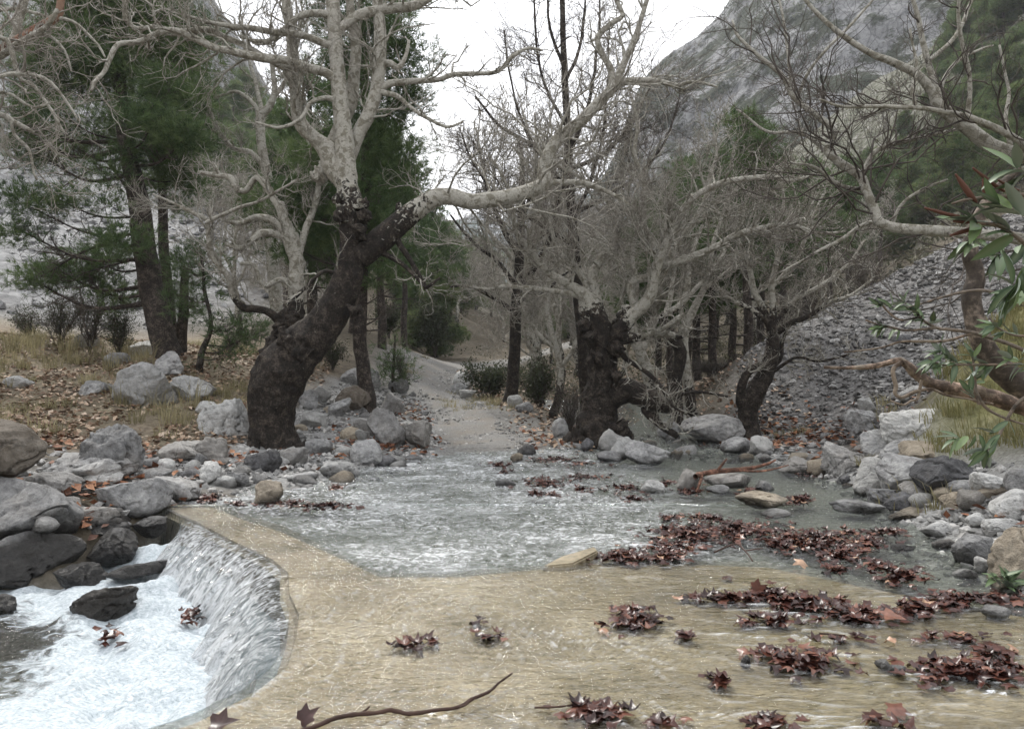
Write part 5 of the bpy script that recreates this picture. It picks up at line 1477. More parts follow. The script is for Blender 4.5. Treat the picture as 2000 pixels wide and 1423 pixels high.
def traced_pine(name, label, base, Y, trunks, clumps, per, seed, bare=(), needle=M_needles, blades=12, thick=0.35, ln=(0.10, 0.21), w=0.0065):
    rg = np.random.default_rng(seed)
    x = (base[0] - CX) / FOC * Y
    z = float(ground(np.array([x]), np.array([Y]))[0])
    org = np.array([x, Y, z - 0.08])
    root = tag(empty(name, org), label, 'tree')
    stem = None
    for tr in trunks:
        pts, r = limb(tr, Y, 0, 6, 0.03, rg)
        pts = np.concatenate([pts[:1] - np.array([0, 0, 0.6]), pts]) - org
        r = np.concatenate([r[:1], r])
        q = resample(np.column_stack([pts, r]), 60)
        stem = q if stem is None else stem
        mb = MB()
        tubes(mb, q[None, :, :3], q[None, :, 3], 16, knob=(0.10, 4, 5), pale=0.0)
        mb.build('trunk', M_pine_bark, root)
    cs, rs, lp = [], [], []
    for c in clumps:
        px, py, rx, ry = c[:4]
        dy = c[4] if len(c) > 4 else rg.uniform(-1, 1) * 1.1
        p = P(px, py, Y + dy) - org
        s = (Y + dy) / FOC
        cs.append(p); rs.append(np.array([rx * s, max(rx, ry) * s * 0.8, ry * s]))
        k = int(np.argmin(np.abs(stem[:, 2] - (p[2] - 0.25 * abs(p[0] - stem[:, 0].mean())))))
        a = stem[k, :3]
        m = (a + p) / 2 + np.array([0, 0, -0.12 * np.linalg.norm(p - a)])
        cur = catmull(np.array([a, m, p]), 7)
        lp.append(resample(cur, 14))
    for b in bare:
        pts, r = limb(b, Y, 0, 6, 0.08, rg)
        lp.append(resample(pts - org, 14))
    lp = np.array(lp)
    mb = MB()
    lr = np.linspace(1, 0.25, 14)[None] * np.clip(np.linalg.norm(lp[:, -1] - lp[:, 0], axis=1) * 0.02, 0.02, 0.07)[:, None]
    tubes(mb, lp, lr, 6, pale=0.0)
    mb.build('limbs', M_pine_bark, root)['kind'] = 'stuff'
    mb = MB()
    P1, R1 = grow(lp, lr, len(lp) * 14, 0.3, rg, K=6, t0=0.35, ang=(0.4, 1.1), wiggle=0.3, up=0.06, rmin=0.006, rmax=0.016, lmin=0.3)
    P2, R2 = grow(P1, R1, len(lp) * 40, 0.5, rg, K=4, t0=0.2, wiggle=0.3, up=0.08, rmin=0.004, rmax=0.007, lmin=0.15)
    tubes(mb, P1, R1, 4, pale=0.0)
    tubes(mb, P2, R2, 3, pale=0.0)
    mb.build('twigs', M_twig_dark, root)['kind'] = 'stuff'
    C, D, Rn = clump_points(cs, rs, per, rg)
    mb = MB()
    tufts(mb, C, D, rg, blades, ln, w, rnd=Rn)
    mb.build('crown', needle, root)['kind'] = 'stuff'
    return root

YG = 17.2
traced_pine('pine_tree', 'big dark pine with a leaning black trunk at the left', (325, 695), YG,
    [[(332, 702, 30), (325, 680, 26), (316, 650, 25), (304, 600, 24), (292, 545, 23), (282, 480, 22), (275, 420, 21), (262, 350, 18), (250, 300, 16), (240, 235, 14), (234, 160, 12), (230, 80, 11), (226, 0, 9), (222, -120, 6), (220, -230, 3)]],
    [(300, 30, 90, 55), (200, 20, 80, 50), (100, 35, 80, 45), (380, 50, 50, 40), (250, 100, 90, 45), (140, 105, 80, 40), (60, 90, 60, 40), (340, 120, 70, 40), (230, 160, 80, 35), (110, 165, 75, 35), (30, 215, 45, 35), (330, 180, 65, 35),
     (260, 205, 60, 32), (110, 215, 50, 26), (220, 262, 45, 34), (300, 240, 70, 30), (370, 262, 45, 32), (90, 310, 65, 26), (45, 255, 40, 26), (140, 280, 40, 22), (330, 310, 70, 38), (215, 335, 32, 26), (370, 345, 40, 26), (290, 285, 60, 26), (385, 200, 30, 30),
     (70, 410, 48, 34, -0.8), (30, 445, 34, 24, -0.8), (105, 385, 40, 22, -0.8), (240, 470, 70, 24), (180, 500, 60, 26, 0.6), (100, 520, 55, 26, 0.6), (60, 545, 40, 20, 0.6), (215, 400, 25, 16), (160, 540, 60, 22, 0.8), (220, 575, 50, 22, 0.8),
     (200, -60, 110, 50), (310, -70, 90, 50), (240, -150, 70, 50), (100, -50, 80, 40)], 470, 61,
    bare=[[(275, 420, 8), (220, 330, 6), (160, 345, 5), (110, 375, 4)], [(282, 480, 7), (200, 480, 5), (140, 505, 4), (80, 540, 2)], [(285, 500, 6), (210, 520, 4), (150, 540, 3)]])
traced_pine('pine_tree', 'thin dark pine stem just right of the big leaning pine', (335, 660), 20.0,
    [[(336, 665, 12), (330, 600, 11), (325, 540, 10), (320, 480, 10), (318, 420, 9), (316, 340, 8), (318, 250, 6), (322, 150, 4)]],
    [(350, 330, 45, 30), (300, 350, 40, 26), (360, 260, 50, 32), (300, 240, 50, 30), (330, 180, 50, 32), (345, 400, 40, 18), (360, 130, 40, 26)], 420, 62)
YH = 16.6
traced_pine('pine_tree', 'tall dark pine with a thin black curved trunk behind the leaning plane tree', (715, 765), YH,
    [[(718, 775, 18), (712, 745, 15), (708, 705, 14), (702, 660, 14), (704, 615, 13), (706, 560, 13), (710, 490, 12), (714, 420, 12), (716, 340, 11), (714, 260, 10), (712, 170, 9), (708, 80, 8), (704, -20, 6), (700, -150, 4)]],
    [(640, 30, 45, 50), (730, 50, 70, 50), (790, 90, 40, 40), (660, 100, 40, 40), (770, 150, 55, 36), (800, 200, 30, 24), (650, 190, 40, 40), (745, 230, 55, 34), (775, 270, 50, 30), (640, 300, 50, 40), (740, 320, 65, 30), (790, 335, 35, 22),
     (600, 360, 55, 34), (660, 380, 55, 34), (740, 390, 55, 32), (600, 420, 60, 34), (560, 390, 45, 28), (660, 450, 50, 32), (625, 480, 50, 30), (570, 480, 40, 22), (750, 450, 55, 28), (700, 130, 50, 40), (690, 240, 45, 36), (640, 530, 45, 22),
     (700, -60, 70, 50), (640, -40, 50, 40), (770, 10, 50, 36), (770, 500, 40, 26), (740, 540, 40, 24)], 520, 63,
    bare=[[(706, 600, 6), (740, 580, 4), (770, 560, 3)], [(704, 640, 6), (740, 620, 4), (765, 600, 3)]])

# ---- pine kinds for the woods, copied with shared meshes
def pine_kind(seed, h, bare_frac, spread, needle, tall=True):
    rg = np.random.default_rng(seed)
    root = empty('pine_tree', (0, 0, -500))
    zs = np.linspace(0, h, 14)
    w = np.cumsum(rg.normal(size=(14, 2)) * 0.05 * h / 8, 0)
    stem = np.column_stack([w, zs])
    stem = resample(stem, 22)
    r = np.linspace(0.021 * h, 0.004 * h, 22)
    mb = MB()
    tubes(mb, stem[None], r[None], 9, knob=(0.1, 3, 2), pale=0.0)
    tr = mb.build('trunk', M_pine_bark, root)
    n = 20
    cs, rs, lp = [], [], []
    for i in range(n):
        f = bare_frac + (1 - bare_frac) * (i + 0.5) / n
        k = int(f * 21)
        a = stem[k]
        t = rg.uniform(0, 6.28)
        ln = spread * h * (1.05 - f) ** 0.6 * rg.uniform(0.5, 1.1) * (0.6 + 0.8 * min(1, (f - bare_frac) * 4 + 0.35))
        p = a + np.array([math.cos(t) * ln, math.sin(t) * ln, ln * rg.uniform(-0.05, 0.35)])
        q = 0.5 * (a + p) + np.array([0, 0, -0.06 * ln])
        lp.append(resample(catmull(np.array([a, q, p]), 5), 10))
        for g in (0.62, 1.0):
            cs.append(a + (p - a) * g)
            s = ln * (0.34 if g == 1 else 0.3) + 0.02 * h
            rs.append(np.array([s, s, s * 0.62]))
    for i in range(9):                      # dead lower whorls
        f = bare_frac * rg.uniform(0.25, 1.0)
        a = stem[int(f * 21)]
        t, ln = rg.uniform(0, 6.28), h * rg.uniform(0.06, 0.16)
        p = a + np.array([math.cos(t) * ln, math.sin(t) * ln, -0.1 * ln])
        lp.append(resample(np.array([a, p]), 10))
    lp = np.array(lp)
    mb = MB()
    tubes(mb, lp, np.linspace(1, 0.3, 10)[None] * (0.005 * h), 4, pale=0.0)
    P1, R1 = grow(lp, np.full((len(lp), 10), 0.012), 160, 0.4, rg, K=4, t0=0.3, rmin=0.008, rmax=0.012, lmin=0.3)
    tubes(mb, P1, R1, 3, cap=False, pale=0.0)
    mb.build('limbs', M_pine_bark, root)['kind'] = 'stuff'
    C, D, Rn = clump_points(cs, rs, 130 / (h / 9) ** 2 * 1.4, rg)
    mb = MB()
    tufts(mb, C, D, rg, 11, (0.16, 0.36), 0.014, rnd=Rn)
    mb.build('crown', needle, root)['kind'] = 'stuff'
    return root
KIDS = {}
def copy_tree(root, loc, rz, sc, label, group, cat='tree'):
    r = root.copy()
    COL.objects.link(r)
    if root.name not in KIDS:
        KIDS[root.name] = [c for c in bpy.data.objects if c.parent == root]
    for ch in KIDS[root.name]:
        c = ch.copy()
        COL.objects.link(c)
        c.parent = r
    r.location, r.rotation_euler, r.scale = tuple(float(v) for v in loc), (0, 0, rz), (sc, sc, sc * 1.0)
    tag(r, label, cat, group)
    return r
def drop(root):
    for c in [c for c in bpy.data.objects if c.parent == root] + [root]:
        bpy.data.objects.remove(c)

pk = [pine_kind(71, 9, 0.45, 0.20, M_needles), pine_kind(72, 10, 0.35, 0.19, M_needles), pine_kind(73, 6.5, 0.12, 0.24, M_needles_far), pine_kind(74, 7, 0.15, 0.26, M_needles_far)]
rg = np.random.default_rng(80)
_U = 'first second third fourth fifth sixth seventh eighth ninth tenth eleventh twelfth thirteenth fourteenth fifteenth sixteenth seventeenth eighteenth nineteenth'.split()
NTH = _U + ['twentieth'] + ['twenty-' + u for u in _U[:9]] + ['thirtieth'] + ['thirty-' + u for u in _U[:9]]
MARKS = [(200, 'left edge'), (330, 'big leaning pine'), (580, 'leaning trunk'), (715, 'thin black trunk'), (850, 'bend of the track'), (1003, 'slim dark tree'), (1170, 'knotted trunk'), (1325, 'sinuous sapling'), (1480, 'small leaning tree'), (1650, 'scree crest'), (1900, 'oleander trunk')]
def tell_apart(made, label, rows):
    bins = {}
    for px, y, o in sorted(made, key=lambda a: a[0]):
        if rows:
            key = 'lowest row' if y < 65 else 'middle row' if y < 85 else 'top row'
        else:
            lo, hi = [m for m in MARKS if m[0] <= px], [m for m in MARKS if m[0] > px]
            key = f'between {lo[-1][1]} and {hi[0][1]}' if lo and hi else f"right of {lo[-1][1]}" if lo else 'at the left edge'
            key = ('near' if y < 32 else 'distant' if y < 50 else 'far-off', key)
        bins.setdefault(key, []).append(o)
    label = label.replace('bare pale-limbed', 'bare pale')
    for key, lst in bins.items():
        for k, o in enumerate(lst):
            if rows:
                o['label'] = f'{label}, {NTH[k]} from the left in the {key}'
            elif len(lst) == 1:
                o['label'] = f'{key[0]} {label} {key[1]}'
            else:
                o['label'] = f'{key[0]} {label}, {NTH[k]} from left, {key[1]}'
def plant(kinds, spots, label, group, cat='tree', sc=(0.85, 1.2), sink=0.15, rows=False):
    made = []
    for i, s in enumerate(spots):
        px, y = s[0], s[1]
        k = kinds[s[3] if len(s) > 3 else int(rg.integers(len(kinds)))]
        sz = s[2] if len(s) > 2 and s[2] else rg.uniform(*sc)
        x = (px - CX) / FOC * y
        z = float(ground(np.array([x]), np.array([y]), True)[0])
        o = copy_tree(k, (x, y, z - sink), rg.uniform(0, 6.28), sz, s[4] if len(s) > 4 else label, group, cat)
        if len(s) <= 4:
            made.append((px, y, o))
    tell_apart(made, label, rows)
# dark trunks behind the stream on the right
plant(pk[:2], [(1460, 19.5, 0.72, 0, 'dark pine trunk close behind the small leaning plane tree'), (1392, 24, 0.75, 1), (1430, 27, 0.85, 0), (1362, 26, 0.8, 1), (1310, 22, 0.7, 0), (1338, 31, 0.85, 1), (1490, 30, 0.85, 1), (1530, 27, 0.75, 0), (1285, 33, 0.85, 0),
               (1570, 33, 0.8, 1), (1620, 36, 0.8, 0), (1400, 38, 0.9, 0), (1660, 42, 0.8, 1), (1250, 42, 0.9, 1), (1480, 44, 0.9, 0), (1720, 48, 0.8, 0), (1330, 47, 0.9, 1), (1560, 50, 0.85, 1)],
      'dark-trunked pine', 'pines in the wood on the right')
plant(pk[:2], [(612, 24, 0.95, 1, 'dark pine trunk seen left of the leaning trunk'), (745, 30, 1.05, 0), (690, 34, 1.0, 1), (790, 38, 1.0, 0), (640, 40, 1.05, 1), (560, 38, 1.0, 0), (840, 46, 0.95, 1)],
      'dark pine', 'pines behind the leaning tree')
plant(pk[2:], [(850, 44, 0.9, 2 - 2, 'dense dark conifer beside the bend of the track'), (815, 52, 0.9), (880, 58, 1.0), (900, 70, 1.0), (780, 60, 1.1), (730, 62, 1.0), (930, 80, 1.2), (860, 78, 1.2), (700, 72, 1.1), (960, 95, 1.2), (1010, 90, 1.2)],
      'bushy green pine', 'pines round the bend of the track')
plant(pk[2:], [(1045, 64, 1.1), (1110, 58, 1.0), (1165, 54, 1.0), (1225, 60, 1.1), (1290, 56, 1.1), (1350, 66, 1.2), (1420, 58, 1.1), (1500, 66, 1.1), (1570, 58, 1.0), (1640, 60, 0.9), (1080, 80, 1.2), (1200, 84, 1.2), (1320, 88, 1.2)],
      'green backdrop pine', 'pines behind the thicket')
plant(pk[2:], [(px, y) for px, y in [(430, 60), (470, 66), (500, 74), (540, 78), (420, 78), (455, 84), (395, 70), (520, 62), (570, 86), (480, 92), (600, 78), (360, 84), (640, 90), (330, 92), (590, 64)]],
      'pale green hillside pine', 'pines on the left slope')
plant(pk[2:], [(px, y) for px, y in [(1735, 56), (1780, 60), (1830, 58), (1870, 62), (1920, 56), (1970, 60), (1750, 70), (1800, 74), (1850, 72), (1900, 76), (1950, 72), (2000, 78), (1770, 86), (1880, 88), (1930, 92), (1985, 95), (2030, 84), (1840, 92),
                                     (1700, 66), (1660, 74), (1690, 84), (1990, 50), (1880, 50), (1945, 84), (1910, 100), (1965, 108), (2010, 104), (1870, 104), (1860, 66), (1895, 70), (1930, 66), (1960, 80), (1990, 70), (2020, 66), (1915, 92), (1950, 100), (1985, 84), (1840, 82), (1870, 86), (1815, 66), (2040, 100), (1995, 112), (1940, 112), (1720, 60), (1765, 66)]],
      'green pine on the steep right slope', 'pines on the right slope', sc=(0.75, 1.15), rows=True)

# ---- bare tree kinds for the thicket
def bare_kind(seed, h):
    rg = np.random.default_rng(seed)
    root = empty('bare_tree', (0, 0, -500))
    t = np.linspace(0, 1, 12)
    hs = h * rg.uniform(0.2, 0.4)
    stem = np.column_stack([np.cumsum(rg.normal(size=(12, 2)) * 0.06, 0), t * hs])
    mb = MB()
    r = np.linspace(0.13, 0.09, 12) * h / 7
    tubes(mb, stem[None], r[None], 10, knob=(0.25, 4, seed), pale=(stem[:, 2] / hs)[None] ** 0.7)
    mb.build('trunk', M_plane, root)
    n = 6
    P0, R0 = grow(stem[None], np.full((1, 12), 0.085 * h / 7), n, 1, rg, K=14, t0=0.55, ang=(0.25, 1.0), wiggle=0.22, up=0.12, rk=0.75, rmin=0.02, lens=(h * 0.4, h * 0.8), taper=0.2, zig=0.1)
    mb, mt = MB(), MB()
    tubes(mb, P0, R0, 6, pale=1.0)
    P1, R1 = grow(P0, R0, 60, 0.4, rg, K=8, t0=0.2, ang=(0.4, 1.1), wiggle=0.28, up=0.09, rk=0.6, rmin=0.011, rmax=0.03, lmin=0.5, zig=0.12)
    tubes(mb, P1, R1, 4, pale=1.0)
    P2, R2 = grow(P1, R1, 420, 0.5, rg, K=6, t0=0.15, wiggle=0.3, up=0.08, rk=0.6, rmin=0.008, rmax=0.014, lmin=0.3, zig=0.12)
    tubes(mb, P2, R2, 3, cap=False, pale=1.0)
    P3, R3 = grow(np.concatenate([P2, resample_all(P1, 6)]), np.concatenate([R2, R1[:, :6]]), 1700, 0.6, rg, K=3, t0=0.15, wiggle=0.26, up=0.1, rk=0.6, rmin=0.0065, rmax=0.008, lmin=0.25)
    tubes(mt, P3, R3, 3, cap=False)
    mb.build('limbs', M_plane, root)['kind'] = 'stuff'
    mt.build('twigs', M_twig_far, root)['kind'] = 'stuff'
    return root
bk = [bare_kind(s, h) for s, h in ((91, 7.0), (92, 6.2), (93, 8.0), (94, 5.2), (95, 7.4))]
thick = [(1060, 24), (1100, 28), (1035, 32), (970, 36), (1130, 33), (1075, 38), (1010, 42), (940, 48), (1160, 40), (1110, 46), (890, 56), (1040, 52), (980, 58), (1190, 27), (1220, 33), (1240, 24), (1210, 48), (1260, 52), (1300, 38), (1350, 42),
         (1420, 46), (1470, 36), (1540, 40), (1610, 45), (1655, 52), (1700, 40), (1480, 56), (1380, 56), (1320, 62), (1180, 62), (1090, 66), (930, 64), (1010, 74), (1240, 72), (1540, 60), (1600, 60), (860, 66), (820, 56)]
thick = [t for i, t in enumerate(thick) if i % 4 != 3]
plant(bk, [t + (None,) for t in thick], 'bare pale-limbed tree', 'bare trees in the thicket', sc=(0.85, 1.25))
plant(bk, [(px, y, None) for px, y in [(470, 30), (600, 30), (500, 40), (570, 46), (640, 26), (440, 46)]], 'small bare pale-limbed tree', 'bare trees on the left slope', sc=(0.7, 1.0))
for k in pk + bk:
    drop(k)

# ------------------------------------------------------------------ saplings and shrubs
def sapling(label, base, Y, trunk, clumps, seed, needle=M_needles_pale, per=260, ln=(0.14, 0.26), w=0.007):
    return traced_pine('pine_sapling', label, base, Y, [trunk], clumps, per, seed, needle=needle, blades=10, ln=ln, w=w)
sapling('young light green pine at the left verge of the track', (768, 748), 20.0, [(768, 752, 4), (768, 720, 3), (770, 690, 2.5), (772, 655, 1.5)],
        [(768, 735, 22, 12, 0), (760, 715, 20, 12, 0.1), (780, 712, 20, 12, -.1), (770, 692, 18, 12, 0), (772, 672, 12, 12, 0), (785, 735, 16, 10, 0.1)], 101)
sapling('drooping young pine with a crooked thin stem left of the leaning trunk', (392, 710), 16.2, [(390, 712, 7), (396, 680, 6), (408, 655, 5), (412, 625, 4), (400, 570, 3.5), (396, 520, 3), (390, 480, 2)],
        [(430, 640, 40, 14, -.2), (470, 630, 40, 14, 0), (500, 650, 30, 14, 0), (455, 670, 34, 14, -.2), (395, 560, 26, 24, 0), (370, 530, 24, 26, .2), (405, 510, 20, 24, 0), (380, 490, 20, 22, 0), (440, 690, 24, 12, 0), (365, 580, 20, 26, .2)], 102)
sapling('small pine sapling with a bare stem beside the thin dark pine', (352, 650), 19.0, [(354, 655, 11), (358, 610, 10), (360, 560, 8), (362, 520, 6)], [(360, 540, 26, 26, 0), (345, 575, 20, 22, 0), (372, 600, 16, 22, 0), (352, 510, 22, 20, 0)], 103)

def leafy(mb, C, rg, size, rnd):
    n = len(C)
    d = nrm(rg.normal(size=(n, 3)) + np.array([0, 0, 0.3]))
    s = nrm(np.cross(d, rg.normal(size=(n, 3))))
    L = rg.uniform(*size, n)[:, None]
    V = np.stack([C, C + d * L * 0.5 + s * L * 0.22, C + d * L, C + d * L * 0.5 - s * L * 0.22], 1).reshape(-1, 3)
    mb.add(V, np.arange(len(V)).reshape(-1, 4), rnd=np.repeat(rnd, 4))

def shrub(label, px, py, rx, ry, Y, n, seed, mat=M_shrub, size=(0.03, 0.07), stems=9, name='shrub', bare=260):
    rg = np.random.default_rng(seed)
    x = (px - CX) / FOC * Y
    z = float(ground(np.array([x]), np.array([Y]))[0])
    root = tag(empty(name, (x, Y, z - 0.05)), label, 'shrub')
    w, h = rx / FOC * Y, 2 * ry / FOC * Y
    top = CAM_H + (CY - (py - ry)) / FOC * Y - z
    a = rg.uniform(0, 6.28, stems)
    P0 = np.empty((stems, 8, 3))
    e = np.column_stack([np.cos(a) * w * rg.uniform(.2, .9, stems), np.sin(a) * w * rg.uniform(.2, .8, stems), top * rg.uniform(.6, .98, stems)])
    for k, t in enumerate(np.linspace(0, 1, 8)):
        P0[:, k] = e * np.array([t ** 1.2, t ** 1.2, t])[None] + rg.normal(size=(stems, 3)) * 0.02
    R0 = np.repeat(np.linspace(0.016, 0.006, 8)[None], stems, 0)
    mb = MB()
    tubes(mb, P0, R0, 5, pale=0.0)
    P1, R1 = grow(P0, R0, bare, 0.5, rg, K=4, t0=0.2, wiggle=0.3, up=0.12, rmin=0.004, rmax=0.008, lmin=0.2)
    tubes(mb, P1, R1, 3, cap=False, pale=0.0)
    mb.build('stems', M_twig_dark, root)['kind'] = 'stuff'
    if n:
        i = rg.integers(0, len(P1), n)
        k = rg.integers(1, 4, n)
        C = P1[i, k] + rg.normal(size=(n, 3)) * 0.07
        mb = MB()
        leafy(mb, C, rg, size, np.clip(rg.random(n) * 0.6 + 0.4 * rg.random(len(P1))[i], 0, 1))
        mb.build('foliage', mat, root)['kind'] = 'stuff'
    return root
shrub('dark green shrub at the left edge of the big pine trunk', 232, 632, 34, 48, 19.0, 2600, 111)
shrub('wide dry shrub under the low pine boughs at the left', 115, 620, 62, 50, 20.0, 2000, 112, bare=520)
shrub('grey twiggy shrub between the dry shrub and the pine', 175, 620, 40, 60, 19.5, 900, 113, bare=420)
shrub('low dark bush at the far left edge of the bank', 60, 635, 40, 30, 20.5, 900, 114, bare=300)
shrub('dense dark bush overhanging the bend of the track', 850, 640, 42, 50, 42, 4200, 115, size=(0.1, 0.2), bare=400)
shrub('grey-green oleander bush right of the track', 960, 745, 50, 28, 23, 3000, 116, size=(0.06, 0.13), bare=300)
shrub('grey-green bush below the knotted tree on its left', 1055, 745, 45, 38, 22, 2200, 117, size=(0.06, 0.12), bare=400)
shrub('leafless brush at the left foot of the knotted tree', 1112, 800, 24, 46, 14.8, 120, 118, bare=300)
shrub('dark low bush behind the thin black trunk', 650, 690, 30, 28, 21, 1600, 119)
shrub('green bush growing on the slope left of the track bend', 760, 620, 40, 30, 40, 2600, 120, size=(0.1, 0.2))
shrub('leafless grey brush in front of the dark pine trunks', 1400, 745, 60, 40, 21, 200, 121, bare=700)
shrub('leafless brush on the wooded edge of the scree', 1570, 590, 70, 50, 24, 300, 122, bare=700)
shrub('bare brush right of the leafless one on the scree edge', 1680, 520, 70, 40, 26, 500, 123, bare=700)
# ------------------------------------------------------------------ plane trees whose trunks stand outside the frame
RG = np.random.default_rng(15)
YE = 9.2
zE = float(ground(np.array([7.9]), np.array([YE]))[0])
make_tree('plane_tree', 'bare plane tree reaching in from the right edge with long grey and dark limbs', 'tree', (7.9, YE, zE - 0.1),
    [LA([(2271, 905, 30), (2262, 800, 26), (2240, 660, 25), (2200, 520, 24), (2150, 420, 22), (2080, 345, 19), (2012, 306, 17), (1975, 300, 15), (1930, 281, 14), (1890, 250, 13), (1852, 222, 12), (1832, 205, 11), (1820, 178, 9), (1790, 145, 8), (1740, 120, 7), (1700, 104, 6), (1640, 65, 5), (1590, 20, 4), (1550, -30, 3)], YE, j=0)],
    [LA([(2150, 420, 14), (2080, 330, 10), (2012, 291, 8), (1990, 275, 7), (1940, 246, 7), (1890, 228, 6), (1840, 218, 5), (1770, 210, 4), (1700, 208, 4), (1650, 205, 3), (1600, 194, 2)], YE, dY=-0.6),
     LA([(2230, 640, 18), (2120, 520, 14), (2000, 470, 12), (1900, 457, 11), (1872, 453, 11), (1800, 450, 11), (1750, 445, 10), (1716, 432, 10), (1710, 412, 9), (1692, 372, 9), (1680, 345, 9), (1642, 320, 8), (1615, 296, 7), (1624, 275, 6), (1630, 255, 6), (1600, 230, 6), (1550, 190, 5), (1530, 150, 5), (1480, 110, 4), (1440, 70, 3), (1430, 40, 2)], YE, dY=0.8, j=0.03),
     LA([(1684, 342, 6), (1705, 305, 5), (1730, 286, 5), (1800, 266, 4), (1870, 252, 3), (1930, 240, 2)], YE + 0.6), LA([(1830, 195, 7), (1815, 115, 6), (1800, 50, 5), (1780, 0, 4), (1765, -60, 3)], YE), LA([(1815, 118, 5), (1850, 90, 4), (1875, 50, 4), (1900, 0, 3), (1920, -50, 2)], YE, dY=0.3),
     LA([(1890, 228, 5), (1896, 140, 4), (1872, 62, 4), (1868, 0, 3), (1880, -60, 2)], YE, dY=-0.5), LA([(1550, 190, 4), (1540, 110, 3), (1530, 40, 2.5), (1520, -30, 2)], YE + 0.8, dY=0.3), LA([(1555, 192, 4), (1590, 130, 3), (1650, 60, 3), (1720, -20, 2)], YE + 0.8, dY=-0.5),
     LA([(1615, 296, 4), (1560, 262, 3.5), (1500, 255, 3), (1440, 215, 2)], YE + 0.8, dY=0.5), LA([(1692, 372, 4), (1640, 360, 3.5), (1590, 325, 3), (1540, 320, 2)], YE + 0.7, dY=-0.6), LA([(1720, 430, 5), (1680, 440, 4), (1640, 470, 4), (1590, 490, 3), (1530, 530, 2)], YE + 0.7, dY=-0.3),
     LA([(1832, 205, 5), (1845, 150, 4), (1880, 110, 3), (1940, 90, 2)], YE, dY=0.4), LA([(1790, 212, 4), (1782, 170, 4), (1790, 130, 3), (1780, 60, 2)], YE - 0.3), LA([(1975, 290, 5), (1962, 230, 4), (1975, 170, 3), (1950, 90, 2)], YE),
     LA([(1740, 447, 4), (1760, 400, 3), (1800, 372, 3), (1850, 352, 2)], YE + 0.6)],
    (170, 700, 1900, 0.68), M_plane, 51, knob=(0.08, 4, 3), trunk_sides=26, pale_fn=lambda p, r: 0.95 - 0.75 * sstep(0.09, 0.13, r), twig_mat=M_twig_dark)
RG = np.random.default_rng(16)
YF = 6.0
zF = -0.2
make_tree('plane_tree', 'bare tree reaching in at the upper left with a red-brown bough and hanging twigs', 'tree', (-5.4, YF, zF),
    [LA([(-330, 1120, 40), (-300, 800, 34), (-260, 520, 28), (-200, 300, 22), (-130, 180, 18), (-60, 130, 15), (0, 104, 11), (58, 66, 10), (108, 36, 8), (118, 10, 7), (120, -40, 5)], YF, j=0.0)],
    [LA([(-60, 130, 7), (0, 110, 7), (40, 85, 6), (90, 55, 5), (112, 22, 4)], YF - 0.25), LA([(10, 96, 8), (30, 70, 8), (36, 40, 8), (44, 12, 8), (60, -40, 7)], YF + 0.2), LA([(-100, 160, 7), (-40, 90, 6), (0, 74, 5), (20, 86, 5), (30, 118, 5), (40, 148, 4), (62, 156, 4), (85, 185, 3), (110, 225, 3), (128, 262, 2)], YF - 0.4),
     LA([(-220, 330, 10), (-100, 230, 7), (0, 222, 6), (22, 234, 6), (50, 246, 4), (64, 255, 3)], YF - 0.3), LA([(22, 234, 4), (28, 262, 3), (60, 290, 3), (70, 340, 2), (75, 350, 2)], YF - 0.3), LA([(-60, 170, 5), (0, 155, 4), (40, 150, 4), (90, 158, 3), (120, 190, 2.5), (150, 235, 2)], YF - 0.6),
     LA([(115, 35, 4), (150, 45, 3), (190, 80, 2.5), (205, 110, 2)], YF), LA([(60, 66, 4), (100, 72, 3), (130, 100, 2.5), (140, 140, 2)], YF - 0.2), LA([(-80, 60, 6), (0, 15, 4), (60, 20, 3), (100, 35, 2)], YF + 0.4), LA([(-150, 210, 6), (-40, 190, 4), (20, 180, 3), (70, 210, 2.5), (100, 200, 2)], YF - 0.5)],
    (70, 300, 700, 0.55), M_red, 52, limb_mat=M_plane, knob=(0.06, 4, 3), trunk_sides=24, pale_fn=lambda p, r: np.where(r < 0.036, 0.95, 0.3), twig_mat=M_twig)

# ------------------------------------------------------------------ oleander in the right foreground
def oleander_leaf_material():
    M = Mat('oleander_leaf')
    r = M.rnd()
    c = M.ramp(r, [(0.0, (0.025, 0.05, 0.025)), (0.5, (0.045, 0.085, 0.036)), (0.8, (0.08, 0.135, 0.05)), (1.0, (0.13, 0.19, 0.06))])
    u = M.attr('mid')
    c = M.mix(u, c, (0.13, 0.17, 0.09))
    c = M.mix(M.n('ShaderNodeNewGeometry').outputs['Backfacing'], c, (0.2, 0.24, 0.2))
    return M.done(M.bsdf(c, 0.45, None, 0.35))
M_oleaf = oleander_leaf_material()
M_pod = twig_material('dry_seed_pod', (0.045, 0.02, 0.014), (0.12, 0.055, 0.037))

def leaf_blade(seed, bend):
    rg = np.random.default_rng(seed)
    mb = MB()
    t = np.linspace(0, 1, 9)
    w = np.sin(np.pi * np.clip(t * 0.97 + 0.03, 0, 1) ** 0.85) ** 0.8 * 0.145
    w[0], w[-1] = 0.012, 0.0
    z = -bend * t ** 2 + 0.02 * np.sin(t * 5 + seed)
    V = np.stack([np.stack([t, -w, z + w * 0.35], -1), np.stack([t, 0 * t, z - 0.003], -1), np.stack([t, w, z + w * 0.35], -1)], 1)
    mb.add(V.reshape(-1, 3), grid_faces(9, 3), mid=np.tile([0, 0.8, 0], 9))
    return mb.mesh('leaf', M_oleaf)
BLADES = [leaf_blade(i, b) for i, b in enumerate([0.05, 0.16, 0.28, 0.10, 0.4])]

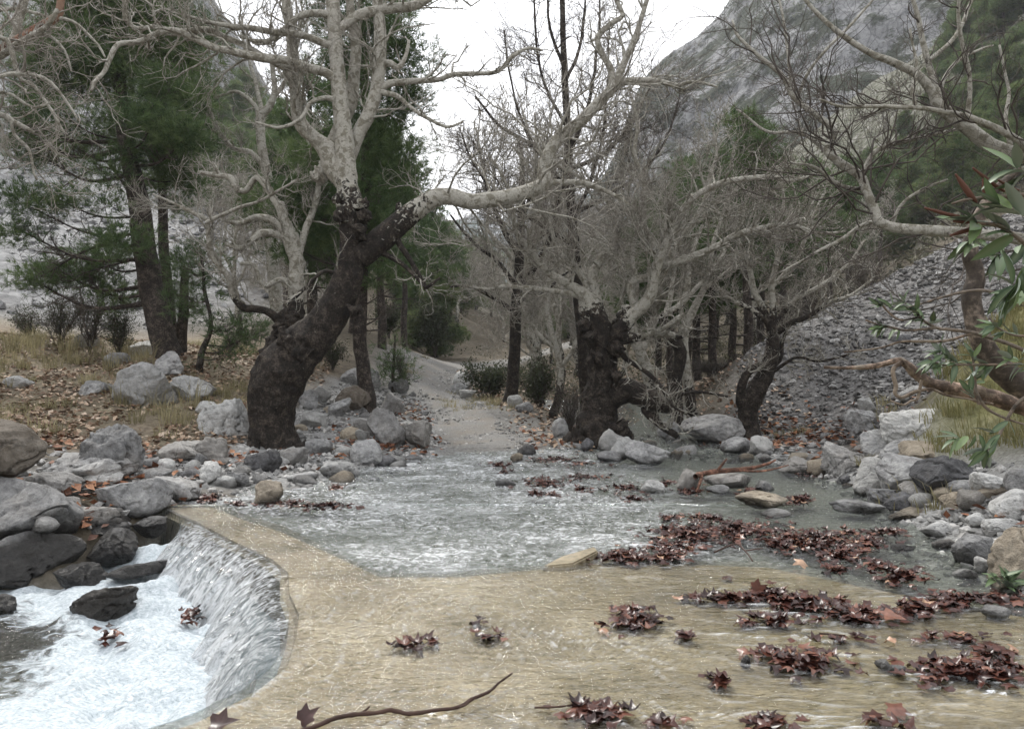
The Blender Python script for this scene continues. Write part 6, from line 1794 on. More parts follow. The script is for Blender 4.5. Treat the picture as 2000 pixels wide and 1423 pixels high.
from mathutils import Matrix, Vector
def axes_matrix(x, up):
    x = Vector(x).normalized()
    y = Vector(up).cross(x)
    if y.length < 1e-3:
        y = Vector((0, 1, 0))
    y.normalize()
    z = x.cross(y)
    return Matrix((x, y, z)).transposed().to_4x4()

YO = 2.7
RG = np.random.default_rng(17)
og = np.array([2.95, 2.95, float(ground(np.array([2.95]), np.array([2.95]))[0]) - 0.05])
olea = tag(empty('oleander', og), 'leafy oleander with smooth brown trunks leaning in from the right edge', 'shrub')
def part_tube(name, pts, Y, mat, sides=14, dY=0.0, knob=(0.06, 14, 3), pale=0.0, j=0.008, parent=None, org=og):
    p, r = limb(pts, Y, dY, 7, j, RG)
    q = resample(np.column_stack([p - org, r]), max(16, len(p)))
    mb = MB()
    tubes(mb, q[None, :, :3], q[None, :, 3], sides, knob=knob, pale=pale)
    return mb.build(name, mat, parent or olea), q
_, q1 = part_tube('trunk', [(2480, 1395, 44), (2400, 1150, 38), (2250, 930, 32), (2110, 815, 28), (2040, 775, 27), (1988, 748, 25), (1945, 712, 22), (1922, 675, 20), (1908, 640, 19), (1899, 600, 18), (1897, 575, 17), (1905, 548, 17), (1903, 522, 15), (1895, 500, 15), (1896, 470, 14), (1906, 440, 13), (1920, 405, 10), (1945, 370, 8), (1990, 330, 6)], YO, M_oleander_bark, 24, j=0)
_, q2 = part_tube('dead_branch', [(2478, 1390, 34), (2380, 1120, 28), (2230, 950, 24), (2100, 850, 22), (2010, 800, 19), (1960, 783, 18), (1905, 768, 17), (1860, 758, 15), (1822, 750, 13), (1795, 735, 12), (1775, 716, 9), (1757, 703, 7), (1735, 708, 6), (1705, 715, 6), (1660, 718, 4), (1610, 717, 3)], YO + 0.25, M_dead, 18, knob=(0.25, 12, 5), j=0, pale=0.3)
tw = [([(1760, 708, 5), (1748, 716, 4), (1744, 728, 4), (1750, 755, 4), (1748, 768, 3.5), (1762, 776, 3.5), (1790, 764, 3.5), (1820, 760, 3), (1850, 772, 2.5), (1900, 780, 2), (1940, 788, 1.5)], 'dead_twig'), ([(1800, 742, 3), (1792, 778, 3), (1780, 782, 2), (1765, 790, 2), (1740, 782, 1.2)], 'dead_twig'),
      ([(2020, 692, 4), (1960, 668, 4), (1900, 650, 4), (1860, 644, 3.5), (1830, 640, 3), (1800, 622, 2.5), (1790, 605, 2)], 'twig'), ([(1900, 650, 3), (1850, 665, 3), (1800, 667, 3), (1760, 668, 2.5), (1720, 680, 2), (1650, 688, 1.2)], 'dead_twig'),
      ([(1970, 578, 3), (1920, 567, 3), (1880, 570, 3), (1840, 580, 2.5), (1800, 592, 2), (1770, 600, 1.6)], 'twig'), ([(1830, 640, 2.5), (1770, 645, 2.5), (1745, 640, 2.5), (1720, 636, 2), (1690, 625, 1.5)], 'twig'), ([(1800, 618, 2), (1760, 625, 2), (1738, 612, 2), (1720, 592, 1.8)], 'twig'),
      ([(1995, 710, 3), (1950, 712, 3), (1880, 712, 2.5), (1840, 712, 2), (1815, 700, 1.5)], 'twig'), ([(1912, 790, 3), (1906, 755, 2.5), (1903, 715, 2), (1898, 690, 1.5)], 'twig'), ([(2010, 770, 4), (1985, 790, 3.5), (1965, 822, 3), (1945, 862, 2.5), (1925, 880, 1.8)], 'twig'),
      ([(2030, 655, 3), (1985, 655, 2.5), (1950, 640, 2), (1932, 620, 1.5)], 'twig'), ([(1905, 765, 4), (1925, 795, 3), (1960, 815, 2.5), (2005, 830, 2)], 'twig'), ([(2020, 490, 5), (1985, 462, 4), (1950, 440, 4), (1915, 436, 3), (1880, 432, 2)], 'twig'), ([(2010, 380, 5), (1960, 384, 4), (1920, 386, 4), (1880, 392, 3), (1860, 398, 2)], 'twig')]
for pts, nm in tw:
    near = pts[0][0] > 1960 and pts[0][1] in (490, 380)
    part_tube(nm, pts, YO - (0.75 if near else 0.1), M_dead if 'dead' in nm else M_oleander_bark, 6, knob=None, pale=0.6, parent=olea)
rg = np.random.default_rng(170)
def spray(pts, n, px_len, Y, droop=0.3, end_fan=5, up=0.3):
    """leaves along a traced stem and a fan of them at its end"""
    p, _ = limb([(a, b, 1) for a, b in pts], Y, 0, 8, 0, None)
    p = p - og
    q = resample(p, 40)
    L = px_len / FOC * Y
    for i in range(n + end_fan):
        k = 38 if i >= n else int(rg.uniform(4, 37))
        T = nrm(q[min(k + 1, 39)] - q[k - 1])
        d = nrm(rg.normal(size=3) + np.array([0, -0.1, up - droop * 1.5]))
        d = nrm(T * (rg.uniform(0.6, 1.2)) + d * rg.uniform(0.6, 1.1) + np.array([0, 0, -droop * rg.uniform(0, 1)]))
        o = link('leaf', BLADES[int(rg.integers(5))], olea)
        m = axes_matrix(d, nrm(np.array([0, -0.35, 1.0]) + rg.normal(size=3) * 0.5))
        s = L * rg.uniform(0.6, 1.0)
        o.matrix_local = Matrix.Translation(Vector(q[k])) @ m @ Matrix.Scale(s, 4)
spray([(1800, 605), (1760, 600), (1738, 600), (1722, 598)], 5, 34, YO - .1, 0.1, 6, 0.5)
spray([(1830, 632), (1790, 612), (1775, 596), (1765, 590)], 12, 38, YO - .1, 0.35, 5)
spray([(1770, 645), (1740, 640), (1722, 638)], 7, 38, YO - .1, 0.5, 7)
spray([(1830, 640), (1800, 625), (1788, 605)], 8, 36, YO - .1, 0.4, 4)
spray([(1960, 712), (1880, 712), (1820, 705)], 16, 42, YO - .1, 0.45, 6)
spray([(1880, 712), (1850, 700), (1838, 685)], 9, 38, YO - .1, 0.2, 5)
spray([(1908, 765), (1904, 725), (1900, 695)], 7, 42, YO - .1, 0.1, 4, 0.4)
spray([(1912, 792), (1900, 772), (1895, 765)], 3, 45, YO - .15, 0.2, 3)
spray([(2020, 655), (1975, 652), (1940, 635)], 10, 44, YO - .2, 0.35, 5)
spray([(2030, 720), (1995, 708), (1975, 700)], 8, 46, YO - .3, 0.3, 4)
spray([(1985, 795), (1955, 845), (1925, 880)], 6, 52, YO - .3, 0.4, 7)
spray([(1960, 840), (1900, 850), (1872, 856)], 5, 48, YO - .3, 0.3, 5)
spray([(2020, 490), (1960, 445), (1905, 436)], 8, 88, YO - .75, 0.25, 6)
spray([(2040, 430), (1990, 420), (1950, 400)], 5, 85, YO - .8, 0.2, 5, 0.5)
spray([(2030, 500), (2000, 520), (1985, 560)], 6, 80, YO - .8, 0.6, 4)
spray([(1990, 445), (1940, 470), (1890, 470)], 6, 66, YO - .55, 0.5, 4)
spray([(2040, 590), (2000, 570), (1975, 555)], 5, 75, YO - .7, 0.6, 4)
spray([(2040, 470), (1990, 480), (1950, 500)], 4, 72, YO - .6, 0.5, 4)
spray([(2030, 340), (2000, 335), (1985, 330)], 4, 80, YO - .8, 0.2, 3)
for (x0, y0, x1, y1, w) in [(1908, 396, 1866, 340, 9), (1926, 390, 1920, 350, 7), (1874, 422, 1806, 406, 6), (1908, 440, 1856, 460, 7), (1962, 374, 1900, 328, 6), (1900, 432, 1862, 432, 5), (1990, 372, 1950, 352, 5)]:
    part_tube('seed_pod', [(x0, y0, w * 0.3), (x0 * .7 + x1 * .3, y0 * .7 + y1 * .3 + 2, w * 0.62), (x0 * .3 + x1 * .7, y0 * .3 + y1 * .7 + 1, w * 0.55), (x1, y1, 1)], YO - 0.75, M_pod, 8, knob=None, j=0)
# low oleander tuft at the right edge rock
sp = on_water(1955, 1150)
olea2 = tag(empty('oleander_seedling', (sp[0], sp[1] - 0.05, 0.0)), 'small leafy oleander seedling under the pitted brown boulder', 'plant')
for i in range(22):
    a = rg.uniform(0, 6.28)
    d = nrm(np.array([math.cos(a), math.sin(a) * 0.6 - 0.3, rg.uniform(0.2, 1.5)]))
    o = link('leaf', BLADES[i % 5], olea2)
    o.matrix_local = Matrix.Translation(Vector((rg.normal() * 0.04, rg.normal() * 0.03, rg.uniform(0.02, 0.10)))) @ axes_matrix(d, (0, -0.3, 1)) @ Matrix.Scale(rg.uniform(0.09, 0.17), 4)

# ------------------------------------------------------------------ fallen leaves
def dead_leaf_material(name, rough, stops):
    M = Mat(name)
    c = M.ramp(M.attr('rnd'), stops)
    c = M.mix(1.0, c, M.ramp(M.noise(M.pos(), 40.0, 3), [(0.3, 0.65), (0.7, 1.2)]), 'MULTIPLY')
    return M.done(M.bsdf(c, rough, None, 0.35))
M_leaf = dead_leaf_material('wet_dead_leaf', 0.33, [(0.0, (0.015, 0.007, 0.006)), (0.35, (0.04, 0.014, 0.011)), (0.68, (0.088, 0.030, 0.019)), (0.87, (0.18, 0.085, 0.058)), (0.94, (0.36, 0.22, 0.14)), (1.0, (0.42, 0.29, 0.2))])
M_litter = dead_leaf_material('dry_dead_leaf', 0.7, [(0.0, (0.10, 0.06, 0.04)), (0.4, (0.25, 0.165, 0.11)), (0.75, (0.42, 0.32, 0.23)), (1.0, (0.52, 0.42, 0.33))])
M_orange = dead_leaf_material('orange_dead_leaf', 0.6, [(0.0, (0.08, 0.03, 0.016)), (0.5, (0.19, 0.075, 0.035)), (1.0, (0.34, 0.17, 0.09))])

def plane_leaf(seed):
    """a five-lobed plane leaf, about 1 across, curled as it dried"""
    rg = np.random.default_rng(seed)
    pts = []
    for a, r in [(-150, .33), (-118, .47), (-95, .33), (-62, .56), (-33, .35), (0, .63), (33, .35), (62, .56), (95, .33), (118, .47), (150, .33), (180, .2)]:
        a = math.radians(a + rg.normal() * 5)
        r = r * rg.uniform(0.85, 1.15)
        pts.append((r * math.cos(a), r * math.sin(a)))
    ring = np.array(pts)
    inner = ring * 0.45
    V2 = np.concatenate([[[0, 0]], inner, ring])
    cx, cy, tw, ph = rg.normal() * 0.75, rg.normal() * 0.8, rg.normal() * 0.7, rg.uniform(0, 6)
    z = cx * V2[:, 0] ** 2 + cy * V2[:, 1] ** 2 + tw * V2[:, 0] * V2[:, 1] + 0.06 * np.sin(V2[:, 0] * 9 + ph) * np.linalg.norm(V2, axis=1)
    V = np.column_stack([V2, z])
    n = 12
    F = [[0, 1 + i, 1 + (i + 1) % n] for i in range(n)]
    F2 = [[1 + i, 1 + n + i, 1 + n + (i + 1) % n] for i in range(n)] + [[1 + i, 1 + n + (i + 1) % n, 1 + (i + 1) % n] for i in range(n)]
    return V, np.array(F + F2)
LEAVES = [plane_leaf(500 + i) for i in range(14)]
LEAF_ME = []
LEAF_RND = [float(np.random.default_rng(600 + i).beta(1.4, 2.0)) for i in range(36)]
def COLW(r):
    return 'blackish' if r < 0.3 else 'dark red-brown' if r < 0.6 else 'russet' if r < 0.85 else 'pale tan'
for i in range(36):
    mb = MB()
    v, f = LEAVES[i % 14]
    mb.add(v, f, rnd=float(np.random.default_rng(600 + i).beta(1.4, 2.0)))
    LEAF_ME.append(mb.mesh('dead_leaf', M_leaf))

rg = np.random.default_rng(700)
def rot(tilt):
    ax = nrm(np.array([rg.normal(), rg.normal(), 0]))
    m = Matrix.Rotation(rg.normal() * tilt, 4, Vector(ax)) @ Matrix.Rotation(rg.uniform(0, 6.28), 4, 'Z')
    return m
DRIFTS = [  # px, py, rx, ry, number, lift, label
    (1240, 1212, 56, 22, 44, .05, 'wet dark leaf in the round clump at the middle of the wet concrete'), (1236, 1190, 34, 10, 12, .02, 'wet dark leaf in the round clump at the middle of the wet concrete'),
    (1572, 1290, 66, 28, 58, .06, 'wet dark leaf in the clump right of the small black stone'), (1495, 1275, 28, 10, 8, .02, 'wet dark leaf in the clump right of the small black stone'),
    (1885, 1310, 115, 32, 105, .06, 'wet dark leaf in the drift at the lower right edge'), (1950, 1275, 40, 12, 14, .05, 'wet dark leaf in the drift at the lower right edge'),
    (1165, 1388, 55, 24, 30, .02, 'wet dark leaf in the flat patch at the bottom centre'), (1505, 1412, 60, 12, 20, .03, 'wet dark leaf in the patch at the bottom edge right of centre'),
    (1410, 1332, 26, 8, 9, .02, 'flat wet leaf in the tiny patch below the black stone'), (1290, 1412, 30, 10, 6, .01, 'brown leaf lying by the bottom edge'), (1700, 1405, 50, 14, 5, .01, 'dark leaf stuck flat on the concrete at the bottom right'),
    (960, 1243, 60, 5, 7, .0, 'dark leaf of the thin line strewn across the middle of the ford'), (830, 1252, 46, 6, 5, .0, 'dark leaf of the thin line strewn across the middle of the ford'), (780, 1262, 34, 8, 4, .0, 'dark leaf of the thin line strewn across the middle of the ford'), (940, 1212, 24, 4, 2, .0, 'dark leaf of the thin line strewn across the middle of the ford'),
    (1410, 1168, 62, 9, 34, .04, 'wet leaf in the long dark drift below the stone-edged pool'), (1500, 1163, 55, 16, 56, .07, 'wet leaf in the long dark drift below the stone-edged pool'), (1575, 1178, 60, 18, 60, .07, 'wet leaf in the long dark drift below the stone-edged pool'),
    (1680, 1202, 75, 22, 70, .06, 'wet leaf in the long dark drift below the stone-edged pool'), (1790, 1190, 55, 18, 44, .05, 'wet leaf in the long dark drift below the stone-edged pool'), (1870, 1174, 65, 20, 56, .06, 'wet leaf in the long dark drift below the stone-edged pool'), (1945, 1170, 50, 14, 30, .04, 'wet leaf in the long dark drift below the stone-edged pool'), (1510, 1210, 60, 10, 20, .02, 'wet leaf in the long dark drift below the stone-edged pool'),
    (1870, 1245, 80, 8, 16, .01, 'dark leaf floating off the long drift'), (1650, 1245, 60, 8, 10, .01, 'dark leaf floating off the long drift'), (1340, 1240, 30, 6, 5, .01, 'dark leaf floating off the long drift'),
    # farther drifts
    (1350, 1045, 80, 26, 170, .09, None), (1450, 1040, 70, 26, 150, .10, None), (1540, 1055, 50, 26, 110, .08, None), (1600, 1060, 50, 26, 110, .10, None), (1690, 1062, 48, 16, 60, .06, None), (1650, 1085, 40, 16, 50, .05, None), (1310, 1070, 60, 16, 60, .04, None),
    (1225, 1090, 70, 13, 90, .06, None), (1300, 1085, 30, 10, 30, .03, None), (1760, 1128, 42, 22, 70, .07, None), (1720, 1105, 40, 12, 30, .04, None), (1630, 1112, 22, 10, 16, .05, None), (1660, 1042, 60, 10, 30, .04, None), (1740, 1040, 40, 8, 24, .03, None), (1560, 978, 30, 10, 50, .09, None),
    (1375, 1012, 50, 8, 40, .04, None), (1310, 1012, 24, 8, 20, .04, None), (1085, 898, 62, 8, 80, .05, None), (1130, 906, 40, 8, 40, .03, None), (970, 908, 26, 8, 26, .05, None), (985, 922, 16, 6, 14, .04, None), (1060, 945, 44, 14, 66, .08, None), (1140, 932, 50, 8, 44, .04, None), (1046, 964, 16, 6, 14, .04, None), (1085, 968, 16, 6, 14, .04, None),
    (1140, 958, 18, 8, 16, .04, None), (1220, 955, 40, 9, 44, .04, None), (1240, 975, 24, 8, 26, .04, None), (1290, 945, 40, 12, 40, .05, None), (1350, 960, 26, 8, 30, .05, None), (1380, 940, 20, 14, 30, .08, None), (1600, 928, 34, 8, 30, .05, None), (1465, 960, 20, 8, 14, .04, None),
    (640, 990, 48, 9, 60, .06, None), (560, 985, 40, 6, 30, .04, None), (655, 952, 14, 8, 20, .06, None), (405, 975, 22, 12, 40, .09, None), (470, 984, 40, 5, 14, .02, None), (375, 1108, 12, 14, 12, .10, None), (215, 1135, 22, 10, 8, .08, None),
]
small = MB()
n_big = 0
order = sorted(DRIFTS, key=lambda d: (d[6] is None, -d[1]))
for (px, py, rx, ry, n, lift, lab) in order:
    for _ in range(int(n * 1.8)):
        r, a = abs(rg.normal()) * 0.52 + 0.12 * rg.random(), rg.uniform(0, 6.28)
        x, y = on_water(px + rx * 1.2 * r * math.cos(a), py + ry * 0.8 * r * math.sin(a))
        x, y = x + rg.normal() * 0.02, y + rg.normal() * 0.03
        z = float(water_z(y)) + 0.008 + lift * rg.random() ** 1.5 * max(0.1, 1 - r * 0.8) * 0.6
        if px < 420 and py > 1090:
            z = -0.40 + lift * rg.random()
        s = rg.uniform(0.05, 0.10)
        m = Matrix.Translation((x, y, z)) @ rot(0.06 + lift * 2.0) @ Matrix.Scale(s, 4)
        if lab and n_big < 296:
            o = link('dead_leaf', LEAF_ME[int(rg.integers(36))])
            o.matrix_world = m
            cr = LEAF_RND[int(o.data.name.split('.')[-1]) if '.' in o.data.name else 0]
            tag(o, lab.replace('wet dark leaf', COLW(cr) + ' wet leaf').replace('dark leaf', COLW(cr) + ' leaf').replace('flat wet leaf', 'flat ' + COLW(cr) + ' leaf').replace('long dark drift', 'long drift'), 'leaf', 'fallen leaves: ' + lab.split(' in ')[-1].split(' of ')[-1])
            n_big += 1
        else:
            v, f = LEAVES[int(rg.integers(14))]
            M3 = np.array(m)
            small.add(v @ M3[:3, :3].T + M3[:3, 3], f, rnd=float(rg.beta(1.4, 2.0)))
def lone(px, py, size, lab, me, tilt, z=0.0):
    x, y = on_water(px, py, z)
    o = link('dead_leaf', me)
    o.matrix_world = Matrix.Translation((x, y, z + 0.01)) @ Matrix.Rotation(math.radians(tilt), 4, 'X') @ Matrix.Rotation(px * 0.37, 4, 'Z') @ Matrix.Scale(size, 4)
    tag(o, lab, 'leaf')
def tinted(i, r, mat=None):
    mb = MB()
    mb.add(*LEAVES[i], rnd=r)
    return mb.mesh('dead_leaf', mat or M_leaf)
lone(1478, 1152, 0.12, 'brown leaf standing upright at the top of the long dark drift', tinted(3, 0.7), 78, 0.04)
lone(1748, 1386, 0.13, 'single curled brown leaf alone on the bare concrete at lower right', tinted(5, 0.75), 10)
lone(1742, 1205, 0.15, 'orange-tinted leaf on the right part of the long dark drift', tinted(8, 0.86), 15, 0.06)
lone(1300, 1408, 0.12, 'pale orange leaf by the bottom edge right of centre', tinted(9, 0.95), 5)
lone(1565, 1100, 0.11, 'pale tan star-shaped leaf at the lower side of the largest drift', tinted(2, 0.97), 40, 0.03)
lone(596, 1404, 0.10, 'dark curled leaf at the thick end of the long stick', tinted(11, 0.3), 55, 0.02)
lone(425, 1418, 0.13, 'dark wet leaf at the bottom edge on the rim of the slab', tinted(7, 0.2), 20)
lone(1420, 1128, 0.10, 'flat brown leaf lying under water on the bare concrete above the long drift', tinted(10, 0.5), 0, -0.01)
tag(small.build('dead_leaves', M_leaf), kind='stuff')

# dry litter on the banks, orange leaves among the boulders
def litter(name, mat, q, size, lift=0.02):
    mb = MB()
    z = surf(q[:, 0], q[:, 1])
    n = len(q)
    d = nrm(rg.normal(size=(n, 3)) * np.array([1, 1, 0.25]))
    up = nrm(np.array([0, 0, 1.0]) + rg.normal(size=(n, 3)) * 0.35)
    s = nrm(np.cross(d, up))
    L = rg.uniform(*size, n)[:, None]
    c = np.column_stack([q, z + lift + rg.random(n) * 0.03])
    bow = np.array([0, 0, 1.0]) * L * rg.uniform(-0.1, 0.3, n)[:, None]
    V = np.stack([c - d * L * .5, c - s * L * .42 + bow, c + d * L * .15 + s * 0, c + d * L * .5 + bow * .6, c + s * L * .42 + bow], 1)
    F = np.array([[0, 1, 2], [1, 3, 2], [3, 4, 2], [4, 0, 2]])
    mb.add(V.reshape(-1, 3), (F[None] + np.arange(n)[:, None, None] * 5).reshape(-1, 3), rnd=np.repeat(rg.random(n), 5))
    return tag(mb.build(name, mat, smooth=False), kind='stuff')
q = rg.uniform((-16, 8.6), (-2.6, 24), (48000, 2))
m = fbm(np.column_stack([q, np.zeros(len(q))]) * 0.6, 3, 23)
q = q[(poly_sd(q[:, 0], q[:, 1], BANK_L) > 0) & (m > -0.12 + 0.5 * rg.random(len(q)) - 0.35) & (rg.random(len(q)) < (11 / q[:, 1]) ** 1.0)][:15000]
litter('fallen_leaves', M_litter, q, (0.06, 0.13))
spots = [(165, 968, .35, 90), (150, 975, .3, 60), (300, 905, .35, 60), (110, 880, .4, 70), (290, 940, .3, 40), (440, 905, .3, 40), (850, 815, .6, 90), (810, 850, .6, 90), (830, 880, .4, 60), (735, 850, .5, 70), (760, 880, .4, 60), (560, 905, .4, 40), (880, 800, .4, 40), (905, 760, .5, 40), (950, 770, .6, 60),
         (1000, 850, .5, 60), (1060, 870, .4, 50), (1500, 830, .6, 120), (1600, 860, .6, 120), (1560, 850, .5, 80), (1680, 850, .5, 60), (1450, 870, .4, 50), (1640, 900, .4, 50), (690, 880, .4, 50), (1980, 985, .3, 30), (260, 1040, .25, 30)]
qq = []
for px, py, s, n in spots:
    h_ = hit(px, py)
    qq.append(h_[:2] + rg.normal(size=(n, 2)) * s * np.array([1, 1.3]))
qq = np.concatenate(qq)
qq = qq[seg_dist(qq[:, 0], qq[:, 1], PATHC[:, :2]) > 0.6 + 0.5 * rg.random(len(qq))]
litter('orange_leaves', M_orange, qq, (0.07, 0.14), 0.05)
q = rg.uniform((-2.6, 13), (6, 36), (9000, 2))
q = q[(poly_sd(q[:, 0], q[:, 1], STREAM) < 0) & (seg_dist(q[:, 0], q[:, 1], PATHC[:, :2]) > 1.0) & (rg.random(len(q)) < 13 / q[:, 1])][:3500]
litter('forest_litter', M_litter, q, (0.07, 0.15))

# ------------------------------------------------------------------ grass
def grass(name, mat, centres, blades, ln, spread, width=0.006):
    C = np.repeat(centres, blades, 0)
    n = len(C)
    xy = C + rg.normal(size=(n, 2)) * spread
    z = surf(centres[:, 0], centres[:, 1])
    b = np.column_stack([xy, np.repeat(z, blades) - 0.02])
    lean = (xy - C) * 2.2 + rg.normal(size=(n, 2)) * 0.22
    L = rg.uniform(*ln, n)[:, None] * np.repeat(rg.uniform(.6, 1.25, len(centres)), blades)[:, None]
    d1 = nrm(np.column_stack([lean * 0.5, np.ones(n)]))
    d2 = nrm(np.column_stack([lean * 2.0, np.full(n, .7)]))
    s = nrm(np.column_stack([rg.normal(size=(n, 2)), np.zeros(n)])) * width
    V = np.stack([b - s, b + s, b + d1 * L * .55 + s * .7, b + d1 * L * .55 - s * .7, b + d1 * L * .55 + d2 * L * .45], 1)
    base = np.arange(n)[:, None] * 5
    mb = MB()
    r = np.clip(np.repeat(np.repeat(rg.random(len(centres)), blades) * .6 + rg.random(n) * .4, 5), 0, 1)
    mb.add(V.reshape(-1, 3), (np.array([[0, 1, 2], [0, 2, 3], [3, 2, 4]])[None] + base[:, None]).reshape(-1, 3), rnd=r)
    return tag(mb.build(name, mat), kind='stuff')
q = rg.uniform((-16, 9), (-4, 25), (1600, 2))
m = fbm(np.column_stack([q, np.zeros(len(q))]) * 0.5, 3, 27)
q = q[(poly_sd(q[:, 0], q[:, 1], BANK_L) > 0.3) & (m > 0.02)][:230]
grass('dry_grass', M_olive, q, 46, (0.10, 0.32), 0.09)
tall = np.array([hit(px, py)[:2] for px, py in [(60, 680), (70, 700), (90, 672), (130, 690), (155, 690), (190, 700), (240, 690), (40, 690), (25, 720), (110, 720), (170, 715), (280, 715), (215, 725), (60, 660), (230, 705), (20, 690), (240, 770), (350, 790), (260, 795), (280, 830)]])
grass('tall_grass', M_olive, np.repeat(tall, 2, 0) + rg.normal(size=(40, 2)) * 0.18, 50, (0.3, 0.75), 0.09, 0.005)
q = rg.uniform((4.6, 5.0), (11, 13), (4200, 2))
q = q[poly_sd(q[:, 0], q[:, 1], BANK_R) > 0.1][:950]
grass('bank_grass', M_olive_g, q, 34, (0.08, 0.24), 0.10)
side_ = np.array([hit(px, py)[:2] for px, py in [(925, 775), (940, 785), (960, 790), (900, 775), (890, 790), (980, 800), (935, 760), (800, 730), (790, 712), (830, 700), (905, 800), (960, 775), (970, 785), (640, 620), (1545, 850), (1700, 810), (1720, 830), (1740, 860), (1842, 975), (1800, 940), (430, 760), (450, 790), (400, 770), (445, 770)]])
grass('verge_grass', M_olive, np.repeat(side_, 3, 0) + rg.normal(size=(72, 2)) * 0.2, 50, (0.08, 0.25), 0.10)

# ------------------------------------------------------------------ sticks
def stick(name, label, pts, mat, z=0.012, cat='stick', sides=8, twigs=()):
    W = []
    for p in pts:
        x, y = on_water(p[0], p[1], p[3] if len(p) > 3 else z)
        W.append((x, y, p[3] if len(p) > 3 else z, p[2] / FOC * y))
    W = np.array(W)
    org = W[0, :3].copy()
    q = catmull(W, 6)
    mb = MB()
    tubes(mb, (q[None, :, :3] - org), q[None, :, 3], sides, knob=(0.3, 40, 5), pale=0.0)
    o = mb.build(name, mat)
    o.location = org
    tag(o, label, cat)
    for t in twigs:
        w = np.array([(*on_water(a, b, zz), zz, r / FOC * on_water(a, b, zz)[1]) for a, b, r, zz in t])
        qq = catmull(w, 5)
        mb = MB()
        tubes(mb, qq[None, :, :3] - org, qq[None, :, 3], 6, pale=0.0)
        mb.build('twig', mat, o)
    return o
M_stick = twig_material('wet_stick', (0.03, 0.018, 0.014), (0.07, 0.04, 0.03))
stick('stick', 'long thin dark stick lying on the wet concrete at the bottom centre', [(585, 1428, 5), (620, 1416, 5), (660, 1400, 5), (700, 1394, 5), (735, 1391, 4.5), (765, 1386, 5), (800, 1393, 4.5), (850, 1386, 4), (893, 1380, 4), (925, 1363, 4), (955, 1350, 3), (975, 1332, 2.6), (1000, 1314, 2)], M_stick,
      twigs=[[(700, 1394, 2, .012), (715, 1385, 2, .02), (722, 1378, 1.5, .03)], [(893, 1380, 2, .012), (905, 1378, 2, .02), (915, 1372, 1.5, .025)]])
stick('stick', 'short hooked twig just right of the long stick', [(1044, 1381, 2.2), (1080, 1380, 2.2), (1110, 1377, 2), (1132, 1370, 2), (1144, 1358, 1.6)], M_stick)
stick('branch', 'red-brown branch lying across the rocks in the stream', [(1358, 930, 6, .18), (1372, 925, 6, .18), (1400, 920, 5.5, .2), (1440, 917, 5, .2), (1475, 912, 4, .22), (1500, 905, 3, .26), (1515, 898, 2, .3)], M_red, cat='branch',
      twigs=[[(1440, 917, 3, .2), (1470, 920, 2.5, .18), (1500, 918, 2, .2), (1540, 908, 1.2, .22)], [(1400, 920, 3, .2), (1412, 905, 2.5, .3), (1420, 895, 1.5, .36)], [(1372, 925, 3, .18), (1366, 945, 3, .1), (1360, 960, 2, .02)]])
stick('stick', 'thin forked twig caught in the largest leaf drift', [(1395, 1078, 2), (1435, 1062, 2, .06), (1455, 1075, 1.6, .05), (1470, 1095, 1.4)], M_stick, twigs=[[(1455, 1075, 1.4, .05), (1490, 1070, 1.2, .05)]])
stick('stick', 'small dark stick floating at the end of the long drift', [(1600, 1236, 2), (1625, 1238, 2), (1650, 1240, 1.5)], M_stick)
# broken edge of the concrete standing out of the water
x0, y0 = on_water(1062, 1105)
c = [on_water(*p) for p in [(1058, 1107), (1120, 1106), (1168, 1088), (1162, 1079), (1095, 1090)]]
bm = bmesh.new()
f = bm.faces.new([bm.verts.new((x, y, -0.08)) for x, y in c])
r = bmesh.ops.extrude_face_region(bm, geom=[f])
for i, v in enumerate([g for g in r['geom'] if isinstance(g, bmesh.types.BMVert)]):
    v.co.z = 0.006 + 0.05 * sstep(x0, x0 + 0.5, v.co.x)
bmesh.ops.recalc_face_normals(bm, faces=bm.faces)
bmesh.ops.bevel(bm, geom=bm.edges[:], offset=0.012, segments=2, affect='EDGES')
me = bpy.data.meshes.new('concrete_block')
bm.to_mesh(me)
bm.free()
me.materials.append(M_slab)
tag(link('concrete_block', me), 'pale broken concrete corner sticking out of the water beside the leaf drift', 'concrete')
# ------------------------------------------------------------------ mountains
def rock_face_material(name, haze=(0.38, 0.38, 0.39), veg=(0.075, 0.085, 0.06), amt=0.5, sc=1.0):
    M = Mat(name)
    v = M.pos((sc, sc, sc))
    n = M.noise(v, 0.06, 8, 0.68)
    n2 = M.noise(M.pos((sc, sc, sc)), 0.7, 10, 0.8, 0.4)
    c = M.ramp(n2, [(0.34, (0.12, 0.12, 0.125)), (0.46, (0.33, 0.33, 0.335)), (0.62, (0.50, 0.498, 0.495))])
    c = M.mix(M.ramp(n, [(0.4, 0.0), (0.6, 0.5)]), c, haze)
    crk = M.ramp(M.voro(M.pos((sc * 1.6, sc, sc * 0.7)), 0.3, 'DISTANCE_TO_EDGE'), [(0.0, 0.45), (0.09, 1.0)])
    c = M.mix(0.7, c, M.mix(1.0, c, crk, 'MULTIPLY'))
    g = M.ramp(M.math('ADD', M.noise(v, 0.11, 6, 0.7), M.math('MULTIPLY', M.noise(v, 1.2, 4), 0.18)), [(0.60 - 0.1 * amt, 0.0), (0.68 - 0.1 * amt, 1.0)])
    vg = M.ramp(M.noise(v, 1.6, 4), [(0.3, tuple(x * 0.5 for x in veg)), (0.7, tuple(x * 1.5 for x in veg))])
    c = M.mix(g, c, vg)
    return M.done(M.bsdf(c, 0.95, M.bump(M.math('ADD', n2, M.math('MULTIPLY', g, 0.4)), 1.0, 2.4), 0.1))

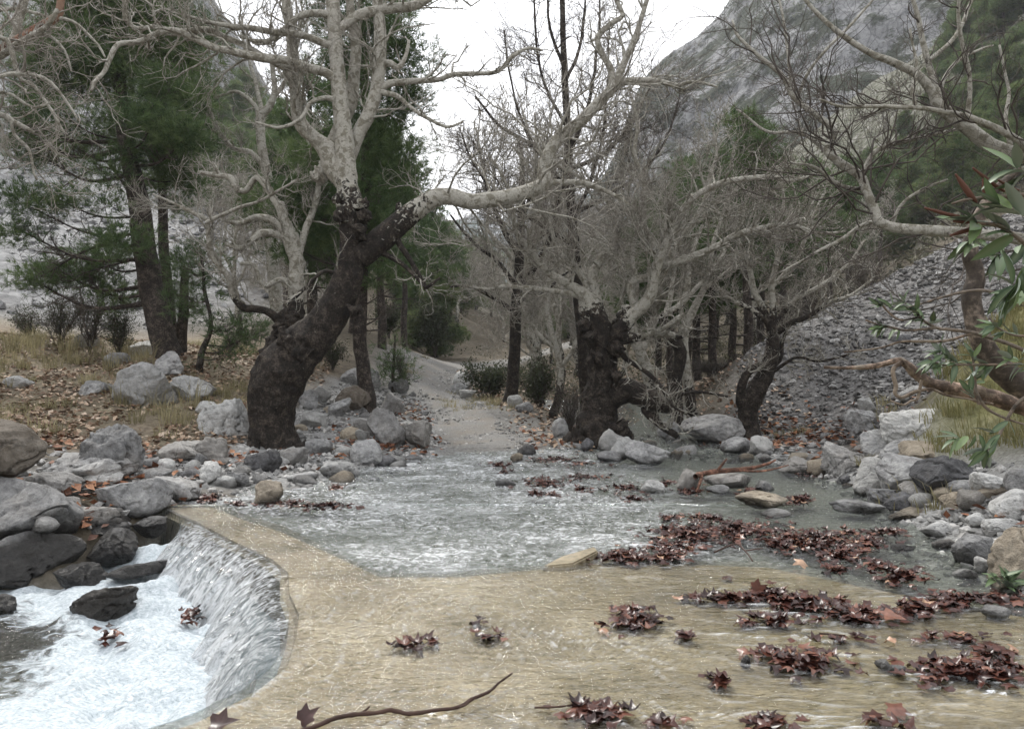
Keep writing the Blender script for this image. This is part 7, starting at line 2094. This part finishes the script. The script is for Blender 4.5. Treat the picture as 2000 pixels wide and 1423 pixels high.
def face(name, cols, top, bottom, y_top, y_bot, mat, nu, nv, amp, seed, bow=1.3, label=None):
    """a rock wall from a row of summit points down to its foot"""
    u = np.linspace(0, 1, nu)
    ci = np.linspace(0, 1, len(cols))
    pxs = np.interp(u, ci, cols)
    pt = np.interp(u, ci, top)
    yt = np.interp(u, ci, y_top) if np.ndim(y_top) else np.full(nu, float(y_top))
    yb = np.interp(u, ci, y_bot) if np.ndim(y_bot) else np.full(nu, float(y_bot))
    A = np.stack([P(a, b, c) for a, b, c in zip(pxs, pt, yt)])
    B = np.stack([P(a, bottom, c) for a, c in zip(pxs, yb)])
    v = np.linspace(0, 1, nv)[None, :, None]
    S = B[:, None] + (A - B)[:, None] * np.concatenate([v, v ** bow, v], -1)
    back = A + np.array([0, 60, -10])
    f = S.reshape(-1, 3)
    d = fbm(f / 34.0, 5, seed, gain=0.55, ridged=True) * amp + fbm(f / 7.0, 4, seed + 3, gain=0.6) * amp * 0.22 + fbm(f / 2.2, 3, seed + 7, gain=0.6) * amp * 0.05
    out = np.column_stack([0.25 * d, -d, 0.35 * d])
    f = f + out
    S = f.reshape(nu, nv, 3)
    S = np.concatenate([S, S[:, -1:] + np.array([0, 30, -3.0]), S[:, -1:] + np.array([0, 90, -60.0])], 1)
    mb = MB()
    mb.add(S, grid_faces(nu, nv + 2))
    return tag(mb.build(name, mat), kind='structure'), S
M_cliff = rock_face_material('grey_cliff', amt=0.45)
M_cliff_l = rock_face_material('left_cliff', amt=0.2)
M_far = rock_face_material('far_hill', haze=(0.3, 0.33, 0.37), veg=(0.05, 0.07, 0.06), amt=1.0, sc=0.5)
o, SR = face('mountain', [1060, 1130, 1175, 1200, 1232, 1250, 1300, 1350, 1400, 1440, 1500, 1600, 1800, 2050, 2400], [500, 440, 350, 300, 200, 170, 120, 90, 40, -30, -110, -230, -330, -400, -400], 600,
             [300, 290, 270, 250, 235, 230, 228, 225, 225, 225, 225, 225, 225, 220, 200], [150, 145, 140, 138, 135, 132, 130, 128, 126, 125, 124, 122, 120, 118, 112], M_cliff, 260, 170, 7.0, 301)
face('mountain', [-500, -200, 0, 200, 320, 380, 410, 440, 480, 510, 540, 580, 640, 700], [-500, -400, -330, -240, -120, -40, 10, 70, 150, 215, 262, 300, 370, 460], 560, 165, [95, 95, 98, 100, 102, 104, 105, 106, 108, 110, 112, 115, 120, 125], M_cliff_l, 220, 130, 5.0, 331)
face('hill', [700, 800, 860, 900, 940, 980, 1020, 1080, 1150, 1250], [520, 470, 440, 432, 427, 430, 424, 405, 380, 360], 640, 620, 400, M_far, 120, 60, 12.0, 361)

def bush_mass(name, S, n, seed, mat, size, sel):
    """scrub on a rock face: many small leaf clumps"""
    rg = np.random.default_rng(seed)
    f = S[:, :-2].reshape(-1, 3)
    m = noise(f / 22.0, 77) + 0.5 * noise(f / 8.0, 79)
    ok = np.nonzero((m > sel) & (f[:, 2] < 190))[0]
    c = f[rg.choice(ok, n)] + rg.normal(size=(n, 3)) * 0.8
    C = np.repeat(c, 26, 0) + rg.normal(size=(n * 26, 3)) * np.repeat(rg.uniform(0.5, 1.3, n), 26)[:, None] * np.array([1, 1, 1.1]) + np.array([0, -0.6, 0.8])
    mb = MB()
    leafy(mb, C, rg, size, np.clip(np.repeat(rg.random(n), 26) * 0.7 + rg.random(n * 26) * 0.3, 0, 1))
    return tag(mb.build(name, mat), kind='stuff')
M_scrub = foliage_material('mountain_scrub_leaves', (0.065, 0.078, 0.058), (0.10, 0.112, 0.085), (0.15, 0.158, 0.12))
bush_mass('mountain_scrub', SR, 900, 401, M_scrub, (0.5, 1.1), 0.3)

def slope_scrub(name, n, box, seed, mat, size):
    """bushes and undergrowth on the wooded slopes, too many and too far to count"""
    rg = np.random.default_rng(seed)
    q = rg.uniform(box[0], box[1], (n, 2))
    m = fbm(np.column_stack([q, 0 * q[:, 0]]) * 0.09, 3, seed)
    q = q[(m > -0.25) & (poly_sd(q[:, 0], q[:, 1], SCREE_L) < 1) & (seg_dist(q[:, 0], q[:, 1], PATHC[:, :2]) > 2.5)]
    n = len(q)
    z = ground(q[:, 0], q[:, 1], True)
    r = rg.uniform(0.35, 1.0, n)
    C = np.repeat(np.column_stack([q, z + r * 0.5]), 24, 0) + rg.normal(size=(n * 24, 3)).clip(-1.7, 1.7) * np.repeat(r, 24)[:, None] * np.array([0.55, 0.55, 0.42])
    mb = MB()
    leafy(mb, C, rg, size, np.clip(np.repeat(rg.random(n), 24) * 0.7 + rg.random(n * 24) * 0.3, 0, 1))
    return tag(mb.build(name, mat), kind='stuff')
M_under = foliage_material('undergrowth_leaves', (0.04, 0.045, 0.026), (0.085, 0.085, 0.052), (0.15, 0.14, 0.09))
slope_scrub('hillside_scrub', 1300, ((14, 40), (75, 120)), 411, M_under, (0.22, 0.5))
slope_scrub('left_hillside_scrub', 750, ((-42, 44), (-4, 100)), 412, M_under, (0.2, 0.45))
slope_scrub('undergrowth', 420, ((-3, 24), (17, 46)), 413, M_under, (0.08, 0.2))
# ------------------------------------------------------------------ haze in the valley air
zs_ = [v.co.z for v in bpy.data.objects['ground'].data.vertices]
zt_ = max((o.matrix_world @ v.co).z for o in bpy.data.objects if o.type == 'MESH' and o.name.split('.')[0] in ('mountain', 'hill', 'ground') for v in o.data.vertices)
hx0, hx1, hy0, hy1, hz0, hz1 = -700.0, 900.0, -90.0, 900.0, min(zs_) - 1.0, zt_ + 6.0
mb = MB()
mb.add([(x, y, z) for x in (hx0, hx1) for y in (hy0, hy1) for z in (hz0, hz1)], [[0, 1, 3, 2], [4, 6, 7, 5], [0, 4, 5, 1], [2, 3, 7, 6], [0, 2, 6, 4], [1, 5, 7, 3]])
M = Mat('valley_haze')
pv = M.n('ShaderNodeVolumePrincipled')
pv.inputs['Color'].default_value = (0.86, 0.89, 0.95, 1)
pv.inputs['Density'].default_value = 0.0004
pv.inputs['Anisotropy'].default_value = 0.2
M.l(pv.outputs[0], M.out.inputs['Volume'])
tag(mb.build('haze', M.m, smooth=False), kind='stuff')
